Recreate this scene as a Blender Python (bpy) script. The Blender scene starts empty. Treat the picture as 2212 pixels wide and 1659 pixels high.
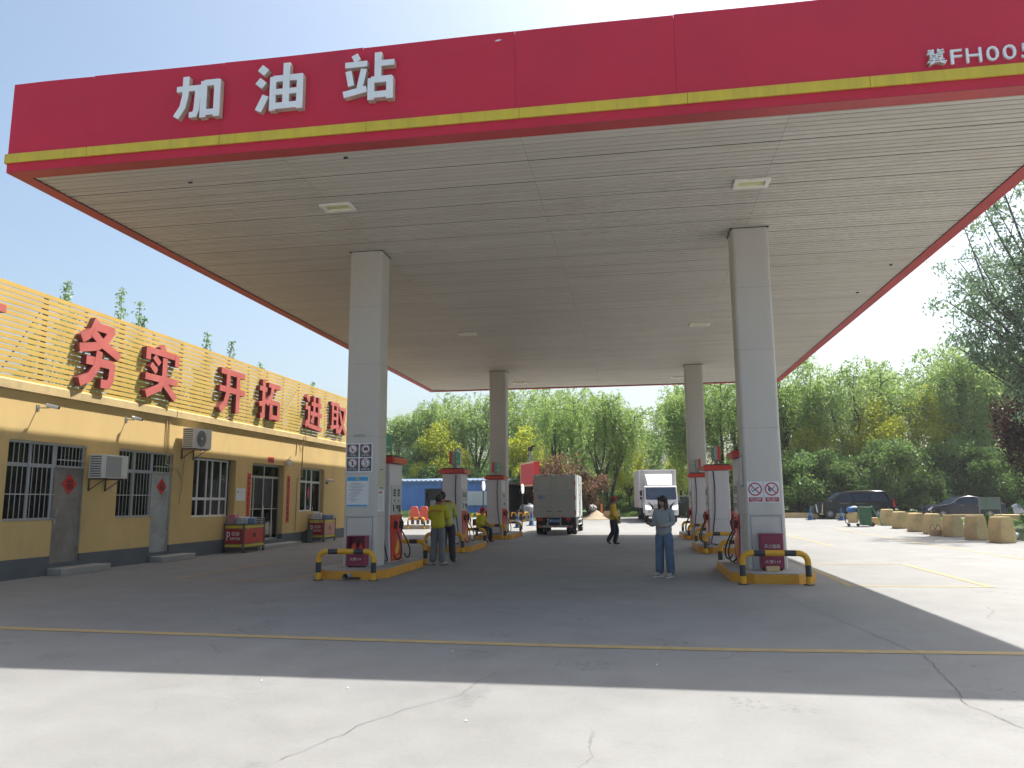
import bpy, bmesh, math, random
import numpy as np
from mathutils import Vector, Matrix, Euler

SC = bpy.context.scene
COL = SC.collection
R = math.radians
random.seed(7)

# ------------------------------------------------------------------ camera
cd = bpy.data.cameras.new("camera")
cam = bpy.data.objects.new("camera", cd)
COL.objects.link(cam)
cd.sensor_width = 36.0
cd.lens = 36.0 * 1637.3836 / 2212.0
cd.clip_start = 0.1
cd.clip_end = 2500.0
_r = Vector((0.98675475, 0.16207778, -0.00677166))
_u = Vector((0.03119203, -0.14860611, 0.98840441))
_f = Vector((-0.15919209, 0.97552397, 0.15169332))
cam.matrix_world = Matrix(((_r.x, _u.x, -_f.x, 0.0), (_r.y, _u.y, -_f.y, 0.0), (_r.z, _u.z, -_f.z, 1.55), (0, 0, 0, 1)))
SC.camera = cam

# ------------------------------------------------------------------ light
SUN_DIR = Vector((0.43, 0.458, 1.0)).normalized()          # towards the sun
SUN_EL = math.asin(SUN_DIR.z)
SUN_AZ = math.atan2(SUN_DIR.x, SUN_DIR.y)                   # clockwise from +Y
w = bpy.data.worlds.new("World"); SC.world = w; w.use_nodes = True
nt = w.node_tree
bg = nt.nodes["Background"]
sky = nt.nodes.new("ShaderNodeTexSky")
sky.sky_type = 'NISHITA'; sky.sun_disc = False
sky.sun_elevation = SUN_EL; sky.sun_rotation = SUN_AZ
sky.air_density = 1.0; sky.dust_density = 4.2; sky.ozone_density = 0.6; sky.altitude = 20
tint = nt.nodes.new('ShaderNodeMixRGB'); tint.blend_type = 'MULTIPLY'; tint.inputs[0].default_value = 1.0; tint.inputs[2].default_value = (1.0, 1.05, 1.02, 1)
nt.links.new(sky.outputs[0], tint.inputs[1]); nt.links.new(tint.outputs[0], bg.inputs[0]); bg.inputs[1].default_value = 0.13
sl = bpy.data.lights.new("sun", 'SUN'); sun = bpy.data.objects.new("sun", sl); COL.objects.link(sun)
sl.energy = 5.0; sl.angle = R(0.55); sl.color = (1.0, 0.96, 0.89)
sun.rotation_euler = SUN_DIR.to_track_quat('Z', 'Y').to_euler()
SC.view_settings.view_transform = 'Standard'; SC.view_settings.look = 'None'
SC.view_settings.gamma = 1.0; SC.view_settings.exposure = 0.78
SC.cycles.max_bounces = 6; SC.cycles.diffuse_bounces = 3; SC.cycles.volume_bounces = 0; SC.cycles.transparent_max_bounces = 8
SC.cycles.use_denoising = True

# ------------------------------------------------------------------ materials
MATS = {}
def mat(name, col, rough=0.6, metal=0.0, noise=0.0, nscale=3.0, bump=0.0, bscale=40.0, col2=None, dirt=None, dirt_amt=0.5, dscale=1.2, stretch=None, spec=0.5, emit=0.0, island=0.0):
    if name in MATS: return MATS[name]
    m = bpy.data.materials.new(name); m.use_nodes = True; MATS[name] = m
    t = m.node_tree; b = t.nodes["Principled BSDF"]; L = t.links.new
    b.inputs["Roughness"].default_value = rough; b.inputs["Metallic"].default_value = metal
    b.inputs["Specular IOR Level"].default_value = spec
    c = (*col, 1)
    b.inputs["Base Color"].default_value = c
    if emit: b.inputs["Emission Color"].default_value = c; b.inputs["Emission Strength"].default_value = emit
    out = None
    tc = t.nodes.new("ShaderNodeTexCoord"); src = tc.outputs["Object"]
    if stretch:
        mp = t.nodes.new("ShaderNodeMapping"); L(src, mp.inputs[0]); mp.inputs["Scale"].default_value = stretch; src = mp.outputs[0]
    if noise or col2:
        n = t.nodes.new("ShaderNodeTexNoise"); n.inputs["Scale"].default_value = nscale; n.inputs["Detail"].default_value = 6; n.inputs["Roughness"].default_value = 0.6; L(src, n.inputs["Vector"])
        rp = t.nodes.new("ShaderNodeValToRGB"); L(n.outputs["Fac"], rp.inputs[0])
        c2 = col2 if col2 else tuple(x * (1 - noise) for x in col)
        rp.color_ramp.elements[0].position = 0.3; rp.color_ramp.elements[1].position = 0.7
        rp.color_ramp.elements[0].color = (*c2, 1)
        rp.color_ramp.elements[1].color = c if col2 else (*[min(1, x * (1 + noise * 0.5)) for x in col], 1)
        out = rp.outputs[0]
    if dirt:
        n = t.nodes.new("ShaderNodeTexNoise"); n.inputs["Scale"].default_value = dscale; n.inputs["Detail"].default_value = 9; n.inputs["Roughness"].default_value = 0.7; L(src, n.inputs["Vector"])
        rp = t.nodes.new("ShaderNodeMapRange"); L(n.outputs["Fac"], rp.inputs[0]); rp.inputs[1].default_value = 0.52; rp.inputs[2].default_value = 0.75; rp.inputs[3].default_value = 0; rp.inputs[4].default_value = dirt_amt
        mx = t.nodes.new("ShaderNodeMixRGB"); L(rp.outputs[0], mx.inputs[0]); mx.inputs[2].default_value = (*dirt, 1)
        if out: L(out, mx.inputs[1])
        else: mx.inputs[1].default_value = c
        out = mx.outputs[0]
    if island:
        g = t.nodes.new("ShaderNodeNewGeometry"); mr = t.nodes.new("ShaderNodeMapRange"); L(g.outputs["Random Per Island"], mr.inputs[0]); mr.inputs[3].default_value = 1 - island; mr.inputs[4].default_value = 1 + island * 0.4
        mx = t.nodes.new("ShaderNodeMixRGB"); mx.blend_type = 'MULTIPLY'; mx.inputs[0].default_value = 1
        if out: L(out, mx.inputs[1])
        else: mx.inputs[1].default_value = c
        cc = t.nodes.new("ShaderNodeCombineColor"); [L(mr.outputs[0], cc.inputs[i]) for i in range(3)]; L(cc.outputs[0], mx.inputs[2]); out = mx.outputs[0]
    if out: L(out, b.inputs["Base Color"])
    if bump:
        n = t.nodes.new("ShaderNodeTexNoise"); n.inputs["Scale"].default_value = bscale; n.inputs["Detail"].default_value = 8; L(src, n.inputs["Vector"])
        bp = t.nodes.new("ShaderNodeBump"); bp.inputs["Strength"].default_value = bump; bp.inputs["Distance"].default_value = 0.02; L(n.outputs["Fac"], bp.inputs["Height"]); L(bp.outputs[0], b.inputs["Normal"])
    return m

def leaf_mat(name, cols, trans=0.45, nscale=0.35):
    m = bpy.data.materials.new(name); m.use_nodes = True; t = m.node_tree; L = t.links.new
    t.nodes.remove(t.nodes["Principled BSDF"]); out = t.nodes["Material Output"]
    g = t.nodes.new("ShaderNodeNewGeometry"); tc = t.nodes.new("ShaderNodeTexCoord")
    n = t.nodes.new("ShaderNodeTexNoise"); n.inputs["Scale"].default_value = nscale; L(tc.outputs["Object"], n.inputs["Vector"])
    ma = t.nodes.new("ShaderNodeMath"); ma.operation = 'MULTIPLY_ADD'; L(g.outputs["Random Per Island"], ma.inputs[0]); ma.inputs[1].default_value = 0.55; 
    mr = t.nodes.new("ShaderNodeMapRange"); L(n.outputs["Fac"], mr.inputs[0]); mr.inputs[1].default_value = 0.3; mr.inputs[2].default_value = 0.7; mr.inputs[3].default_value = 0; mr.inputs[4].default_value = 0.5
    L(mr.outputs[0], ma.inputs[2])
    rp = t.nodes.new("ShaderNodeValToRGB"); L(ma.outputs[0], rp.inputs[0])
    rp.color_ramp.elements[0].color = (*cols[0], 1); rp.color_ramp.elements[1].color = (*cols[-1], 1)
    for i, c in enumerate(cols[1:-1]):
        e = rp.color_ramp.elements.new((i + 1) / (len(cols) - 1)); e.color = (*c, 1)
    d = t.nodes.new("ShaderNodeBsdfDiffuse"); tr = t.nodes.new("ShaderNodeBsdfTranslucent"); mx = t.nodes.new("ShaderNodeMixShader"); mx.inputs[0].default_value = trans
    gl = t.nodes.new("ShaderNodeBsdfGlossy"); gl.inputs["Roughness"].default_value = 0.45; gl.inputs["Color"].default_value = (0.5, 0.5, 0.5, 1); mg = t.nodes.new("ShaderNodeMixShader"); mg.inputs[0].default_value = 0.06
    L(rp.outputs[0], d.inputs[0]); L(rp.outputs[0], tr.inputs[0]); L(d.outputs[0], mx.inputs[1]); L(tr.outputs[0], mx.inputs[2])
    L(mx.outputs[0], mg.inputs[1]); L(gl.outputs[0], mg.inputs[2]); L(mg.outputs[0], out.inputs[0])
    return m

def glass_mat(name, tint=(0.8, 0.85, 0.85), trans=0.75):
    m = bpy.data.materials.new(name); m.use_nodes = True; t = m.node_tree; L = t.links.new
    t.nodes.remove(t.nodes["Principled BSDF"]); out = t.nodes["Material Output"]
    tr = t.nodes.new("ShaderNodeBsdfTransparent"); tr.inputs[0].default_value = (*[x * trans for x in tint], 1)
    gl = t.nodes.new("ShaderNodeBsdfGlossy"); gl.inputs["Roughness"].default_value = 0.03
    fr = t.nodes.new("ShaderNodeFresnel"); fr.inputs[0].default_value = 1.5
    mx = t.nodes.new("ShaderNodeMixShader"); L(fr.outputs[0], mx.inputs[0]); L(tr.outputs[0], mx.inputs[1]); L(gl.outputs[0], mx.inputs[2]); L(mx.outputs[0], out.inputs[0])
    return m

M = {}
M['red'] = mat('fascia_red', (0.56, 0.018, 0.055), 0.6, spec=0.25, noise=0.10, nscale=0.6, dirt=(0.30, 0.03, 0.06), dirt_amt=0.35, dscale=0.8)
M['redtrim'] = mat('trim_red', (0.42, 0.03, 0.035), 0.5, noise=0.25, nscale=0.7)
M['yellowband'] = mat('band_yellow', (0.62, 0.48, 0.03), 0.5, noise=0.14, nscale=5, dirt=(0.35, 0.27, 0.05), dirt_amt=0.5, dscale=9, stretch=(1, 1, 0.12))
M['soffit'] = mat('soffit_metal', (0.535, 0.505, 0.45), 0.55, noise=0.06, nscale=0.5, dirt=(0.40, 0.32, 0.23), dirt_amt=0.45, dscale=1.4, island=0.08, stretch=(0.6, 1, 1))
M['dark'] = mat('dark_gap', (0.02, 0.02, 0.022), 0.8)
M['joint'] = mat('panel_joint', (0.07, 0.045, 0.03), 0.8)
M['column'] = mat('column_cladding', (0.53, 0.505, 0.465), 0.5, noise=0.05, nscale=1.2, dirt=(0.42, 0.38, 0.33), dirt_amt=0.3, dscale=2.2, stretch=(1, 1, 0.3))
M['white_letter'] = mat('letter_white', (0.78, 0.82, 0.84), 0.4, noise=0.05)
M['letter_side'] = mat('letter_return', (0.50, 0.42, 0.34), 0.6, noise=0.2, nscale=8)
M['wall'] = mat('wall_yellow', (0.64, 0.455, 0.19), 0.85, noise=0.07, nscale=1.3, dirt=(0.42, 0.31, 0.16), dirt_amt=0.5, dscale=1.8, bump=0.15, bscale=60, stretch=(1, 1, .45))
M['cornice'] = mat('cornice_cream', (0.66, 0.50, 0.25), 0.85, noise=0.12, nscale=2, dirt=(0.3, 0.24, 0.15), dirt_amt=0.6, dscale=3, bump=0.15, bscale=30)
M['plinth'] = mat('plinth_grey', (0.105, 0.12, 0.135), 0.8, noise=0.15, nscale=2, dirt=(0.18, 0.17, 0.15), dirt_amt=0.4)
M['slat'] = mat('slat_ochre', (0.62, 0.43, 0.12), 0.45, noise=0.12, nscale=1.5, dirt=(0.5, 0.38, 0.2), dirt_amt=0.4)
M['rusty'] = mat('steel_support', (0.10, 0.07, 0.05), 0.8, noise=0.3)
M['redchar'] = mat('character_red', (0.55, 0.14, 0.125), 0.5, noise=0.15, nscale=1.6, dirt=(0.62, 0.28, 0.24), dirt_amt=0.45)
M['redside'] = mat('character_return', (0.22, 0.04, 0.04), 0.6, noise=0.3, nscale=4, dirt=(0.4, 0.3, 0.26), dirt_amt=0.4)
M['frame_grey'] = mat('frame_grey', (0.38, 0.40, 0.43), 0.5, noise=0.1)
M['frame_white'] = mat('frame_white', (0.62, 0.64, 0.65), 0.4, noise=0.05)
M['bars'] = mat('grille_bar', (0.42, 0.42, 0.38), 0.5, noise=0.2)
M['curtain'] = mat('curtain', (0.6, 0.62, 0.64), 0.9, noise=0.25, nscale=9, stretch=(1, 3, 0.2))
M['curtain2'] = mat('curtain_dull', (0.34, 0.35, 0.34), 0.9, noise=0.35, nscale=7, stretch=(1, 3, 0.2))
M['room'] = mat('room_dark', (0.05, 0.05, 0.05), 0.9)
M['glass'] = glass_mat('window_glass')
M['doorgal'] = mat('galvanised_door', (0.40, 0.42, 0.43), 0.45, metal=0.35, noise=0.22, nscale=2.2, dirt=(0.16, 0.14, 0.12), dirt_amt=0.6, dscale=2.5)
M['doorrust'] = mat('worn_door', (0.27, 0.25, 0.23), 0.55, metal=0.25, noise=0.3, nscale=2.0, dirt=(0.20, 0.11, 0.07), dirt_amt=0.6, dscale=2.5)
M['alu'] = mat('aluminium', (0.42, 0.42, 0.38), 0.35, metal=0.6)
M['acwhite'] = mat('unit_white', (0.62, 0.62, 0.58), 0.5, noise=0.06)
M['acdark'] = mat('unit_grille', (0.09, 0.09, 0.09), 0.6)
M['acgrey'] = mat('unit_grey', (0.33, 0.33, 0.33), 0.6)
M['signred'] = mat('paper_red', (0.62, 0.03, 0.03), 0.6, noise=0.1)
M['ink'] = mat('ink_black', (0.015, 0.012, 0.01), 0.6)
M['inkgrey'] = mat('ink_grey', (0.22, 0.23, 0.25), 0.7)
M['paper'] = mat('paper_white', (0.68, 0.70, 0.72), 0.6, noise=0.04)
M['kerbyellow'] = mat('kerb_yellow', (0.66, 0.30, 0.02), 0.6, noise=0.15, nscale=3, dirt=(0.35, 0.22, 0.08), dirt_amt=0.5, dscale=3.5, bump=0.15, bscale=25)
M['conc'] = mat('island_concrete', (0.33, 0.32, 0.30), 0.8, noise=0.12, nscale=4, bump=0.15, bscale=40)
M['pipeyellow'] = mat('barrier_yellow', (0.70, 0.36, 0.015), 0.35, noise=0.1, nscale=5, dirt=(0.35, 0.2, 0.05), dirt_amt=0.35, dscale=8)
M['pipeblack'] = mat('barrier_black', (0.035, 0.037, 0.042), 0.35, noise=0.2)
M['pump'] = mat('pump_white', (0.62, 0.58, 0.59), 0.35, noise=0.04, dirt=(0.45, 0.4, 0.38), dirt_amt=0.25)
M['pumpred'] = mat('pump_red', (0.60, 0.04, 0.02), 0.35, noise=0.12)
M['pumppanel'] = mat('pump_panel', (0.45, 0.47, 0.44), 0.35)
M['orange'] = mat('cap_orange', (0.62, 0.10, 0.02), 0.4, noise=0.15)
M['screen'] = mat('display_dark', (0.03, 0.035, 0.03), 0.2)
M['rubber'] = mat('rubber_black', (0.018, 0.018, 0.018), 0.5)
M['signgreen'] = mat('box_green', (0.03, 0.28, 0.12), 0.4)
M['flame'] = mat('flame_yellow', (0.75, 0.45, 0.04), 0.5)
M['steel'] = mat('steel_grey', (0.35, 0.36, 0.37), 0.4, metal=0.4, noise=0.1)
M['white'] = mat('plain_white', (0.75, 0.76, 0.77), 0.5, noise=0.03)
M['tyre'] = mat('tyre', (0.025, 0.025, 0.026), 0.8, noise=0.2)
M['rim'] = mat('rim', (0.42, 0.42, 0.43), 0.3, metal=0.7)
M['carglass'] = mat('car_glass', (0.022, 0.035, 0.065), 0.25, spec=0.25)
M['redlens'] = mat('lens_red', (0.55, 0.02, 0.02), 0.3)
M['lamp'] = mat('lens_clear', (0.75, 0.78, 0.82), 0.12)
M['chrome'] = mat('chrome', (0.7, 0.7, 0.7), 0.15, metal=0.9)
M['blue'] = mat('plastic_blue', (0.03, 0.15, 0.42), 0.5, noise=0.15)
M['green'] = mat('bin_green', (0.035, 0.14, 0.07), 0.5, noise=0.15)
M['bark'] = mat('bark', (0.085, 0.07, 0.055), 0.9, noise=0.35, nscale=5, bump=0.4, bscale=20)

# ------------------------------------------------------------------ builders
def tag(o, label=None, cat=None, group=None, kind=None):
    if label: o['label'] = label
    if cat: o['category'] = cat
    if group: o['group'] = group
    if kind: o['kind'] = kind
    return o
ORG = {}
def org(o):
    return ORG.get(o.name, Vector((0, 0, 0))) if o else Vector((0, 0, 0))
def thing(name, label, cat, loc=(0, 0, 0), group=None):
    o = bpy.data.objects.new(name, None); COL.objects.link(o); o.location = loc; o.empty_display_size = 0.2
    tag(o, label, cat, group); ORG[o.name] = Vector(loc); return o
def link(me, name, mats, parent=None, smooth=None, bevel=0):
    if not isinstance(mats, (list, tuple)): mats = [mats]
    for m in mats: me.materials.append(m)
    o = bpy.data.objects.new(name, me); COL.objects.link(o); me.name = name
    n = len(me.vertices); co = np.empty(n * 3, dtype=np.float32); me.vertices.foreach_get('co', co); co = co.reshape(-1, 3)
    if parent:
        q = org(parent); co -= np.array(q, dtype=np.float32); o.parent = parent; ORG[o.name] = q
    else:
        q = Vector((float((co[:, 0].min() + co[:, 0].max()) / 2), float((co[:, 1].min() + co[:, 1].max()) / 2), float(co[:, 2].min())))
        co -= np.array(q, dtype=np.float32); o.location = q; ORG[o.name] = q
    me.vertices.foreach_set('co', co.ravel()); me.update()
    if smooth is not None:
        me.polygons.foreach_set('use_smooth', [True] * len(me.polygons)); me.set_sharp_from_angle(angle=R(smooth))
    if bevel:
        b = o.modifiers.new('bevel', 'BEVEL'); b.width = bevel; b.segments = 2; b.limit_method = 'ANGLE'; b.angle_limit = R(40)
    return o

class MB:
    def __init__(s): s.v = []; s.f = []; s.m = []; s.mi = 0
    def mat(s, i): s.mi = i; return s
    def add(s, vs, fs):
        n = len(s.v); s.v += [tuple(v) for v in vs]; s.f += [tuple(i + n for i in f) for f in fs]; s.m += [s.mi] * len(fs); return s
    def box(s, x0, x1, y0, y1, z0, z1, M4=None):
        vs = [Vector((x, y, z)) for x in (x0, x1) for y in (y0, y1) for z in (z0, z1)]
        if M4 is not None: vs = [M4 @ v for v in vs]
        return s.add(vs, [(0, 1, 3, 2), (4, 6, 7, 5), (0, 4, 5, 1), (2, 3, 7, 6), (0, 2, 6, 4), (1, 5, 7, 3)])
    def prism(s, pts, axis, a, b, M4=None):
        # polygon pts (p,q) in the plane perpendicular to axis, from a to b
        def P(p, q, t): return Vector({0: (t, p, q), 1: (p, t, q), 2: (p, q, t)}[axis])
        n = len(pts); vs = [P(p, q, a) for p, q in pts] + [P(p, q, b) for p, q in pts]
        if M4 is not None: vs = [M4 @ v for v in vs]
        return s.add(vs, [tuple(range(n))[::-1], tuple(range(n, 2 * n))] + [(i, (i + 1) % n, n + (i + 1) % n, n + i) for i in range(n)])
    def tube(s, path, r, n=10, caps=True, rr=None):
        path = [Vector(p) for p in path]; k = len(path); rings = []
        up = Vector((0, 0, 1))
        for i, p in enumerate(path):
            d = (path[min(i + 1, k - 1)] - path[max(i - 1, 0)])
            if d.length < 1e-9: d = Vector((0, 0, 1))
            d.normalize(); a = d.cross(up if abs(d.z) < 0.95 else Vector((1, 0, 0)));
            if i and (a.dot(pa) < 0): a = -a
            a.normalize(); pa = a; b = d.cross(a); rad = rr[i] if rr else r
            rings.append([p + a * math.cos(2 * math.pi * j / n) * rad + b * math.sin(2 * math.pi * j / n) * rad for j in range(n)])
        vs = [v for g in rings for v in g]; fs = []
        for i in range(k - 1):
            for j in range(n):
                fs.append((i * n + j, i * n + (j + 1) % n, (i + 1) * n + (j + 1) % n, (i + 1) * n + j))
        if caps: fs += [tuple(range(n))[::-1], tuple(range((k - 1) * n, k * n))]
        return s.add(vs, fs)
    def lathe(s, prof, c, n=20, axis=2, cap=True):
        # prof (r, h) about axis through c
        vs = []; k = len(prof)
        for r_, h in prof:
            for j in range(n):
                a = 2 * math.pi * j / n; p, q = r_ * math.cos(a), r_ * math.sin(a)
                vs.append(Vector(c) + Vector({2: (p, q, h), 0: (h, p, q), 1: (p, h, q)}[axis]))
        fs = [(i * n + j, i * n + (j + 1) % n, (i + 1) * n + (j + 1) % n, (i + 1) * n + j) for i in range(k - 1) for j in range(n)]
        if cap: fs += [tuple(range(n))[::-1], tuple(range((k - 1) * n, k * n))]
        return s.add(vs, fs)
    def ball(s, c, r, n=12, k=8):
        r = r if isinstance(r, (tuple, list)) else (r, r, r); vs = []
        for i in range(k + 1):
            t = math.pi * i / k
            for j in range(n):
                a = 2 * math.pi * j / n
                vs.append((c[0] + r[0] * math.sin(t) * math.cos(a), c[1] + r[1] * math.sin(t) * math.sin(a), c[2] + r[2] * math.cos(t)))
        return s.add(vs, [(i * n + j, i * n + (j + 1) % n, (i + 1) * n + (j + 1) % n, (i + 1) * n + j) for i in range(k) for j in range(n)])
    def build(s, name, mats, parent=None, smooth=None, bevel=0, fix=True):
        me = bpy.data.meshes.new(name); me.from_pydata(s.v, [], s.f)
        me.polygons.foreach_set('material_index', s.m)
        if fix:
            bm = bmesh.new(); bm.from_mesh(me); bmesh.ops.recalc_face_normals(bm, faces=bm.faces); bm.to_mesh(me); bm.free()
        return link(me, name, mats, parent, smooth, bevel)

def bx(x0, x1, y0, y1, z0, z1): return MB().box(x0, x1, y0, y1, z0, z1)
def copy_tree(o, parent=None):
    c = o.copy(); COL.objects.link(c); c.parent = parent
    for ch in list(CH.get(o.name, [])): copy_tree(ch, c)
    return c
CH = {}
def snapshot(o):
    for x in COL.objects:
        if x.parent: CH.setdefault(x.parent.name, [])
    def rec(p):
        CH[p.name] = [x for x in COL.objects if x.parent == p]
        for q in CH[p.name]: rec(q)
    rec(o); return o
def put(o, loc, rz=0, sc=None, label=None, group=None):
    o.location = loc; o.rotation_euler = (0, 0, rz)
    if sc: o.scale = (sc, sc, sc) if not isinstance(sc, (tuple, list)) else sc
    if label: o['label'] = label
    if group: o['group'] = group
    ORG[o.name] = Vector(loc); return o

# frames for flat lettering: facing the camera (-Y), facing +X, facing -X
FR = {'-y': Matrix(((1, 0, 0), (0, 0, -1), (0, 1, 0))), '+x': Matrix(((0, 0, 1), (1, 0, 0), (0, 1, 0))), '-x': Matrix(((0, 0, -1), (-1, 0, 0), (0, 1, 0))), '+y': Matrix(((-1, 0, 0), (0, 0, 1), (0, 1, 0)))}
def text(body, c, size, facing, m, parent, name='lettering', depth=0.002, sx=1.0, fit=None):
    cu = bpy.data.curves.new('txt', 'FONT'); cu.body = body; cu.extrude = depth; cu.align_x = 'CENTER'; cu.align_y = 'CENTER'; cu.size = 1; cu.resolution_u = 3
    o = bpy.data.objects.new('txt', cu); COL.objects.link(o)
    me = bpy.data.meshes.new_from_object(o.evaluated_get(bpy.context.evaluated_depsgraph_get()))
    bpy.data.objects.remove(o); bpy.data.curves.remove(cu)
    me.materials.clear()
    n = len(me.vertices)
    if n == 0: return None
    co = np.empty(n * 3, dtype=np.float32); me.vertices.foreach_get('co', co); co = co.reshape(-1, 3)
    lo, hi = co.min(0), co.max(0); co[:, 0] -= (lo[0] + hi[0]) / 2; co[:, 1] -= (lo[1] + hi[1]) / 2
    if fit: co[:, 0] *= fit[0] / (hi[0] - lo[0]); co[:, 1] *= fit[1] / (hi[1] - lo[1])
    else: co[:, 0] *= size * sx; co[:, 1] *= size
    F = np.array(FR[facing]); co = co @ F.T + np.array(c); me.vertices.foreach_set('co', co.astype(np.float32).ravel())
    return link(me, name, m, parent)

# built-up characters: each stroke is a ribbon (x,y,...) width in a unit square
STROKES = {
 '加': [([(.02,.70),(.50,.70),(.48,.20),(.44,.09),(.32,.09)],.105),([(.22,.98),(.22,.55),(.17,.28),(.03,.05)],.115),([(.63,.84),(.63,.0)],.115),([(.63,.79),(.97,.79)],.115),([(.93,.84),(.93,.0)],.115),([(.63,.11),(.97,.11)],.11)],
 '油': [([(.06,.96),(.20,.84)],.13),([(.02,.68),(.16,.56)],.13),([(.20,.34),(.05,.02)],.12),([(.35,.73),(.35,.0)],.11),([(.35,.68),(.97,.68)],.11),([(.92,.73),(.92,.0)],.11),([(.35,.39),(.92,.39)],.10),([(.35,.09),(.92,.09)],.11),([(.635,1.0),(.635,.09)],.115)],
 '站': [([(.20,1.0),(.27,.86)],.11),([(.02,.79),(.46,.79)],.10),([(.09,.66),(.15,.34)],.10),([(.40,.68),(.32,.28)],.10),([(.0,.16),(.46,.25)],.11),([(.68,1.0),(.68,.45)],.11),([(.68,.76),(1.0,.76)],.10),([(.55,.46),(.55,.0)],.11),([(.55,.42),(.96,.42)],.11),([(.92,.46),(.92,.0)],.11),([(.55,.10),(.92,.10)],.11)],
 '冀': [([(.12,.97),(.40,.93)],.07),([(.38,1.0),(.38,.74)],.08),([(.12,.84),(.40,.84)],.07),([(.06,.70),(.36,.78)],.07),([(.62,1.0),(.62,.76)],.08),([(.62,.88),(.90,.93)],.07),([(.62,.76),(.92,.76)],.07),([(.22,.67),(.22,.38)],.07),([(.22,.65),(.80,.65)],.06),([(.78,.67),(.78,.38)],.07),([(.22,.53),(.78,.53)],.05),([(.22,.41),(.78,.41)],.06),([(.50,.66),(.50,.40)],.06),([(.12,.30),(.88,.30)],.06),([(.02,.16),(.98,.16)],.07),([(.34,.38),(.34,.16)],.08),([(.66,.38),(.66,.16)],.08),([(.36,.13),(.12,.0)],.08),([(.64,.13),(.90,.0)],.08)],
 '务': [([(.40,1.0),(.30,.80),(.08,.66)],.115),([(.34,.90),(.80,.90)],.11),([(.77,.92),(.60,.70),(.40,.60),(.04,.52)],.115),([(.30,.80),(.55,.66),(.96,.52)],.12),([(.20,.37),(.82,.37)],.115),([(.80,.40),(.78,.14),(.72,.06),(.55,.06)],.115),([(.48,.54),(.44,.30),(.30,.12),(.08,.02)],.12)],
 '实': [([(.46,1.0),(.54,.88)],.12),([(.10,.86),(.92,.86)],.105),([(.10,.90),(.10,.68)],.11),([(.92,.90),(.92,.68)],.11),([(.26,.76),(.42,.64)],.10),([(.18,.60),(.34,.48)],.10),([(.04,.36),(.96,.36)],.11),([(.56,.78),(.56,.42),(.44,.20),(.08,.03)],.12),([(.56,.30),(.92,.04)],.12)],
 '开': [([(.06,.91),(.95,.91)],.12),([(.02,.50),(.98,.50)],.12),([(.32,.91),(.32,.42),(.24,.18),(.06,.0)],.125),([(.70,.91),(.70,.0)],.125)],
 '拓': [([(.02,.76),(.36,.76)],.105),([(.21,1.0),(.21,.08),(.08,.06)],.115),([(.02,.34),(.38,.46)],.105),([(.42,.90),(.98,.90)],.11),([(.62,.88),(.56,.62),(.36,.38)],.115),([(.55,.48),(.55,.0)],.11),([(.55,.46),(.94,.46)],.105),([(.91,.49),(.91,.0)],.11),([(.55,.08),(.91,.08)],.105)],
 '进': [([(.08,.94),(.22,.80)],.12),([(.02,.60),(.22,.60),(.22,.24),(.04,.06)],.105),([(.06,.20),(.24,.10),(.98,.04)],.11),([(.34,.74),(.94,.74)],.10),([(.30,.46),(.98,.46)],.105),([(.50,.98),(.50,.46),(.36,.18)],.11),([(.78,.98),(.78,.12)],.11)],
 '取': [([(.02,.92),(.54,.92)],.10),([(.13,.92),(.13,.18)],.10),([(.42,.92),(.42,.0)],.105),([(.13,.68),(.42,.68)],.085),([(.13,.46),(.42,.46)],.085),([(.0,.14),(.54,.24)],.10),([(.52,.82),(.94,.82)],.10),([(.92,.84),(.84,.46),(.62,.12),(.48,.02)],.11),([(.58,.66),(.72,.34),(.98,.03)],.11)],
 '结': [([(.26,.98),(.06,.62),(.28,.62)],.09),([(.34,.76),(.06,.38),(.34,.42)],.09),([(.02,.08),(.36,.16)],.09),([(.42,.82),(.99,.82)],.10),([(.68,1.0),(.68,.54)],.10),([(.46,.56),(.88,.56)],.10),([(.50,.40),(.50,.0)],.09),([(.50,.37),(.86,.37)],.09),([(.82,.40),(.82,.0)],.09),([(.50,.06),(.82,.06)],.09)],
 '真': [([(.50,1.0),(.48,.84)],.11),([(.10,.90),(.92,.90)],.09),([(.22,.78),(.22,.26)],.09),([(.22,.76),(.80,.76)],.08),([(.78,.78),(.78,.26)],.09),([(.22,.61),(.78,.61)],.06),([(.22,.46),(.78,.46)],.06),([(.22,.32),(.78,.32)],.06),([(.02,.20),(.98,.20)],.09),([(.36,.16),(.10,.0)],.11),([(.64,.16),(.92,.0)],.11)],
}
def ribbon(pts, wd):
    P = [Vector((x, y)) for x, y in pts]; k = len(P); Lf = []; Rt = []
    for i in range(k):
        d0 = (P[i] - P[i - 1]).normalized() if i else None; d1 = (P[i + 1] - P[i]).normalized() if i < k - 1 else None
        if d0 is None: n = Vector((-d1.y, d1.x)); s_ = 1
        elif d1 is None: n = Vector((-d0.y, d0.x)); s_ = 1
        else:
            n = Vector((-(d0 + d1).y, (d0 + d1).x)).normalized(); s_ = 1 / max(0.5, n.dot(Vector((-d0.y, d0.x))))
        Lf.append(P[i] + n * wd / 2 * s_); Rt.append(P[i] - n * wd / 2 * s_)
    return Lf, Rt
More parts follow.
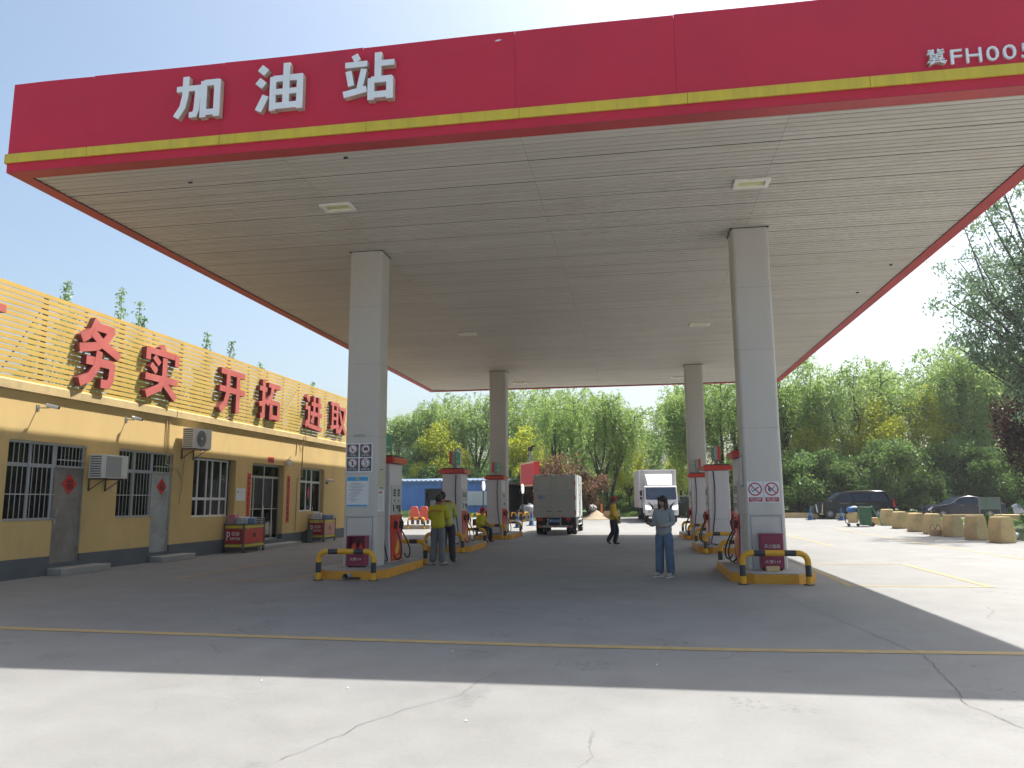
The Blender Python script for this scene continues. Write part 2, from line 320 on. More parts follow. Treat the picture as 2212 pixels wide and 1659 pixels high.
def character(ch, c, wdt, hgt, facing, mats, parent, depth, name='character', fat=1.12):
    # c = lower left corner of the glyph on the wall plane, depth = how far it stands out
    F = FR[facing]; mb = MB()
    for si, (pts, wd) in enumerate(STROKES[ch]):
        Lf, Rt = ribbon(pts, wd * fat); k = len(Lf); dd = depth + si * 0.0022
        def W(p, z): return F @ Vector((p.x * wdt, p.y * hgt, z)) + Vector(c)
        vs = [W(p, dd) for p in Lf] + [W(p, dd) for p in Rt] + [W(p, 0) for p in Lf] + [W(p, 0) for p in Rt]
        fr = [(i, i + 1, k + i + 1, k + i) for i in range(k - 1)]
        sd = []
        for i in range(k - 1):
            sd += [(i, 2 * k + i, 2 * k + i + 1, i + 1), (k + i, k + i + 1, 3 * k + i + 1, 3 * k + i)]
            sd += [(2 * k + i, 3 * k + i, 3 * k + i + 1, 2 * k + i + 1)]
        sd += [(0, k, 3 * k, 2 * k), (k - 1, 3 * k - 1, 4 * k - 1, 2 * k - 1)]
        n = len(mb.v); mb.mi = 0; mb.add(vs, fr); mb.mi = 1
        mb.f += [tuple(i + n for i in f) for f in sd]; mb.m += [1] * len(sd)
    return mb.build(name, mats, parent)

# ================================================================== ground
def gz(y): return min(max((y - 38) * 0.0214, 0.0), 0.3)
def ground_mat(name, base, crackscale=0.0):
    m = bpy.data.materials.new(name); m.use_nodes = True; t = m.node_tree; L = t.links.new; b = t.nodes["Principled BSDF"]
    g = t.nodes.new("ShaderNodeNewGeometry"); pos = g.outputs["Position"]
    def noise(s, d=8, r=0.65, dist=0.0):
        n = t.nodes.new("ShaderNodeTexNoise"); n.inputs["Scale"].default_value = s; n.inputs["Detail"].default_value = d; n.inputs["Roughness"].default_value = r; n.inputs["Distortion"].default_value = dist; L(pos, n.inputs["Vector"]); return n.outputs["Fac"]
    def rng(f, a, b_, c, d_):
        n = t.nodes.new("ShaderNodeMapRange"); L(f, n.inputs[0]); n.inputs[1].default_value = a; n.inputs[2].default_value = b_; n.inputs[3].default_value = c; n.inputs[4].default_value = d_; return n.outputs[0]
    def mul(a, b_):
        n = t.nodes.new("ShaderNodeMath"); n.operation = 'MULTIPLY'; L(a, n.inputs[0])
        if isinstance(b_, float): n.inputs[1].default_value = b_
        else: L(b_, n.inputs[1])
        return n.outputs[0]
    big = rng(noise(0.16, 5), 0.3, 0.7, 0.86, 1.08); mid = rng(noise(1.3, 8, 0.7), 0.3, 0.7, 0.89, 1.06); fine = rng(noise(30, 6, 0.8), 0.25, 0.75, 0.88, 1.10)
    grit = rng(noise(150, 3, 0.8), 0.3, 0.7, 0.90, 1.08)
    stain = rng(noise(0.5, 9, 0.75, 0.8), 0.56, 0.72, 1.0, 0.80)
    # pitting where the surface has scaled off
    pit = rng(mul(noise(14, 6, 0.8), rng(noise(0.9, 4, 0.5), 0.52, 0.66, 0.75, 1.12)), 0.575, 0.65, 1.0, 0.68)
    vor = t.nodes.new("ShaderNodeTexVoronoi"); vor.feature = 'DISTANCE_TO_EDGE'; vor.inputs['Scale'].default_value = 0.42
    dn = t.nodes.new("ShaderNodeTexNoise"); dn.inputs['Scale'].default_value = 1.6; dn.inputs['Detail'].default_value = 7; L(pos, dn.inputs['Vector'])
    ad = t.nodes.new("ShaderNodeVectorMath"); ad.operation = 'MULTIPLY_ADD'; L(dn.outputs['Color'], ad.inputs[0]); ad.inputs[1].default_value = (.55, .55, 0); L(pos, ad.inputs[2]); L(ad.outputs[0], vor.inputs['Vector'])
    hair = rng(vor.outputs['Distance'], 0.0006, 0.003, 0.0, 1.0); hm = rng(noise(0.35, 3, 0.5), 0.50, 0.60, 1.0, 0.72)
    hx = t.nodes.new("ShaderNodeMath"); hx.operation = 'MAXIMUM'; L(hair, hx.inputs[0]); L(hm, hx.inputs[1])
    oil = rng(noise(1.9, 5, 0.55, 0.3), 0.66, 0.74, 1.0, 0.80)
    v = mul(mul(mul(big, mid), mul(fine, grit)), mul(mul(stain, pit), mul(hx.outputs[0], oil)))
    cc = t.nodes.new("ShaderNodeMixRGB"); cc.blend_type = 'MULTIPLY'; cc.inputs[0].default_value = 1; cc.inputs[1].default_value = (*base, 1)
    cmb = t.nodes.new("ShaderNodeCombineColor"); [L(v, cmb.inputs[i]) for i in range(3)]; L(cmb.outputs[0], cc.inputs[2]); L(cc.outputs[0], b.inputs["Base Color"])
    b.inputs["Roughness"].default_value = 0.72; b.inputs["Specular IOR Level"].default_value = 0.35
    bp = t.nodes.new("ShaderNodeBump"); bp.inputs["Strength"].default_value = 0.35; bp.inputs["Distance"].default_value = 0.01; L(v, bp.inputs["Height"]); L(bp.outputs[0], b.inputs["Normal"])
    return m
M['ground'] = ground_mat('concrete_ground', (0.245, 0.243, 0.238))
M['grass'] = mat('grass_soil', (0.05, 0.085, 0.02), 0.95, noise=0.4, nscale=2, dirt=(0.13, 0.11, 0.06), dirt_amt=0.7, dscale=1.5)
M['mark'] = mat('worn_yellow_paint', (0.40, 0.29, 0.13), 0.7, noise=0.15, nscale=6, dirt=(0.26, 0.25, 0.235), dirt_amt=0.9, dscale=4)
M['crack'] = mat('crack_dark', (0.135, 0.125, 0.115), 0.9)
M['slabjoint'] = mat('slab_joint', (0.26, 0.255, 0.245), 0.9, noise=0.2)
def sheet(name, ys, x0, x1, dz, m):
    vs = []; fs = []
    for y in ys: vs += [(x0, y, gz(y) + dz), (x1, y, gz(y) + dz)]
    for i in range(len(ys) - 1): fs.append((2 * i, 2 * i + 1, 2 * i + 3, 2 * i + 2))
    b = MB(); b.add(vs, fs); return b.build(name, m)
YS = [-60, 0, 38, 40, 42, 44, 46, 48, 50, 52.1, 60, 120, 1200]
tag(sheet('ground', YS, -700, 700, 0, M['ground']), kind='structure')
tag(sheet('grass_field', [56.5, 70, 100, 700], -500, 500, 0.02, M['grass']), kind='structure')
# strip of lawn behind the concrete blocks
mb = MB()
pl = [(13.3, 27), (13.5, 30), (13.4, 33), (13.6, 36), (13.6, 38), (13.7, 41.5), (14.2, 44)]
for i in range(len(pl) - 1):
    (xa, ya), (xb, yb) = pl[i], pl[i + 1]; mb.add([(xa, ya, gz(ya) + .03), (30, ya, gz(ya) + .03), (30, yb, gz(yb) + .03), (xb, yb, gz(yb) + .03)], [(0, 1, 2, 3)])
tag(mb.build('lawn', M['grass']), kind='structure')

def stripe(name, pts, wd, m, dz=0.004, jit=0.0, kind='structure'):
    P = []
    for i in range(len(pts) - 1):
        a, b = Vector(pts[i]), Vector(pts[i + 1]); n = max(1, int((b - a).length / (0.06 if jit else 2.0)))
        P += [a.lerp(b, j / n) for j in range(n)]
    P.append(Vector(pts[-1])); rnd = random.Random(len(pts) * 7 + int(pts[0][0] * 10)); off = 0; vs = []
    for i, p in enumerate(P):
        d = (P[min(i + 1, len(P) - 1)] - P[max(i - 1, 0)]).normalized(); nrm = Vector((-d.y, d.x))
        if jit: off = off * 0.9 + rnd.uniform(-jit, jit) * .7
        ww = wd * (rnd.uniform(0.35, 1.3) if jit else 1.0)
        q = p + nrm * off; a = q + nrm * ww / 2; b = q - nrm * ww / 2
        vs += [(a.x, a.y, gz(a.y) + dz), (b.x, b.y, gz(b.y) + dz)]
    m_ = MB(); m_.add(vs, [(2 * i, 2 * i + 1, 2 * i + 3, 2 * i + 2) for i in range(len(P) - 1)])
    return tag(m_.build(name, m), kind=kind)
stripe('painted_line', [(-14.5, 9.25), (-8, 8.74), (-3.9, 8.56), (-1.3, 8.46), (1, 8.46), (3.7, 8.62), (7.5, 8.95), (11, 9.3)], .165, M['mark'])
stripe('painted_line', [(-9.4, 14.61), (-9.46, 19.1)], .11, M['mark'])
stripe('painted_line', [(-9.34, 14.6), (-6.98, 14.54)], .10, M['mark'], .004)
stripe('painted_line', [(-9.4, 19.05), (-6.9, 19.0)], .10, M['mark'], .0045)
stripe('painted_line', [(-6.93, 14.5), (-6.9, 19.05)], .12, M['mark'], .005)
stripe('painted_line', [(3.70, 14.62), (3.78, 19.3)], .12, M['mark'])
stripe('painted_line', [(3.76, 14.68), (6.0, 14.76)], .11, M['mark'])
stripe('painted_line', [(3.84, 19.23), (6.0, 19.5)], .10, M['mark'], .0045)
stripe('painted_line', [(6.02, 14.70), (6.12, 19.54)], .13, M['mark'], .005)
stripe('painted_line', [(6.22, 26.5), (6.22, 30.25), (6.13, 34.5)], .12, M['mark'])
stripe('painted_line', [(9.47, 19.5), (9.56, 27.7), (9.62, 31.8), (9.8, 41.2)], .12, M['mark'])
stripe('painted_line', [(-4.6, 43.5), (-5.9, 36.5)], .12, M['mark'])
stripe('painted_line', [(-9.6, 36.5), (-8.9, 44.0)], .12, M['mark'])
for pts, wd, jt in [([(2.85, 2.9), (2.42, 6.6), (2.75, 8.4), (2.38, 11.5), (2.25, 14.6)], .008, .028), ([(-2.2, 4.6), (-1.95, 5.4), (-1.5, 6.3), (-1.25, 7.6), (-.9, 8.4)], .005, .03), ([(-7.8, 6.9), (-6.4, 8.6), (-5.0, 11.2)], .005, .03), ([(3.8, 33.4), (8, 33.9), (14, 34.2)], .03, .02), ([(3.4, 21.0), (9, 21.6), (13, 21.5)], .02, .02), ([(-12, 11.9), (-7.5, 11.2)], .005, .03)]:
    stripe('ground_crack', pts, wd, M['crack'], .0062, jt)
for xj in (7.2,): stripe('slab_joint', [(xj, 1), (xj, 14), (xj, 38)], .010, M['slabjoint'], .0025, .002)
for yj in (27.6, 36.0): stripe('slab_joint', [(-12.6, yj), (0, yj), (12, yj)], .010, M['slabjoint'], .0021, .002)
# sparse litter: bits of paper and petals on the concrete
for i, (x, y) in enumerate([(-1.95, 8.0), (0.13, 7.6), (-4.6, 9.9), (-3.3, 6.5), (-6.2, 10.6), (-1.25, 5.55), (-2.45, 6.35), (1.0, 10.2)]):
    a = random.uniform(0, 3); c_, s_ = math.cos(a) * .012, math.sin(a) * .012
    mb = MB().add([(x - c_, y - s_, .006), (x + s_, y - c_, .011), (x + c_, y + s_, .007), (x - s_, y + c_, .014)], [(0, 1, 2, 3)])
    tag(mb.build('scrap', M['paper']), 'tiny pale scrap of litter lying on the concrete forecourt', 'litter', 'scraps of litter on the forecourt')

# ================================================================== canopy
XL, XR, YF, YB, ZB, ZT = -10.462, 6.946, 10.678, 37.842, 7.141, 8.745
can = thing('canopy', 'large flat filling station canopy with red fascia, yellow band and four square columns', 'canopy', ((XL + XR) / 2, (YF + YB) / 2, 0))
sx = [XL, -8.92, -6.53, -4.12, -1.66, 0.75, 3.2, 5.62, XR]
rnd = random.Random(3)
for i in range(8):
    a, b = sx[i] + .002, sx[i + 1] - .002; n = 7; mb = MB(); vs = []
    for j in range(n + 1):
        x = a + (b - a) * j / n
        for k in range(4):
            z = ZB + (ZT - ZB) * k / 3; bow = 0.012 * math.sin(math.pi * j / n) * math.sin(math.pi * k / 3) * rnd.uniform(.3, 1.4)
            vs.append((x, YF - bow, z + (0.007 * math.sin(i * 1.7 + j * .5) if k == 3 else 0)))
    mb.add(vs, [(j * 4 + k, (j + 1) * 4 + k, (j + 1) * 4 + k + 1, j * 4 + k + 1) for j in range(n) for k in range(3)])
    mb.box(a, b, YF + .001 + .02, YF + .06, ZB, ZT - .03)
    mb.build('fascia_panel', M['red'], can, smooth=30, fix=False)
bx(XL + .07, XR - .07, YF + .065, YF + .09, ZB, ZT - .005).build('fascia_backing', M['redtrim'], can)
bj = [XL - .02, -8.92, -6.52, -4.03, -1.6, .9, 3.42, 5.9, XR + .02]
for i in range(8):
    bx(bj[i] + .004, bj[i + 1] - .004, YF - .045, YF - .016, 7.285, 7.445).build('yellow_band', M['yellowband'], can)
# other three sides
ny = 11
for i in range(ny):
    a, b = YF + .07 + (YB - YF - .07) * i / ny + .004, YF + .07 + (YB - YF - .07) * (i + 1) / ny - .004
    bx(XL, XL + .06, a, b, ZB, 8.44).build('fascia_panel', M['red'], can)  # unseen left side shaped lower to let sunlight reach the station wall
    bx(XR - .06, XR, a, b, ZB, ZT).build('fascia_panel', M['red'], can)
bx(XL - .03, XL - .004, YF - .02, YB, 7.285, 7.445).build('yellow_band', M['yellowband'], can)
bx(XR + .004, XR + .03, YF - .02, YB, 7.285, 7.445).build('yellow_band', M['yellowband'], can)
for i in range(8):
    bx(sx[i] + .004, sx[i + 1] - .004, YB + .001, YB + .05, ZB, ZT).build('fascia_panel', M['red'], can)
# red return under the fascia, slightly wavy inner edge
ins = .27
for nm, q in (('f', (XL, XR, YF + .001, YF + ins)), ('b', (XL, XR, YB - ins, YB - .001)), ('l', (XL + .001, XL + ins, YF + ins, YB - ins)), ('r', (XR - ins, XR - .001, YF + ins, YB - ins))):
    bx(q[0], q[1], q[2], q[3], ZB - .012, ZB - .004).build('return_trim', M['redtrim'], can)
# soffit strips
x_seams = [XL + ins, -5.6, -1.63, 2.4, XR - ins]; y = YF + ins + .02; k = 0; mb = MB()
LF = [(-5.51, 13.15), (2.18, 13.4), (-5.53, 24.56), (2.15, 24.59), (-5.43, 35.6), (2.0, 35.45)]
pitch = .1425
while y + pitch < YB - ins:
    gap = .042 if k % 6 == 0 else .026
    for j in range(4):
        zz = ZB + .012 + rnd.uniform(-.0016, .0016); a, b = x_seams[j] + (.002 if j else 0), x_seams[j + 1] - (.002 if j < 3 else 0)
        n = 3
        x0, x1, y0, y1 = a, b, y + gap, y + pitch
        mb.add([(x0, y0, zz + .012), (x0, y0 + .006, zz), (x0, y1 - .006, zz), (x0, y1, zz + .012), (x1, y0, zz + .012), (x1, y0 + .006, zz), (x1, y1 - .006, zz), (x1, y1, zz + .012)], [(0, 1, 5, 4), (1, 2, 6, 5), (2, 3, 7, 6)])
    y += pitch; k += 1
tag(mb.build('soffit', M['soffit'], can, fix=False))
bx(XL + .07, XR - .07, YF + .07, YB - .01, ZB + .034, ZB + .06).build('soffit_backing', M['joint'], can)
bx(XL + .07, XR - .07, YF + .07, YB - .01, ZT - .25, ZT - .2).build('roof', M['steel'], can)
M['diffuser'] = mat('lamp_diffuser', (0.62, 0.60, 0.28), 0.3)
for (x, y) in LF:
    mb = MB(); a, b, z0, z1 = .31, .19, ZB - .035, ZB + .008
    for q in ((-a, a, -b, -b + .075), (-a, a, b - .075, b), (-a, -a + .075, -b + .075, b - .075), (a - .075, a, -b + .075, b - .075)):
        mb.box(x + q[0], x + q[1], y + q[2], y + q[3], z0, z1)
    f = mb.build('light_fixture', mat('fixture_cream', (.80, .77, .70), .5), can, bevel=.004)
    bx(x - a + .07, x + a - .07, y - b + .07, y + b - .07, ZB + .002, ZB + .01).build('diffuser', M['diffuser'], f)
mb = MB()
for q in ((0, .5, 0, .012), (0, .5, .3, .312), (0, .012, .012, .3), (.488, .5, .012, .3)): mb.box(-10.12 + q[0], -10.12 + q[1], 37.1 + q[2], 37.1 + q[3], ZB + .002, ZB + .01)
mb.build('access_hatch', M['joint'], can)
for (x, y) in ((-7.66, 11.6), (-4.6, 11.15), (6.2, 19.0), (6.1, 21.5)):
    bx(x, x + .07, y, y + .02, ZB - .02, ZB + .008).build('clip', M['dark'], can)
# columns: rounded box cladding with horizontal joints
def rrect(cx, cy, hw, hd, r, n=5):
    pts = []
    for (sx_, sy_, a0) in ((1, 1, 0), (-1, 1, 90), (-1, -1, 180), (1, -1, 270)):
        for i in range(n + 1):
            a = R(a0 + 90 * i / n); pts.append((cx + sx_ * (hw - r) + r * math.cos(a), cy + sy_ * (hd - r) + r * math.sin(a)))
    return pts
def column(cx, cy, near):
    hw, hd, r = .3725, .31, .075; mb = MB()
    joints = [.16, 1.235, 2.95, 4.55, 5.85, ZB + .02]
    for i in range(5):
        mb.prism(rrect(cx, cy, hw, hd, r), 2, joints[i] + .002, joints[i + 1] - .004)
    col = mb.build('column', M['column'], can, smooth=35)
    MB().prism(rrect(cx, cy, hw - .006, hd - .006, r), 2, .17, ZB).build('column_joint', M['inkgrey'], col)
    bx(cx - hw - .014, cx + hw + .014, cy - hd - .014, cy + hd + .014, ZB - .02, ZB - .006).build('collar', M['dark'], col)
    if near:
        y0 = cy - hd; x0, x1, z1 = cx - .295, cx + .295, 1.22; f = MB()
        f.box(x0, x0 + .014, y0 - .005, y0 + .003, .2, z1); f.box(x1 - .014, x1, y0 - .005, y0 + .003, .2, z1); f.box(x0 + .014, x1 - .014, y0 - .005, y0 + .003, z1 - .014, z1)
        f.build('access_panel', M['inkgrey'], col)
CXL, CXR = -5.883, 2.465
column(CXL, 16.02, True); column(CXR, 16.02, True); column(CXL, 32.44, False); column(CXR, 32.44, False)
# raised letters on the fascia
for ch, x0, x1, z0, z1 in (('加', -7.30, -6.50, 7.74, 8.50), ('油', -5.87, -5.06, 7.74, 8.54), ('站', -4.39, -3.56, 7.76, 8.56)):
    character(ch, (x0, YF - .016, z0), x1 - x0, z1 - z0, '-y', [M['white_letter'], M['letter_side']], can, .095, 'sign_letter', fat=1.22)
character('冀', (4.18, YF - .016, 7.52), .26, .24, '-y', [M['white_letter'], M['letter_side']], can, .03, 'sign_letter', fat=1.1)
for ch, x0, x1 in (('F', 4.50, 4.65), ('H', 4.70, 4.90), ('0', 4.96, 5.12), ('0', 5.17, 5.34), ('5', 5.40, 5.56)):
    text(ch, ((x0 + x1) / 2, YF - .03, 7.625), 1, '-y', M['white_letter'], can, 'sign_letter', .015, fit=(x1 - x0, .215))
# weathered chip on the fascia
mb = MB().add([(-1.98, YF - .02, 8.60), (-1.90, YF - .045, 8.585), (-1.86, YF - .02, 8.62), (-1.93, YF - .022, 8.63)], [(0, 1, 2), (0, 2, 3)])
mb.build('torn_film', M['white'], can)

# ================================================================== station building
WX = -12.77
bld = thing('station_building', 'long single-storey yellow station building with grey plinth and cream cornice', 'building', (WX - 2.6, 22, 0))
Y0, Y1, ZR = 7.0, 36.8, 3.92
ops = [ # y0,y1,z0,z1
 (13.76, 15.12, 1.19, 2.88), (15.12, 16.02, .24, 2.88), (17.17, 18.58, 1.18, 2.90), (18.58, 19.44, .24, 2.90), (20.45, 22.83, 1.12, 2.88), (23.9, 26.25, .24, 2.86), (27.6, 29.88, 1.18, 2.86), (29.0, 29.88, .24, 1.18), (9.2, 10.6, 1.18, 2.9), (10.6, 11.5, .24, 2.9)]
ys = sorted({Y0, Y1, *[o[0] for o in ops], *[o[1] for o in ops]}); TH = .24
mb = MB()
for i in range(len(ys) - 1):
    ym = (ys[i] + ys[i + 1]) / 2; cuts = sorted([(o[2], o[3]) for o in ops if o[0] < ym < o[1]]); z = .41
    for (a, b) in cuts:
        if a > z + .001: mb.box(WX - TH, WX, ys[i], ys[i + 1], z, a)
        z = max(z, b)
    mb.box(WX - TH, WX, ys[i], ys[i + 1], z, ZR)
bm_w = mb.build('wall', M['wall'], bld)
mb = MB()
for i in range(len(ys) - 1):
    ym = (ys[i] + ys[i + 1]) / 2; zt = min([.41] + [o[2] for o in ops if o[0] < ym < o[1]])
    mb.box(WX - TH, WX + .012, ys[i], ys[i + 1], -.1, zt)
mb.build('plinth', M['plinth'], bld)
mb = MB().box(WX - 5.2, WX - 5.0, Y0, Y1, 0, ZR).box(WX - 5.0, WX - TH, Y0, Y0 + .2, 0, ZR).box(WX - 5.0, WX - TH, Y1 - .2, Y1, 0, ZR); mb.build('wall', M['wall'], bld)
# cornice in lengths with ragged lower edge
mb = MB(); cy = [Y0 - .1, 19.35, 27.62, Y1 + .1]
for i in range(3):
    a, b = cy[i] + (.012 if i else 0), cy[i + 1] - .012
    mb.prism([(WX - .3, 3.921), (WX + .09, 3.90), (WX + .10, 4.085), (WX + .07, 4.115), (WX - .3, 4.115)], 1, a, b)
cor = mb.build('cornice', M['cornice'], bld, bevel=.008)
bx(WX - 5.3, WX - .31, Y0 - .1, Y1 + .1, 3.93, 4.09).build('roof', M['conc'], bld)
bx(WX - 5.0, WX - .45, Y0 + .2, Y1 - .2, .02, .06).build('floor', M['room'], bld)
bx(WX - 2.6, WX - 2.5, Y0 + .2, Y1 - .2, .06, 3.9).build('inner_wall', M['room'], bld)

def window(y0, y1, z0, z1, fr, mull, rails, inset, curt, bars=0, sub=None, name='window'):
    X = WX - inset; t = .055; mb = MB()
    mb.box(X - .05, X, y0, y0 + t, z0, z1).box(X - .05, X, y1 - t, y1, z0, z1).box(X - .05, X, y0 + t, y1 - t, z0, z0 + t).box(X - .05, X, y0 + t, y1 - t, z1 - t, z1)
    for r_ in rails: mb.box(X - .045, X + .006, y0 + t, y1 - t, r_ - .04, r_ + .04)
    zz = [z0 + t] + [v for r_ in rails for v in (r_ - .04, r_ + .04)] + [z1 - t]
    for m_ in mull:
        for i in range(0, len(zz), 2): mb.box(X - .046, X + .003, m_ - .028, m_ + .028, zz[i], zz[i + 1])
    w_ = mb.build(name, M[fr], bld)
    bx(X - .03, X - .025, y0 + .05, y1 - .05, z0 + .05, z1 - .05).build('pane', M['glass'], w_)
    if curt:
        m2 = MB()
        for (ca, cb) in curt:
            n = max(3, int((cb - ca) / .05)); vs = []
            for i in range(n + 1):
                yy = ca + (cb - ca) * i / n; xx = X - .14 + .02 * (1 if i % 2 else -1); vs += [(xx, yy, z0 + .06), (xx, yy, z1 - .05)]
            m2.add(vs, [(2 * i, 2 * i + 2, 2 * i + 3, 2 * i + 1) for i in range(n)])
        m2.build('curtain', M['curtain' if fr == 'frame_white' else 'curtain2'], w_)
    if bars:
        m3 = MB(); n = int((y1 - y0) / bars)
        for i in range(1, n): 
            yb = y0 + (y1 - y0) * i / n; m3.tube([(X + .06, yb, z0 + .03), (X + .06, yb, z1 - .03)], .008, 5)
        for zb in (z0 + .03, z1 - .03, z0 + (z1 - z0) * .33): m3.box(X + .05, X + .07, y0 + .005, y1 - .005, zb - .012, zb + .012)
        m3.build('security_grille', M['bars'], w_)
    return w_
window(13.76, 15.12, 1.19, 2.88, 'frame_grey', [14.42], [2.37], .06, [(14.45, 15.08), (13.82, 14.3)], .125)
window(17.17, 18.58, 1.18, 2.90, 'frame_grey', [17.85], [2.36], .06, [(17.25, 17.8), (18.0, 18.3)], .125)
window(9.2, 10.6, 1.18, 2.9, 'frame_grey', [9.9], [2.36], .06, [(9.3, 9.8)], .125)
window(15.12, 16.02, 2.34, 2.88, 'frame_grey', [], [], .06, [(15.2, 15.9)], .11)
window(18.58, 19.44, 2.33, 2.90, 'frame_grey', [], [], .06, [(18.6, 19.4)], .11)
window(20.45, 22.62, 1.12, 2.86, 'frame_white', [20.95, 21.42, 21.72, 22.2], [1.66], .16, [(20.55, 21.38), (21.75, 22.45)])
window(27.6, 29.0, 1.18, 2.86, 'frame_white', [27.95, 28.5], [2.33], .16, [(28.0, 28.4)])
def metal_door(y0, y1, z0, z1, m, hinge, ratio):
    X = WX - .05; mb = MB(); zs = [z0, z0 + (z1 - z0) * .36, z0 + (z1 - z0) * .66, z1]
    for i in range(3): mb.box(X - .04, X, y0 + .03, y1 - .03, zs[i] + .006, zs[i + 1] - .006)
    mb.box(X - .045, X - .008, y0 + .03, y1 - .03, z0, z1)
    mb.box(X - .05, X + .02, y0, y0 + .03, z0, z1).box(X - .05, X + .02, y1 - .03, y1, z0, z1).box(X - .05, X + .02, y0 + .03, y1 - .03, z1 - .012, z1 + .012)
    d = mb.build('door', m, bld, bevel=.004)
    MB().tube([(X, y0 + .1, 1.42), (X + .05, y0 + .1, 1.42), (X + .05, y0 + .1, 1.27), (X, y0 + .1, 1.27)], .009, 6).box(X, X + .02, y0 + .07, y0 + .13, 1.1, 1.2).build('handle', M['alu'], d)
    return d
d = metal_door(15.12, 16.02, .24, 2.34, M['doorrust'], 0, 0); d['label'] = 'brown stained galvanised door leaf'
d = metal_door(18.58, 19.44, .24, 2.33, M['doorgal'], 0, 0); d['label'] = 'pale grey galvanised door leaf'
metal_door(10.6, 11.5, .24, 2.34, M['doorgal'], 0, 0)
# shop entrance: glazed aluminium doors set back under a transom
X = WX - .17; mb = MB(); y0, y1 = 23.9, 26.25
for q in ((y0, y0 + .06, .24, 2.86), (y1 - .06, y1, .24, 2.86), (y0 + .06, y1 - .06, 2.79, 2.86), (y0 + .06, y1 - .06, 2.37, 2.45), (y0 + .06, y1 - .06, .24, .30)): mb.box(X - .06, X, *q)
for yy in (24.38, 25.06, 25.74): mb.box(X - .05, X - .01, yy - .03, yy + .03, .30, 2.37)
mb.box(X - .05, X - .01, 25.05, 25.11, 2.45, 2.79)
mb.box(X - .045, X - .012, y0 + .06, y1 - .06, 1.30, 1.33)
dr = mb.build('shop_door', M['alu'], bld)
bx(X - .032, X - .026, y0 + .05, y1 - .05, .28, 2.82).build('pane', M['glass'], dr)
MB().tube([(X + .01, 25.0, 1.0), (X + .05, 25.0, 1.0), (X + .05, 25.0, 1.45), (X + .01, 25.0, 1.45)], .012, 6).build('handle', M['chrome'], dr)
# narrow pvc door beside the last window
X = WX - .16; mb = MB()
for q in ((29.0, 29.06, .24, 2.86), (29.82, 29.88, .24, 2.86), (29.06, 29.82, 2.80, 2.86), (29.06, 29.82, 2.28, 2.36), (29.06, 29.82, .24, 1.16)): mb.box(X - .05, X, *q)
d2 = mb.build('side_door', M['frame_white'], bld)
bx(X - .03, X - .025, 29.05, 29.83, 1.14, 2.82).build('pane', M['glass'], d2)
MB().box(X + .002, X + .02, 29.12, 29.16, 1.2, 1.34).build('handle', M['alu'], d2)
# cables on the facade
for pts in ([(WX + .02, 19.0, 3.86), (WX + .03, 19.02, 3.3), (WX + .03, 19.0, 2.9)], [(WX + .02, 19.12, 3.86), (WX + .03, 19.15, 3.0), (WX + .03, 19.05, 2.6), (WX + .03, 19.6, 2.5), (WX + .03, 19.9, 2.2)], [(WX + .16, 27.62, 4.1), (WX + .15, 27.7, 3.8), (WX + .02, 27.74, 3.7), (WX + .02, 27.7, 2.5), (WX + .02, 27.35, 2.45), (WX + .02, 27.3, .5)], [(WX + .02, 27.2, 3.8), (WX + .02, 27.15, 3.3)], [(WX + .02, 19.95, 2.9), (WX + .02, 19.9, 2.0), (WX + .02, 19.8, 1.5)]):
    tag(MB().tube(pts, .016, 6).build('cable', M['cornice'], bld))
# slatted screen on the roof edge
scr = thing('slatted_screen', 'ochre horizontal slat screen along the roof edge carrying red characters', 'sign screen', (WX, 22, 4.1))
ns = 17; z0, z1 = 4.16, 6.09
for i in range(ns):
    z = z0 + (z1 - z0) * i / (ns - 1); mb = MB(); y = Y0 - .5; rr_ = random.Random(i)
    hh = .046 if i < ns - 1 else .048
    while y < Y1 - .2:
        ln = rr_.uniform(5.2, 6.0); e = min(y + ln, Y1 + .3); zz = z - .02 + rr_.uniform(-.003, .003); mb.box(WX + .02, WX + .05, y + .002, e - .002, zz - hh, zz + hh); y = e
    mb.build('slat', M['slat'], scr)
yy = Y0 - .3; j = 0
while yy < Y1 + .2:
    mb = MB(); mb.box(WX - .02, WX + .018, yy - .02, yy + .02, 4.10, 6.05)
    if j % 2 == 0: mb.tube([(WX - .02, yy, 5.85), (WX - 1.2, yy, 4.1)], .02, 6); mb.box(WX - .06, WX - .022, yy + .1, yy + .14, 4.10, 6.05)
    mb.build('post', M['rusty'], scr); yy += 1.28; j += 1
for ch, y0, y1, z0, z1 in (('结', 11.68, 13.17, 4.32, 5.72), ('务', 15.22, 16.72, 4.28, 5.86), ('实', 17.62, 19.16, 4.32, 5.74), ('开', 21.25, 22.85, 4.36, 5.72), ('拓', 23.76, 25.32, 4.38, 5.72), ('进', 27.42, 29.05, 4.36, 5.72), ('取', 29.9, 31.6, 4.42, 5.74)):
    character(ch, (WX + .06, y0, z0), y1 - y0, z1 - z0, '+x', [M['redchar'], M['redside']], scr, .14, 'character', fat=1.14)

